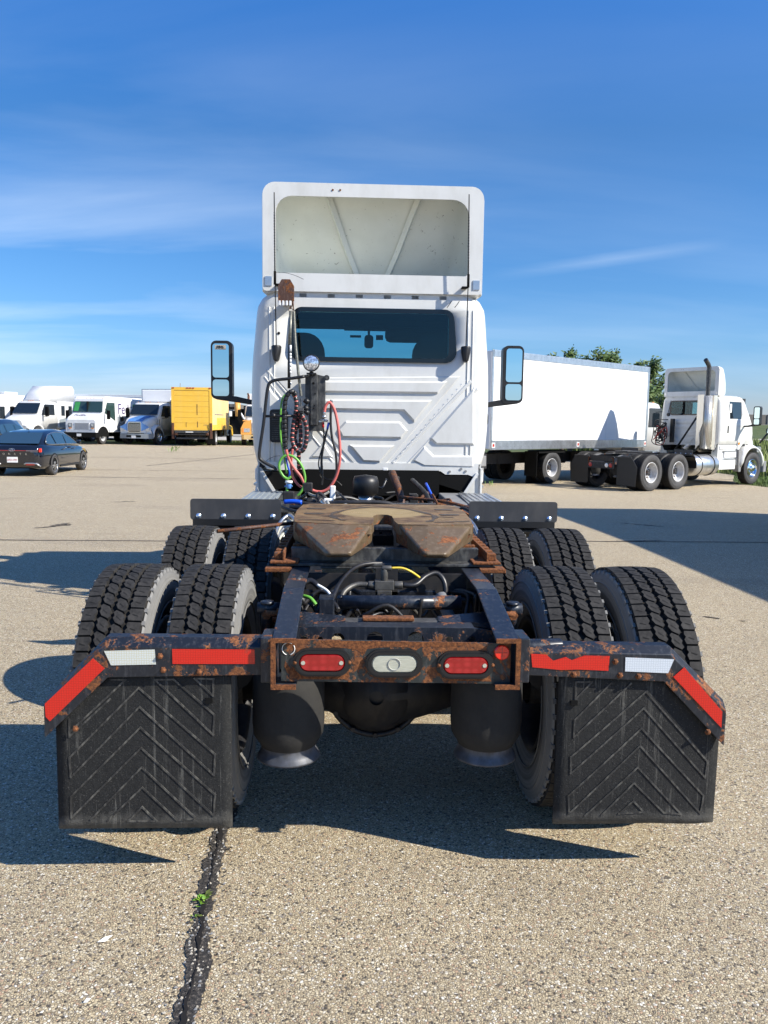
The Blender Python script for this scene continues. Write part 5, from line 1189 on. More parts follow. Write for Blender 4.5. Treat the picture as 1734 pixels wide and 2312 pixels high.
# spiral wrapped hoses
def spiral(pts,Y,r_=.0165,red=False,nm='spiral_wrapped_hose'):
    P_=spline(pk(pts,Y),16); L_=sum((P_[i+1]-P_[i]).length for i in range(len(P_)-1)); n_=int(L_/.0042); res=[];acc=0;i=0;dd=0
    for k in range(n_+1):
        t=L_*k/n_
        while i<len(P_)-2 and acc+(P_[i+1]-P_[i]).length<t: acc+=(P_[i+1]-P_[i]).length; i+=1
        s_=(P_[i+1]-P_[i]).length or 1e-6; res.append(P_[i].lerp(P_[i+1],min(1,(t-acc)/s_)))
    b=MB(); per=9
    b.tube(res,r_,10,rf=lambda i:r_+(.0012 if i%per<per-2 else -.003)+.0006*(i%per)/per,mf=lambda i:1 if i%per>=per-2 else 0)
    return b.build(nm,[M['wrap'],M['red_hose'] if red else M['black']],T)
spiral([(705,470,.02),(665,425,.01),(615,425),(565,490),(540,600),(535,800),(540,1000),(545,1150),(548,1270)],6.62,.0190)
spiral([(665,440,.04),(705,540,.03),(710,660,.03),(680,820,.03),(655,1000,.02),(650,1130,.01),(690,1240,0),(760,1300,0),(825,1250,0),(858,1120,0),(862,960,.0),(835,850,.0),(790,770,.0),(745,735,.01)],6.64,.0175,True)
spiral([(745,735,.02),(720,850,.04),(700,1000,.05),(685,1100,.05),(720,1200,.05),(765,1210,.04),(775,1050,.04),(765,900,.04),(770,800,.04),(740,740,.04)],6.66,.0165,True)
spiral([(745,1300,.05),(745,1420,.06),(750,1560,.08)],6.68,.017,True)
b=MB(); b.cyl(c6(770,665,6.6),c6(770,700,6.62),.030,.022,8); b.box(c6(735,650,6.6).x,c6(815,650,6.6).x,6.60,6.68,c6(770,735,6.6).z,c6(770,690,6.6).z); b.tube(pk([(775,520),(775,630)],6.62),.006,6); b.build('hose_clamp',M['duct'],T,bevel=.004)
b=MB()
for x,y,r_ in ((860,560,.024),(850,660,.022),(860,720,.02)): b.cyl(c6(x-30,y-25,6.66),c6(x+30,y+25,6.66),r_,r_,10)
b.build('gladhand_holder',M['blackplast'],T)
for pts,Y,r_,mt,nm in (
  ([(600,430),(530,480),(490,580),(480,720),(475,900),(480,1080),(500,1220),(535,1370),(545,1480),(565,1620)],6.68,.0075,'green_hose','green_hose'),
  ([(630,1665),(580,1695),(515,1655),(462,1560),(462,1460),(510,1380),(580,1350),(670,1375),(760,1460),(820,1590),(835,1720),(800,1850),(730,1940),(655,1985),(605,1960),(575,1880),(572,1810)],6.60,.0105,'green_hose','green_hose_loop'),
  ([(560,1270),(580,1350),(625,1460),(690,1560),(770,1660),(830,1770),(920,1850),(1010,1885),(1110,1880),(1210,1810),(1300,1650),(1345,1450),(1350,1250),(1330,1000),(1300,800),(1255,650),(1195,575),(1140,630),(1120,720)],6.60,.0120,'red_hose','red_hose'),
  ([(655,1260),(640,1380),(632,1520),(660,1670),(730,1780),(800,1830)],6.63,.0105,'red_hose','red_hose'),
  ([(800,1830),(870,1900),(960,1945),(1060,1945),(1140,1920),(1190,1885)],6.63,.0105,'grey_hose','grey_hose'),
  ([(1225,550),(1215,700),(1215,900),(1235,1100),(1285,1300),(1300,1500),(1290,1650),(1230,1800)],6.66,.0105,'hoseblk','black_hose'),
  ([(1103,900),(1112,1080),(1100,1200),(1045,1400),(1040,1520),(1085,1640)],6.68,.0055,'hoseblk','cable'),
  ([(1180,900),(1140,1080),(1110,1230),(1085,1400),(1090,1560),(1095,1700),(1085,1790)],6.68,.0075,'hoseblk','cable'),
  ([(1170,950),(1120,1110),(1085,1300),(1070,1450),(1080,1600)],6.69,.0055,'hoseblk','cable'),
  ([(560,1390),(580,1500),(610,1600),(600,1680)],6.66,.007,'blue','blue_hose'),
  ([(470,1360),(390,1370),(300,1410),(255,1445)],6.62,.0018,'hoseblk','loose_wire'),
  ([(1085,1640),(1150,1700),(1260,1710),(1340,1760),(1380,1800)],6.7,.003,'hoseblk','loose_wire'),
  ([(1040,1540),(1060,1650),(1110,1710)],6.7,.0025,'hoseblk','loose_wire')):
    b=MB(); b.tube(spline(pk(pts,Y),6),r_,8); b.build(nm,M[mt],T)
b=MB(); b.tube([c6(1103,865,6.67),c6(1103,945,6.67)],.0095,8); b.build('red_gladhand_end',M['redp'],T)
b=MB(); b.tube([c6(1185,870,6.67),c6(1165,970,6.67)],.0095,8); b.build('blue_gladhand_end',M['blue'],T)
b=MB(); b.cyl(c6(1120,690,6.6),c6(1120,770,6.6),.010,.014,8); b.cyl(c6(1120,770,6.6),c6(1120,800,6.6),.018,.018,8); b.build('brass_fitting',M['alu'],T)
b=MB(); b.lathe([(-.008,0),(-.008,.030),(.008,.034),(.008,0)],tuple(c6(1125,840,6.66)),'z',14); b.box(c6(1040,840,6.66).x,c6(1180,840,6.66).x,6.66,6.72,c6(1,850,6.66).z,c6(1,830,6.66).z); b.build('gladhand_plate',M['alu'],T)
b=MB(); b.cyl(c6(1225,565,6.66),c6(1225,535,6.66),.012,.012,8); b.build('hose_end_cap',M['greytruck'],T)
b=MB(); b.cyl(c6(600,1760,6.6),c6(600,1725,6.6),.032,.030,10); b.build('gladhand_cover',M['label'],T)
b=MB(); b.cyl(c6(600,1840,6.6),c6(600,1765,6.6),.020,.024,10); b.box(c6(535,1,6.6).x,c6(655,1,6.6).x,6.59,6.62,c6(1,1810,6.6).z,c6(1,1790,6.6).z); b.build('gladhand',M['bluepaint'],T,bevel=.003)
# antennas
def c3(x,y,Y): return A(460+.4581*x,380+.4581*y,Y)
for bx_,jx,tx,ty,sd_ in ((358,351,347,118,-1),(1296,1304,1308,128,1)):
    q=c4(bx_ if sd_<0 else 1292,0); 
    pb=A(q[0],740+.4581*(88 if sd_<0 else 95),6.90); pj=c3(jx,540 if sd_<0 else 555,6.88); pt=c3(tx,ty,6.87)
    b=MB(); b.tube([pb,pj],.0045,6); b.tube([pj,pt],.006,6,rf=lambda i:(.0062,.0045)[i]); wh=b.build('antenna',M['black'],T)
    b=MB(); pp=[pj.lerp(pt,i/90) for i in range(70)]; b.tube(pp,.006,6,rf=lambda i:.0075 if i%3==0 else .0058); b.build('antenna_coil',M['hoseblk'],wh)
    b=MB(); b.tube([pj+Vector((0,0,-.055)),pj+Vector((0,0,.055))],.011,8); b.box(min(pj.x,pj.x-sd_*.05),max(pj.x,pj.x-sd_*.05),pj.y,6.965,pj.z-.055,pj.z-.045); b.build('antenna_clamp',M['black'],wh)
    b=MB(); cz=A(q[0],740+.4581*(90 if sd_<0 else 95),6.93).z; cx_=A(q[0],780,6.93).x
    b.loft([[(cx_+w_*math.cos(a),6.93+.052*(math.sin(a)) ,cz+dz) for a in [2*math.pi*k/14 for k in range(14)]] for w_,dz in ((.036,0.004),(.044,-.006),(.040,-.05),(.026,-.115),(.012,-.13))],sm=True); b.build('antenna_base',M['blackplast'],wh)
b=MB(); b.tube(spline([c3(352,515,6.88),c3(400,515,6.87),c3(450,528,6.86),c3(492,547,6.85)],5),.0018,5); b.build('loose_wire',M['black'],T)
b=MB(); q=c4(370,27); p=A(*q,6.985); b.cyl((p.x,6.982,p.z),(p.x,6.99,p.z),.012,.012,12); b.build('wall_hole',M['black'],T)
b=MB()
for x in (1222,1260):
    p=c3(x,655,6.93); b.tube([p,p+Vector((-.02,.0,-.03)),p+Vector((-.035,.03,-.05))],.003,5)
b.build('roof_clip',M['black'],T)
# mirror sticker: lettering on the near left mirror
text('OBAL',.030,M['black'],T,(-1.50,8.252,2.392),(R(90),0,0),'mirror_lettering')
b=MB(); b.box(-1.555,-1.445,8.2545,8.2555,2.365,2.41); b.build('mirror_sticker',M['concrete'],T)
b=MB(); b.box(-1.555,-1.445,8.2535,8.2545,2.369,2.373); b.build('mirror_sticker_line',M['black'],T)
# gravel bits caught in the tread
b=MB()
for x,y in ((352,1320),(395,1398),(285,1320),(406,1392),(215,1600)):
    q=A(x*1.0 if 0 else x,y,2.95); 
rr=random.Random(9)
# ================================================================ parts only the second tractor has (still in construction space)
T2=tractor2; ORG[T2]=Vector((0,RY,0))
b=MB(); b.box(-.46,.46,2.69,2.72,.60,.78); l2=b.build('tail_panel',M['frame'],T2,bevel=.006)
for x,mt in ((-.36,'dullred'),(.20,'label'),(.34,'dullred')):
    b=MB(); b.lathe([(-.02,0),(-.018,.05),(0,.06)],(x,2.69,.69),'y',18); b.build('round_lamp',M[mt],l2)
b=MB(); b.box(-.42,.42,2.72,2.74,.80,.96); b.build('tail_crossmember',M['undercar'],T2)
for sg in (-1,1):
    b=MB(); b.box(min(sg*.45,sg*.98),max(sg*.45,sg*.98),2.72,2.76,.90,.95); b.build('mudflap_hanger',M['blackplast'],T2)
    b=MB(); b.prism([(sg*.50,.16),(sg*1.12,.14),(sg*1.16,.66),(sg*.98,.92),(sg*.50,.92)],2.765,2.775,'y'); b.build('mudflap',M['blackplast'],T2,bevel=.003)
b=MB(); b.prism([(-.44,4.5),(-.44,3.9),(-.2,3.6),(-.06,3.8),(.06,3.8),(.2,3.6),(.44,3.9),(.44,4.5)],1.02,1.07,'z'); b.build('fifth_wheel',M['undercar'],T2,bevel=.01)
# exhaust stack with perforated heat shield
b=MB(); b.tube(spline([(.80,6.62,1.2),(.80,6.62,2.75),(.80,6.62,3.45),(.80,6.60,3.62),(.80,6.48,3.74),(.80,6.40,3.80)],5),.065,14); b.build('exhaust_stack',M['duct'],T2)
b=MB(); b.lathe([(1.15,.14),(1.15,.155),(2.74,.155),(2.74,.14)],(.80,6.62,0),'z',28)
b.box(.66,.92,6.78,6.98,1.12,2.76); b.build('heat_shield',M['steelshield'],T2)
b=MB()
for i in range(46):
    for k in range(9):
        a=R(-80+k*18); z=1.25+i*.032+(k%2)*.016; b.add([(.80+.157*math.cos(a+s_*.05),6.62+.157*math.sin(a+s_*.05),z+t) for s_,t in ((-1,-.006),(1,-.006),(1,.006),(-1,.006))],[(0,1,2,3)])
b.build('shield_perforation',M['black'],T2,kind='stuff')
b=MB(); b.prism([(.60,2.77),(.80,2.77),(.80,1.9),(.70,1.6),(.74,1.3),(.60,1.12)],6.42,6.43,'y'); b.build('shield_plate',M['steelshield'],T2)
b=MB(); b.tube([(-.15,6.5,1.05),(.58,6.72,2.34)],.03,8); b.tube([(.58,6.72,2.34),(.58,6.72,1.1)],.022,8); b.build('stack_brace',M['blackplast'],T2)
b=MB(); b.tube(spline([(-.50,6.6,2.02),(-.9,6.6,2.0),(-.98,6.6,1.9),(-1.02,6.6,1.5),(-1.05,6.6,1.32),(-.9,6.6,1.22),(-.8,6.8,1.2)],4),.014,8); b.box(-.53,-.44,6.78,6.9,1.3,2.05); b.build('hose_pylon',M['blackplast'],T2)
rr=random.Random(5)
for k in range(7):
    b=MB(); pts=[(-.75+rr.uniform(-.22,.22),6.6+rr.uniform(-.05,.05),1.25+rr.uniform(0,.7)) for _ in range(9)]; b.tube(spline(pts,5),.014,6); b.build('tangled_hose',M['hoseblk'] if k not in (2,) else M['dullred'],T2)
b=MB(); b.lathe([(0,.0),(0,.06),(.04,.05),(.06,0)],(-.5,6.6,2.18),'y',14); b.tube([(-.5,6.6,2.25),(-.42,6.6,2.62)],.01,5); b.build('work_lamp',M['blackplast'],T2)
b=MB(); b.box(-.23,-.17,6.955,6.966,2.20,2.59); b.build('window_divider',M['black'],T2)
text('LT',.10,M['greyprint'],T2,(.985,9.05,1.50),(R(90),0,R(90)),'badge_lettering')
b=MB(); b.box(1.026,1.030,7.52,7.62,2.25,2.52); b.build('window_sticker',M['label'],T2)
T2.rotation_euler=(0,0,R(-55.2))
def place_at(root,org,local,world,ang):
    c,s_=math.cos(ang),math.sin(ang); lx,ly=local[0]-org[0],local[1]-org[1]
    root.location=(world[0]-(c*lx-s_*ly),world[1]-(s_*lx+c*ly),world[2]); root.rotation_euler=(0,0,ang)
place_at(T2,(0,RY),(1.22,3.38),(8.15,21.75,gz(22.5)),R(-55.2))
# ================================================================ background vehicles, each built round its own origin (+y forward) and then placed
def simple_wheels(root,axles,hw,dual,r=.50,rear_first=True):
    for k,(y,d) in enumerate(axles):
        for sg in (-1,1):
            if d:
                w1=wheel(root,sg*(hw-.15),y,'outer',sg,z=r,clean=True,tread=False); w1.scale=(1,r/TR,r/TR)
                w2=wheel(root,sg*(hw-.49),y,'inner',sg,z=r,clean=True,tread=False); w2.scale=(1,r/TR,r/TR)
            else:
                w1=wheel(root,sg*(hw-.16),y,'steer' if not dual else 'outer',sg,z=r,clean=True,tread=False); w1.scale=(1,r/TR,r/TR)
def cargo_box(root,hw,y0,y1,z0,z1,mt,rear='door',trim='alu'):
    b=MB(); b.box(-hw,hw,y0,y1,z0,z1); bx=b.build('cargo_box',mt,root,bevel=.02)
    b=MB()
    e=.012
    for x in (-hw,hw):
        xa,xb=(x-e,x+.02) if x<0 else (x-.02,x+e)
        b.box(xa,xb,y0-.01,y1+.01,z1-.17,z1+.02); b.box(xa,xb,y0-.01,y1+.01,z0-.01,z0+.26)
        b.box(xa,xb,y0-.012,y0+.06,z0,z1+.02); b.box(xa,xb,y1-.10,y1+.015,z0,z1+.02)
    b.box(-hw-.002,hw+.002,y1-.05,y1+.015,z1-.14,z1+.022)
    b.build('box_trim_rail',M[trim],bx,bevel=.006)
    return bx
def seams(bx,hw,y0,y1,z0,z1,n_):
    b=MB()
    for i in range(1,n_):
        y=y0+(y1-y0)*i/n_
        for x in (-hw,hw):
            s_=1 if x>0 else -1; b.box(min(x,x+s_*.006),max(x,x+s_*.006),y-.012,y+.012,z0+.27,z1-.18)
    b.build('panel_post',M['boxwhite'],bx,kind='stuff')
    b=MB()
    for i in range(0,n_*4):
        y=y0+(y1-y0)*(i+.5)/(n_*4)
        for x in (-hw,hw):
            s_=1 if x>0 else -1
            for z in (z0+.08,z0+.18,z1-.05): b.box(min(x+s_*.012,x+s_*.016),max(x+s_*.012,x+s_*.016),y-.006,y+.006,z-.006,z+.006)
    b.build('rivet_row',M['grey'],bx,kind='stuff')
def chassis(root,y0,y1,hw=.43,z0=.62,z1=.92):
    b=MB()
    for sg in (-1,1): b.box(min(sg*(hw-.08),sg*hw),max(sg*(hw-.08),sg*hw),y0,y1,z0,z1)
    y=y0+.2
    while y<y1: b.box(-hw,hw,y,y+.08,z0,z1-.03); y+=1.1
    b.build('chassis',M['undercar'],root)
def lamps(root,pts,mt,ax='y',r=.03,nm='marker_lamp'):
    for x,y,z in pts:
        b=MB(); b.box(x-r,x+r,y-.02,y+.02,z-r*.5,z+r*.5); b.build(nm,M[mt],root)
# --- big white box truck behind the second tractor
def cab_conv(root,yc,white,hood=None,grille='chrome',tall=0,hw=1.05,zf=.55,r=.5,sleeper=0,bump='greytruck'):
    "conventional cab whose back wall stands at y=yc; nose ends at yc+2.9"
    b=MB()
    def s2(y,w_,zb,zt,rr_=.14): return [(-w_,y,zb),(-w_,y,zt-rr_*2.2),(-w_+rr_*.7,y,zt-rr_*.4),(-w_+rr_*1.8,y,zt),(w_-rr_*1.8,y,zt),(w_-rr_*.7,y,zt-rr_*.4),(w_,y,zt-rr_*2.2),(w_,y,zb)]
    b.loft([s2(yc,hw*.96,.95,2.62),s2(yc+.08,hw,.95,2.68),s2(yc+1.15,hw,.95,2.66),s2(yc+1.30,hw*.97,.95,2.58),s2(yc+1.78,hw*.96,.95,1.82,.04)],sm=True); b.build('cab',white,root)
    b=MB(); b.loft([[(x,yc+1.34,z) if t==0 else (x,yc+1.80,z) for x,z in p] for t,p in ((0,[(-hw*.84,2.50),(hw*.84,2.50)]),(1,[(-hw*.93,1.84),(hw*.93,1.84)]))],closed=False)
    ws_=b.build('windscreen',M['darkglass'],root); ws_.location.y+=.035; ws_.location.z+=.035
    for sg in (-1,1):
        b=MB(); b.prism([(yc+.32,1.78),(yc+1.50,1.78),(yc+1.22,2.46),(yc+.35,2.46)],sg*hw,sg*(hw+.012),'x'); b.build('side_window',M['darkglass'],root)
        b=MB(); b.prism(rrect(sg*(hw+.32)-.11,sg*(hw+.32)+.11,1.70,2.30,.05),yc+1.32,yc+1.44,'y'); m_=b.build('door_mirror',M['black'],root)
        b=MB(); b.tube([(sg*hw,yc+1.35,2.35),(sg*(hw+.34),yc+1.38,2.33)],.015,5); b.tube([(sg*hw,yc+1.35,1.66),(sg*(hw+.34),yc+1.38,1.68)],.015,5); b.build('mirror_bracket',M['black'],m_)
        b=MB(); b.box(min(sg*(hw-.2),sg*(hw+.06)),max(sg*(hw-.2),sg*(hw+.06)),yc+.2,yc+1.2,.55,.62); b.box(min(sg*(hw-.2),sg*(hw)),max(sg*(hw-.2),sg*(hw)),yc+.2,yc+1.2,.62,.95); b.build('step',M['alu'],root)
    b=MB(); b.loft([s2(yc+1.62,hw*.97,.95,1.84,.10),s2(yc+2.1,hw*.92,.9,1.74,.12),s2(yc+2.6,hw*.80,.85,1.60,.14),s2(yc+2.86,hw*.72,.75,1.42,.14)],sm=True); hd=b.build('hood',hood or white,root)
    for sg in (-1,1):
        b=MB(); secs=[]
        for i in range(11):
            a=math.pi*i/10; y=yc+1.95-math.cos(a)*.66; z=.52+math.sin(a)*.72; yi=yc+1.95-math.cos(a)*.56; zi=.52+math.sin(a)*.60
            X1=hw+.10; secs.append([(sg*.6,y,z+.03),(sg*(X1-.10),y,z+.02),(sg*X1,y,z-.06),(sg*X1,yi,zi),(sg*.6,yi,zi)])
        secs.append([(sg*.6,yc+2.86,1.15),(sg*(hw-.05),yc+2.84,1.10),(sg*(hw+.0),yc+2.8,1.02),(sg*(hw+.0),yc+2.75,.58),(sg*.6,yc+2.8,.58)])
        b.loft(secs,sm=True); b.build('fender',white,root)
        b=MB(); b.prism(rrect(min(sg*.66,sg*1.0),max(sg*.66,sg*1.0),.90,1.08,.04),yc+2.80,yc+2.875,'y'); b.build('headlight',M['lampglass'],root)
    gw=.42
    b=MB(); b.prism(rrect(-gw,gw,.80,1.36,.08),yc+2.86,yc+2.89,'y'); g=b.build('grille',M['black'],root)
    for i in range(12):
        x=-gw+.06+i*(2*gw-.12)/11; b=MB(); b.box(x-.013,x+.013,yc+2.885,yc+2.905,.84,1.32); b.build('grille_bar',M['chrome'],g)
    b=MB(); b.prism(rrect(-gw-.04,gw+.04,.76,1.40,.10),yc+2.87,yc+2.91,'y',0,holes=[rrect(-gw,gw,.80,1.36,.08)]); b.build('grille_surround',M['chrome'],g)
    b=MB(); b.prism([(-hw-.10,yc+2.6),(-hw+.05,yc+2.92),(-.4,yc+3.02),(.4,yc+3.02),(hw-.05,yc+2.92),(hw+.10,yc+2.6),(hw,yc+2.5),(-hw,yc+2.5)],.40,.70,'z'); bp=b.build('front_bumper',M[bump],root,bevel=.02)
    b=MB(); b.box(-.5,-.15,yc+3.015,yc+3.025,.48,.60) ; b.box(.15,.5,yc+3.015,yc+3.025,.48,.60); b.build('bumper_slot',M['black'],bp)
    b=MB(); b.box(-.15,.15,yc+3.02,yc+3.03,.42,.57); b.build('number_plate',M['label'],bp)
    lamps(root,[(x,yc+1.22,2.685) for x in (-.7,-.16,0,.16,.7)],'amber')
# box truck
bt=lthing('box_truck','long white box truck parked behind the right-hand tractor, its side towards us','box truck')
L0=-4.6; L1=3.85
bx=cargo_box(bt,1.27,L0,L1,1.09,3.84,M['boxwhite']); seams(bx,1.27,L0,L1,1.09,3.84,13)
chassis(bt,L0,L1+2.5); cab_conv(bt,L1+.15,M['white2'])
simple_wheels(bt,[(-1.55,True),(L1+2.1,False)],1.22,False,.50)
b=MB(); b.box(-1.15,1.15,L0-.22,L0,.55,.98); b.box(-1.1,1.1,L0-.30,L0-.22,.50,.62); b.build('liftgate',M['undercar'],bt,bevel=.01)
b=MB(); b.box(.98,1.16,L0-.32,L0-.12,.42,.72); b.box(1.12,1.22,L0-.34,L0-.1,.62,.92); b.build('liftgate_box',M['grey'],bt,bevel=.02)
b=MB(); b.box(.70,.71,-2.2,-.95,.0,1.0); b.prism([(-2.25,1.0),(-.9,1.0),(-.9,.95),(-2.25,.95)],.75,1.2,'x'); b.box(.72,1.18,-2.32,-2.30,.25,1.0); b.build('mudguard',M['black'],bt)
b=MB(); b.box(.5,1.1,.4,1.4,.5,.95); b.box(-1.1,-.5,.2,1.6,.5,.95); b.build('tool_box',M['undercar'],bt,bevel=.02)
for y in (L0+.1,-.35,L1-.12):
    b=MB(); b.box(1.283,1.292,y-.07,y+.07,1.14,1.28); lb=b.build('lamp_plate',M['label'],bt); b=MB(); b.box(1.292,1.30,y-.04,y+.04,1.17,1.25); b.build('marker_lamp',M['dullred'],lb)
b=MB(); b.box(-1.25,1.25,L0-.03,L0,1.12,3.80); b.build('rear_door',M['boxwhite'],bt)
ORGb=(0,0)
place_at(bt,(0,0),(1.27,L0),(3.72,22.3,gz(24)),R(-49.8))
# --- neighbour just outside the frame on the right whose shadow falls into view
nb=lthing('parked_trailer','white box trailer standing just right of the view, casting the broad shadow','trailer')
bx=cargo_box(nb,1.28,-9,3.0,1.05,3.78,M['boxwhite']); seams(bx,1.28,-9,3.0,1.05,3.78,12)
chassis(nb,-9,3.0); simple_wheels(nb,[(-7,True),(-5.7,True)],1.22,True,.5)
b=MB()
for sg in (-1,1): b.box(min(sg*.55,sg*.67),max(sg*.55,sg*.67),1.3,1.42,.05,1.05); b.box(min(sg*.45,sg*.77),max(sg*.45,sg*.77),1.2,1.5,0,.05)
b.build('landing_gear',M['undercar'],nb)
place_at(nb,(0,0),(-1.28,3.0),(8.35,14.6,0),0)
# --- yellow box truck seen from behind
yt=lthing('box_truck','faded yellow box truck seen from behind with a scuffed roll-up door','box truck','trucks parked in a row at the back of the lot')
Hw=1.22; b=MB(); b.box(-Hw,Hw,0,7.0,.98,3.50); bx=b.build('cargo_box',M['tan'],yt,bevel=.015)
b=MB(); b.prism([(-Hw-.01,.95),(Hw+.01,.95),(Hw+.01,3.56),(-Hw-.01,3.56)],-.05,0.02,'y',0,holes=[rrect(-Hw+.13,Hw-.16,1.08,3.38,.06)]); b.box(Hw,Hw+.012,0,6.9,.98,1.22); b.build('rear_frame',M['yellow'],bx,bevel=.01)
rr=random.Random(2)
for i in range(7):
    z=1.08+i*.328; b=MB(); b.box(-Hw+.135,Hw-.165,-.030,-.006,z,z+.318); b.build('door_panel',M['yellow'],bx,bevel=.006)
b=MB(); b.box(Hw+.001,Hw+.010,.05,7.0,1.22,1.30); b.box(Hw+.001,Hw+.008,1.8,5.6,1.30,1.75); b.build('yellow_band',M['yellow'],bx)
b=MB(); b.box(Hw,Hw+.011,.05,6.98,.98,1.20); b.box(Hw,Hw+.009,.9,4.2,1.93,1.98); b.build('grey_band',M['alu'],bx)
b=MB(); b.box(.30,.335,-.04,-.03,1.9,2.55); b.box(-.36,-.34,-.04,-.03,1.15,1.45); b.box(.32,.35,-.04,-.03,1.15,1.5); b.build('door_latch',M['brownbox'],bx)
text('1131',.13,M['greyprint'],yt,(.82,-.034,1.28),(R(90),0,0),'faded_number')
lamps(yt,[(x,-.055,3.515) for x in (-1.1,-.25,-.08,.1,1.1)],'dullred',r=.06)
chassis(yt,.1,9.2,z0=.5,z1=.92)
b=MB(); b.box(-1.05,1.02,-.14,.0,.86,.96); b.box(-1.0,.98,-.26,-.14,.80,.86); b.cyl((-.95,-.12,.72),(.9,-.12,.72),.05,.05,8); b.box(-.95,.95,-.05,.0,.42,.52); b.build('liftgate',M['duct'],yt,bevel=.01)
for sg in (-1,1):
    b=MB(); b.box(min(sg*1.08,sg*1.22),max(sg*1.08,sg*1.22),-.12,.02,.45,1.4); b.cyl((sg*.85,-.15,.74),(sg*1.02,-.15,.74),.09,.09,10); b.build('liftgate_column',M['brownbox'],yt,bevel=.01)
b=MB(); b.box(-.35,.10,-.27,-.25,.83,.88); b.build('bumper_strip',M['label'],yt)
for sg in (-1,1): b=MB(); b.box(min(sg*.75,sg*1.2),max(sg*.75,sg*1.2),1.0,1.02,.12,.95); b.build('mudflap',M['black'],yt)
simple_wheels(yt,[(1.75,True),(8.4,False)],1.20,True,.48)
cab_conv(yt,7.1,M['yellow']); put(yt,-9.93,49.4,gz(49.4),R(0.6))
# --- blue-hooded truck, facing us
it=lthing('box_truck','white box truck with a blue hood stripe and chrome grille facing us','box truck','trucks parked in a row at the back of the lot')
bx=cargo_box(it,1.25,-8.2,-1.0,1.0,3.55,M['boxwhite'])
b=MB(); b.loft([[(-1.1,-1.0,2.72),(1.1,-1.0,2.72),(1.18,-1.0,3.5),(-1.18,-1.0,3.5)],[(-1.0,-.65,2.72),(1.0,-.65,2.72),(1.12,-.8,3.5),(-1.12,-.8,3.5)]]); b.build('box_nose',M['boxwhite'],it,bevel=.05)
chassis(it,-8,1.5); cab_conv(it,-.85,M['white2']); simple_wheels(it,[(-5.9,True),(1.10,False)],1.22,False,.5)
b=MB(); b.loft([[(-.85,.8,1.86),(.15,.8,1.86)],[(-.7,1.3,1.76),(.3,1.3,1.76)],[(-.60,1.8,1.61),(.5,1.8,1.61)],[(-.52,2.02,1.45),(.5,2.02,1.45)]],closed=False); b.build('hood_stripe',M['bluepaint'],it)
for sg in (-1,1): b=MB(); b.prism([(sg*.46,1.44),(sg*.62,1.30),(sg*1.02,1.12),(sg*1.0,1.08),(sg*.5,.86),(sg*.46,.86)],2.03,2.045,'y'); b.build('nose_stripe',M['bluepaint'],it)
b=MB(); b.cyl((.95,1.9,1.1),(.95,1.9,1.5),.015,.015,5); b.box(.85,1.05,1.85,1.9,1.45,1.7); b.build('hood_mirror',M['black'],it)
put(it,-13.1,52.3,gz(51),R(180-16))
# --- delivery step van
fv=lthing('step_van','white walk-in delivery van facing us with lettering on its nose','van','trucks parked in a row at the back of the lot')
b=MB(); hw=1.12
def vs2(y,w_,zb,zt): return [(-w_,y,zb),(-w_,y,zt-.12),(-w_+.12,y,zt),(w_-.12,y,zt),(w_,y,zt-.12),(w_,y,zb)]
b.loft([vs2(-6.2,hw,.75,2.98),vs2(.55,hw,.75,2.98),vs2(.75,hw*.98,.75,2.80),vs2(1.0,hw*.97,.70,1.92),vs2(1.60,hw*.94,.65,1.68),vs2(1.75,hw*.92,.62,1.50),vs2(1.78,hw*.90,.60,1.05)]); b.build('body',M['white2'],fv)
b=MB(); b.add([(-.97,.79,2.66),(.93,.79,2.66),(1.02,.995,1.99),(-1.04,.995,1.99)],[(0,1,2,3)]); w_=b.build('windscreen',M['vanglass'],fv); w_.location.y+=.02
b=MB(); b.add([(.55,.80,2.62),(.9,.80,2.62),(.96,.96,2.06),(.62,.96,2.06)],[(0,1,2,3)]); w_=b.build('curtain',M['greenprint'],fv); w_.location.y+=.035
b=MB(); b.box(-.02,.02,.80,1.02,1.99,2.66); b.build('screen_divider',M['black'],fv)
b=MB(); b.prism(rrect(-.62,.42,.92,1.34,.03),1.77,1.79,'y'); g=b.build('grille',M['label'],fv)
for i in range(6): b=MB(); b.box(-.58,.38,1.79,1.80,.95+i*.065,.975+i*.065); b.build('grille_slat',M['greyprint'],g)
for x in (-.82,.70):
    b=MB(); b.prism(rrect(x-.14,x+.14,1.02,1.30,.03),1.77,1.80,'y'); h=b.build('headlight',M['grey'],fv); b=MB(); b.cyl((x,1.80,1.19),(x,1.815,1.19),.085,.085,14); b.build('lamp_glass',M['lampglass'],h); b=MB(); b.box(x-.09,x+.09,1.80,1.81,.97,1.02); b.build('turn_lamp',M['amber'],h)
b=MB(); b.box(-1.16,1.16,1.62,1.98,.42,.74); bp=b.build('front_bumper',M['black'],fv,bevel=.03); b=MB(); b.box(-.16,.14,1.98,1.99,.50,.66); b.build('number_plate',M['label'],bp)
lamps(fv,[(x,.68,2.86) for x in (-.9,-.3,-.05,.2,.85)],'amber')
for sg in (-1,1):
    b=MB(); b.prism([(-.35,1.45),(.85,1.95),(.60,2.6),(-.3,2.6)],sg*hw,sg*(hw+.01),'x'); b.build('side_window',M['vanglass'],fv)
    b=MB(); b.prism(rrect(sg*(hw+.3)-.1,sg*(hw+.3)+.1,1.55,2.1,.04),.9,.98,'y'); b.tube([(sg*hw,.9,2.2),(sg*(hw+.3),.94,2.08)],.015,5); b.build('door_mirror',M['black'],fv)
    b=MB(); b.prism([(1.06+.62*math.cos(a),.5+.62*math.sin(a)) for a in [math.pi*i/12 for i in range(13)]],sg*(hw-.02),sg*(hw+.006),'x'); b.build('wheel_arch',M['black'],fv)
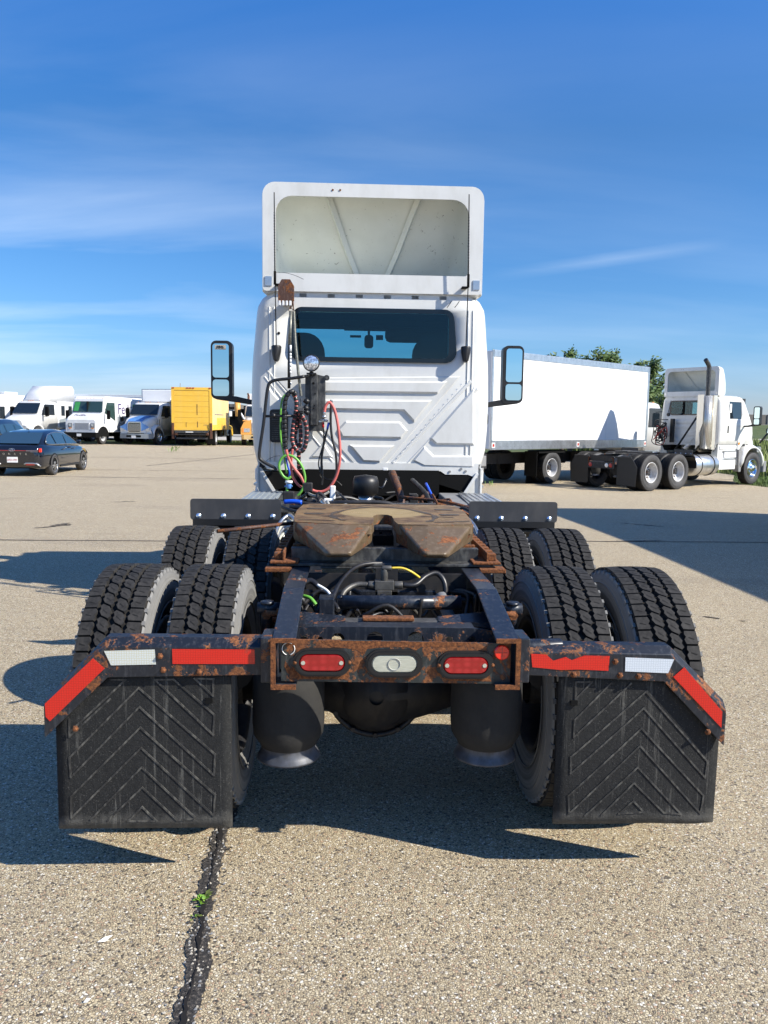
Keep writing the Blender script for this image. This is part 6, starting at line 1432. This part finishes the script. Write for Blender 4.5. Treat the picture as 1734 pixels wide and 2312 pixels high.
b=MB(); b.box(-hw-.008,-hw,-6.0,-.6,.8,1.75); b.build('lower_side_panel',M['greytruck'],fv)
text('FedEx',.33,M['purple'],fv,(.25,1.36,1.80),(R(22),0,R(180)),'hood_lettering')
text('Fed',.95,M['purple'],fv,(-hw-.014,-1.35,2.2),(R(90),0,R(-90)),'side_lettering'); text('Ex',.95,M['greenprint'],fv,(-hw-.014,-2.95,2.2),(R(90),0,R(-90)),'side_lettering')
simple_wheels(fv,[(-4.3,True),(1.06,False)],1.12,True,.45); chassis(fv,-6,1.4,z0=.45,z1=.75)
put(fv,-16.45,51.8,gz(51),R(180-14))
# --- white sleeper tractor facing us and its trailer
st=lthing('semi_tractor','white sleeper tractor with tall wind fairing facing us behind the black sedan','semi truck','trucks parked in a row at the back of the lot')
cab_conv(st,0,M['white2']); hw=1.05
b=MB(); b.box(-hw,hw,-1.7,0,.95,2.66); b.build('sleeper',M['white2'],st,bevel=.06)
b=MB(); b.loft([[(-.98,-1.7,2.6),(.98,-1.7,2.6),(1.0,-1.7,3.45),(.85,-1.7,3.72),(-.85,-1.7,3.72),(-1.0,-1.7,3.45)],[(-.98,.1,2.6),(.98,.1,2.6),(.98,.1,3.38),(.8,.1,3.66),(-.8,.1,3.66),(-.98,.1,3.38)],[(-.9,.75,2.6),(.9,.75,2.6),(.85,.75,3.0),(.6,.75,3.25),(-.6,.75,3.25),(-.85,.75,3.0)],[(-.75,1.15,2.62),(.75,1.15,2.62),(.7,1.15,2.7),(.5,1.15,2.75),(-.5,1.15,2.75),(-.7,1.15,2.7)]],sm=True); b.build('wind_fairing',M['white2'],st)
for y in (-1.35,-.65):
    b=MB(); b.box(-hw-.012,-hw,y,y+.34,1.75,2.4); b.build('sleeper_window',M['darkglass'],st)
b=MB(); b.prism([(-1.7,.95),(-.1,.95),(-.1,1.5),(-.7,1.62),(-1.7,1.5)],-hw-.02,-hw,'x'); b.build('grey_side_panel',M['greytruck'],st)
chassis(st,-5.0,2.5); simple_wheels(st,[(-4.6,True),(-3.3,True),(1.95,False)],1.2,False,.5)
for sg in (-1,1): b=MB(); b.cyl((sg*.85,-1.6,.62),(sg*.85,-.2,.62),.3,.3,20); b.build('fuel_tank',M['alu'],st)
put(st,-20.35,53.6,gz(52),R(180-20))
wtl=lthing('box_trailer','plain white box trailer standing behind the delivery van','trailer','trucks parked in a row at the back of the lot')
bx=cargo_box(wtl,1.25,-6,6,1.1,3.35,M['boxwhite'],trim='label'); chassis(wtl,-6,6); simple_wheels(wtl,[(-4.6,True),(-3.4,True)],1.22,True,.5)
place_at(wtl,(0,0),(0,0),(-17.2,61.5,gz(60)),R(78))
# --- motor homes at far left
def motorhome(lbl,x,y,rz,vents=True,z=3.0):
    t=lthing('motorhome',lbl,'motorhome','motorhomes at the far left')
    b=MB(); b.box(-1.2,1.2,-4.5,3.6,.6,z); b.build('body',M['white2'],t,bevel=.08)
    b=MB(); b.loft([[(-1.18,3.55,.7),(1.18,3.55,.7),(1.15,3.55,z-.1),(-1.15,3.55,z-.1)],[(-1.1,4.1,.7),(1.1,4.1,.7),(1.0,3.8,z-.2),(-1.0,3.8,z-.2)]]); b.build('nose',M['white2'],t,bevel=.03)
    b=MB(); b.add([(-1.03,4.02,1.5),(1.03,4.02,1.5),(.98,3.86,2.4),(-.98,3.86,2.4)],[(0,1,2,3)]); w_=b.build('windscreen',M['darkglass'],t); w_.location.y+=.04
    for sg in (-1,1):
        for y0,y1 in ((2.6,3.4),(1.2,2.0),(-.6,.3),(-3.2,-2.3)):
            b=MB(); b.box(min(sg*1.2,sg*1.215),max(sg*1.2,sg*1.215),y0,y1,1.5,2.3); w_=b.build('window',M['darkglass'],t)
            b=MB(); b.box(min(sg*1.2,sg*1.222),max(sg*1.2,sg*1.222),(y0+y1)/2-.02,(y0+y1)/2+.02,1.5,2.3); b.build('window_bar',M['greyprint'],w_)
        b=MB(); b.prism([(-1.0,.7),(.9,.7),(.2,1.6),(.5,2.8),(-.2,2.9)],sg*1.2,sg*1.206,'x'); b.build('grey_swoosh',M['greytruck'],t)
    for yy,l in ((1.5,1.0),(-1.5,.9)):
        b=MB(); b.box(-.4,.4,yy-l/2,yy+l/2,z,z+.30); b.build('roof_air_conditioner',M['label'],t,bevel=.06)
    simple_wheels(t,[(-2.9,True),(2.6,False)],1.15,True,.42); put(t,x,y,gz(y),rz); return t
motorhome('white motorhome at far left with grey swoosh beside the sleeper tractor',-22.8,57,R(180-32))
motorhome('white motorhome at the left picture edge, half hidden by the dark car',-25.0,53.5,R(180-20),z=3.1)
# --- cream and white truck half hidden by the cab mirror
ct=lthing('semi_tractor','white and orange truck facing us, mostly hidden behind the near cab','semi truck','trucks parked in a row at the back of the lot')
cab_conv(ct,0,M['white2'],grille='label',bump='tan')
b=MB(); b.prism([(.50,1.66),(.98,1.5),(1.17,1.1),(1.17,.7),(.5,.72)],2.80,2.89,'y'); b.box(.50,1.06,1.7,2.8,1.55,1.62); b.build('orange_fender_panel',M['orange'],ct,bevel=.02)
b=MB(); b.prism(rrect(.60,1.0,.86,1.10,.03),2.89,2.90,'y'); b.build('headlight_cluster',M['lampglass'],ct)
b=MB(); b.box(.98,1.08,2.80,2.905,.86,1.10); b.build('turn_lamp',M['amber'],ct)
for i in range(7): b=MB(); b.box(-.45,.45,2.90,2.925,.98+i*.09,1.02+i*.09); b.build('grille_slat',M['label'],ct)
b=MB(); b.cyl((.9,-.3,1.2),(.9,-.3,3.25),.07,.07,10); b.tube([(.9,-.3,3.2),(.92,-.3,3.35),(.98,-.3,3.42)],.06,8); b.build('exhaust_stack',M['brownbox'],ct)
b=MB(); b.box(-1.0,1.0,-3,-.3,1.1,3.4); b.build('sleeper',M['white2'],ct,bevel=.05)
chassis(ct,-5,2.5); simple_wheels(ct,[(-4,True),(1.95,False)],1.2,False,.5); put(ct,-6.22,54.2,gz(52),R(180+3))
# --- far objects in the gap
bd=lthing('warehouse','grey-brown warehouse wall far behind the yellow truck','building'); b=MB(); b.box(-14,0,0,12,0,3.85); b.build('wall',M['bldg'],bd)
b=MB()
for i in range(28): b.box(-14+i*.5,-13.92+i*.5,-.05,0,0,3.85)
b.build('cladding_rib',M['bldg'],bd,kind='stuff'); put(bd,-16.1,112,.25,0)
fb=lthing('yard_tractor','dark yard truck with white tank box far off in the gap','truck')
chassis(fb,-3,3,z0=.6,z1=.95); b=MB(); b.box(-.9,.9,-1.0,.9,1.1,2.5); b.build('white_tank',M['label'],fb,bevel=.05)
b=MB(); b.box(-1.1,1.1,-1.2,1.0,2.6,2.8); b.box(-1.1,1.1,1.2,2.9,.9,2.6); b.build('cab',M['black'],fb,bevel=.05)
simple_wheels(fb,[(-2.2,True),(-.9,True),(2.4,False)],1.15,True,.48); b=MB(); b.cyl((-.8,1.0,.55),(.8,2.2,.55),.28,.28,12); b.build('fuel_tank',M['label'],fb); put(fb,-12.55,78,.26,R(-75))
ds=lthing('crane_cylinder','orange upright hydraulic cylinder on a dark machine in the gap','machine')
b=MB(); b.cyl((0,0,1.9),(0,0,3.2),.28,.28,10); b.build('cylinder',M['orange'],ds); b=MB(); b.tube([(0.3,0,2.2),(1.3,0,.6)],.10,6); b.build('white_strut',M['label'],ds); b=MB(); b.box(-1.4,.9,.3,1.5,.2,1.9); b.box(.5,1.2,.5,1.4,1.8,2.9); b.build('machine_body',M['black'],ds,bevel=.05); put(ds,-10.95,76,.26,0)
# --- yellow posts by the verge
for x,y,h,lb in ((13.45,27.2,1.42,'yellow steel post standing in the grass beyond the right tractor hood'),(12.95,25.7,.34,'short yellow stub post by the front tyre of the right tractor')):
    t=thing('bollard',lb,'bollard',(x,y,gz(y)-.02)); b=MB(); b.cyl((x,y,gz(y)-.05),(x,y,gz(y)+h),.07,.07,12); b.lathe([(h,.07),(h+.03,.05),(h+.04,0)],(x,y,gz(y)),'z',12); b.build('post',M['bollard'],t)
# --- whip aerials behind the yellow truck and the right tractor
for x,y,z0,h,lb in ((-13.9,64,gz(64),4.45,'thin grey pole rising behind the yellow box truck'),(30.3,70,.2,4.6,'thin leaning pole in the field at right')):
    t=thing('pole',lb,'pole',(x,y,z0)); b=MB(); b.cyl((x,y,z0-.1),(x+.2,y,z0+h),.05,.03,6); b.build('shaft',M['grey'],t)
# ================================================================ cars
def car(name,label,cat,L_,W_,H_,suv=False):
    t=lthing(name,label,cat); hw=W_/2
    # body stations: y, half width, bottom, belt height, shoulder inset
    st_=[(0.0,.72,.42,.78),(.06,.86,.30,.92),(.30,.93,.24,.97),(.8,1.0,.22,.96),(1.6,1.0,.22,.93),(2.6,1.0,.22,.91),(3.6,.99,.22,.88),(4.2,.96,.23,.80),(4.65,.88,.26,.70),(4.85,.74,.36,.60)]
    if suv: st_=[(y,w_,b0+.08,z+.17) for y,w_,b0,z in st_]
    k=L_/4.85; b=MB(); secs=[]
    for y,w_,b0,z in st_:
        w2=w_*hw; secs.append([(-w2*.93,y*k,b0),(-w2,y*k,b0+.10),(-w2*1.0,y*k,(b0+z)*.55),(-w2*.965,y*k,z-.06),(-w2*.90,y*k,z),(-w2*.4,y*k,z+.02),(w2*.4,y*k,z+.02),(w2*.90,y*k,z),(w2*.965,y*k,z-.06),(w2,y*k,(b0+z)*.55),(w2,y*k,b0+.10),(w2*.93,y*k,b0)])
    b.loft(secs,sm=True); body=b.build('body',M['carblack'],t)
    
    hs_=[(.28,.60,.93),(.75,.585,H_*.86),(1.35,.555,H_*.97),(2.1,.55,H_),(2.7,.56,H_*.985),(3.3,.60,H_*.80),(3.78,.66,.90)] if not suv else [(.05,.60,1.10),(.30,.585,H_*.93),(.9,.57,H_*.99),(2.1,.57,H_),(2.8,.58,H_*.985),(3.35,.62,H_*.82),(3.75,.68,1.06)]
    zb=.90 if not suv else 1.08
    b=MB(); secs=[]
    for y,w_,z in hs_:
        wt=w_+.03; wb=hw*.90; secs.append([(-wb,y*k,zb),(-(wb+wt)/2-.02,y*k,(zb+z)/2),(-wt,y*k,z-.05*(z-zb)),(-wt*.8,y*k,z),(wt*.8,y*k,z),(wt,y*k,z-.05*(z-zb)),((wb+wt)/2+.02,y*k,(zb+z)/2),(wb,y*k,zb)])
    b.loft(secs,sm=True,mf=lambda i,j:0); rf_=b.build('roof',M['carblack'],t)
    return t,k,hw
def side_glass(t,pts,hw,mt,off,nm='side_window',top=.74):
    for sg in (-1,1):
        b=MB(); b.add([(sg*(hw*.90-(z-(.9 if hw<.94 else 1.08))*(.46 if hw<.94 else .40)+off+.012),y,z) for y,z in pts],[tuple(range(len(pts)))]); b.build(nm,mt,t)
sd_,k,hw=car('parked_car','glossy black sedan with silver badge, nearest car at left','car',4.85,1.86,1.445)
# right/left side glazing follows the greenhouse
side_glass(sd_,[(.62,1.03),(.80,1.00),(1.38,.985),(1.32,1.30),(1.05,1.27),(.78,1.15)],hw,M['carglass'],.022)
side_glass(sd_,[(1.46,.985),(2.30,.975),(2.36,1.33),(1.85,1.35),(1.42,1.32)],hw,M['carglass'],.022)
side_glass(sd_,[(2.38,.975),(3.42,.955),(3.0,1.17),(2.72,1.27),(2.44,1.325)],hw,M['carglass'],.022)
for sg in (-1,1):
    b=MB(); b.tube([(sg*(hw*.90-(z-.9)*.46+.036),y,z) for y,z in [(3.45,.95),(2.4,.965),(1.4,.975),(.75,.99),(.58,1.03),(.74,1.15),(1.05,1.285),(1.40,1.335),(1.9,1.362),(2.4,1.342),(2.75,1.28),(3.05,1.17),(3.45,.96)]],.008,5); b.build('chrome_window_trim',M['alu'],sd_)
    b=MB(); b.box(min(sg*.93,sg*1.08),max(sg*.93,sg*1.08),3.05,3.17,.96,1.08); b.build('door_mirror',M['carblack'],sd_,bevel=.03)
    for y in (1.75,2.75): b=MB(); b.box(min(sg*.925,sg*.945),max(sg*.925,sg*.945),y,y+.2,.80,.83); b.build('door_handle',M['carblack'],sd_,bevel=.005)
    b=MB(); b.box(min(sg*.91,sg*.94),max(sg*.91,sg*.94),1.5,3.3,.24,.30); b.build('sill_trim',M['blackplast'],sd_)
    for y in (.98,3.82):
        b=MB(); b.prism([(y+.365*math.cos(a),.335+.365*math.sin(a)) for a in [R(180)*i/20 for i in range(21)]],sg*.86,sg*.933,'x'); b.build('wheel_arch',M['black'],sd_)
b=MB(); b.add([(-.72,.27,1.01),(.72,.27,1.01),(.60,.98,1.345),(-.60,.98,1.345)],[(0,1,2,3)]); o=b.build('rear_window',M['carglass'],sd_); o.location.z+=.012; o.location.y-=.02
b=MB(); b.loft([[(-.03,1.35,1.42),(.03,1.35,1.42)],[(-.008,1.2,1.49),(.008,1.2,1.49)],[(-.008,1.15,1.42),(.008,1.15,1.42)]],closed=False); b.build('roof_aerial',M['carblack'],sd_)
def car_wheels(t,ys,hw,r):
    for y in ys:
        for sg in (-1,1):
            b=MB(); b.lathe([(-.11,.22),(-.115,r-.03),(-.10,r),(.10,r),(.115,r-.03),(.11,.235),(.10,.235)],(sg*(hw-.105),y,r),'x',32); wr=b.build('wheel',M['side2'],t)
            b=MB(); X=sg*(hw-.0)
            b.lathe([(0,.235),(-.02*sg,.225),(-.03*sg,.0)],(X,y,r),'x',28,1)
            for i in range(10):
                a=2*math.pi*i/10+(.12 if i%2 else -.12); c,s_=math.cos(a),math.sin(a); b.add([(X,y+c*.04-s_*.02,r+s_*.04+c*.02),(X,y+c*.04+s_*.02,r+s_*.04-c*.02),(X-.005*sg,y+c*.23+s_*.016,r+s_*.23-c*.016),(X-.005*sg,y+c*.23-s_*.016,r+s_*.23+c*.016)],[(0,1,2,3)],0)
            b.tube([(X-.004*sg,y+.232*math.cos(2*math.pi*i/32),r+.232*math.sin(2*math.pi*i/32)) for i in range(32)],.008,5,0,closed=True)
            b.build('rim',[M['alu'],M['black']],wr)
car_wheels(sd_,(.98,3.82),.935,.335)
b=MB(); b.box(-.80,.80,-.005,.01,.80,.815); b.build('light_bar',M['dullred'],sd_)
for sg in (-1,1):
    b=MB(); b.box(min(sg*.80,sg*.87),max(sg*.80,sg*.87),-.0,.08,.76,.88); b.build('tail_lamp',M['reflr'],sd_,bevel=.01)
    b=MB(); b.box(min(sg*.42,sg*.78),max(sg*.42,sg*.78),-.012,.0,.785,.79); b.box(min(sg*.55,sg*.78),max(sg*.55,sg*.78),-.012,.0,.765,.772); b.box(min(sg*.42,sg*.78),max(sg*.42,sg*.78),-.012,0,.81,.818); b.build('lamp_strip',M['alu'],sd_)
    b=MB(); b.tube([(sg*.84,.03,.32),(sg*.74,.0,.40),(sg*.62,-.01,.42),(sg*.40,-.01,.42),(sg*.35,-.01,.38)],.022,6); b.build('exhaust_trim',M['alu'],sd_)
    b=MB(); b.box(min(sg*.40,sg*.66),max(sg*.40,sg*.66),-.012,0,.36,.40); b.build('reflector',M['dullred'],sd_)
b=MB(); b.tube([(.085*math.cos(2*math.pi*i/24),-.03,.83+.042*math.sin(2*math.pi*i/24)) for i in range(24)],.007,5,closed=True); b.tube([(-.035,-.03,.80),(-.018,-.03,.86)],.007,5); b.tube([(.018,-.03,.80),(.035,-.03,.86)],.007,5); b.tube([(-.026,-.03,.825),(.026,-.03,.835)],.006,5); b.build('badge',M['chrome'],sd_)
for i,ch in enumerate('SONATA'): text(ch,.085,M['chrome'],sd_,(-.42+i*.168,-.02,.70),(R(90),0,0),'boot_lettering')
b=MB(); b.box(-.16,.16,-.02,-.005,.44,.61); npl=b.build('number_plate',M['label'],sd_); text('ATZ-1797',.072,M['dullred'],sd_,(0,-.023,.515),(R(90),0,0),'plate_lettering')
put(sd_,-10.62,25.05,gz(26),R(0.5))
su,k,hw=car('parked_car','dark blue-black wagon partly hidden behind the glossy black sedan','car',4.7,1.90,1.72,True)
side_glass(su,[(.35,1.15),(1.0,1.12),(1.0,1.52),(.55,1.50)],hw,M['carglass'],.035); side_glass(su,[(1.06,1.12),(2.0,1.12),(2.0,1.54),(1.06,1.53)],hw,M['carglass'],.035); side_glass(su,[(2.06,1.12),(3.1,1.11),(2.7,1.45),(2.06,1.54)],hw,M['carglass'],.035)
b=MB(); b.add([(-.72,-.02,1.12),(.72,-.02,1.12),(.62,.22,1.55),(-.62,.22,1.55)],[(0,1,2,3)]); b.build('rear_window',M['carglass'],su)
car_wheels(su,(.9,3.65),.95,.36); put(su,-14.75,31.5,gz(33),R(2))
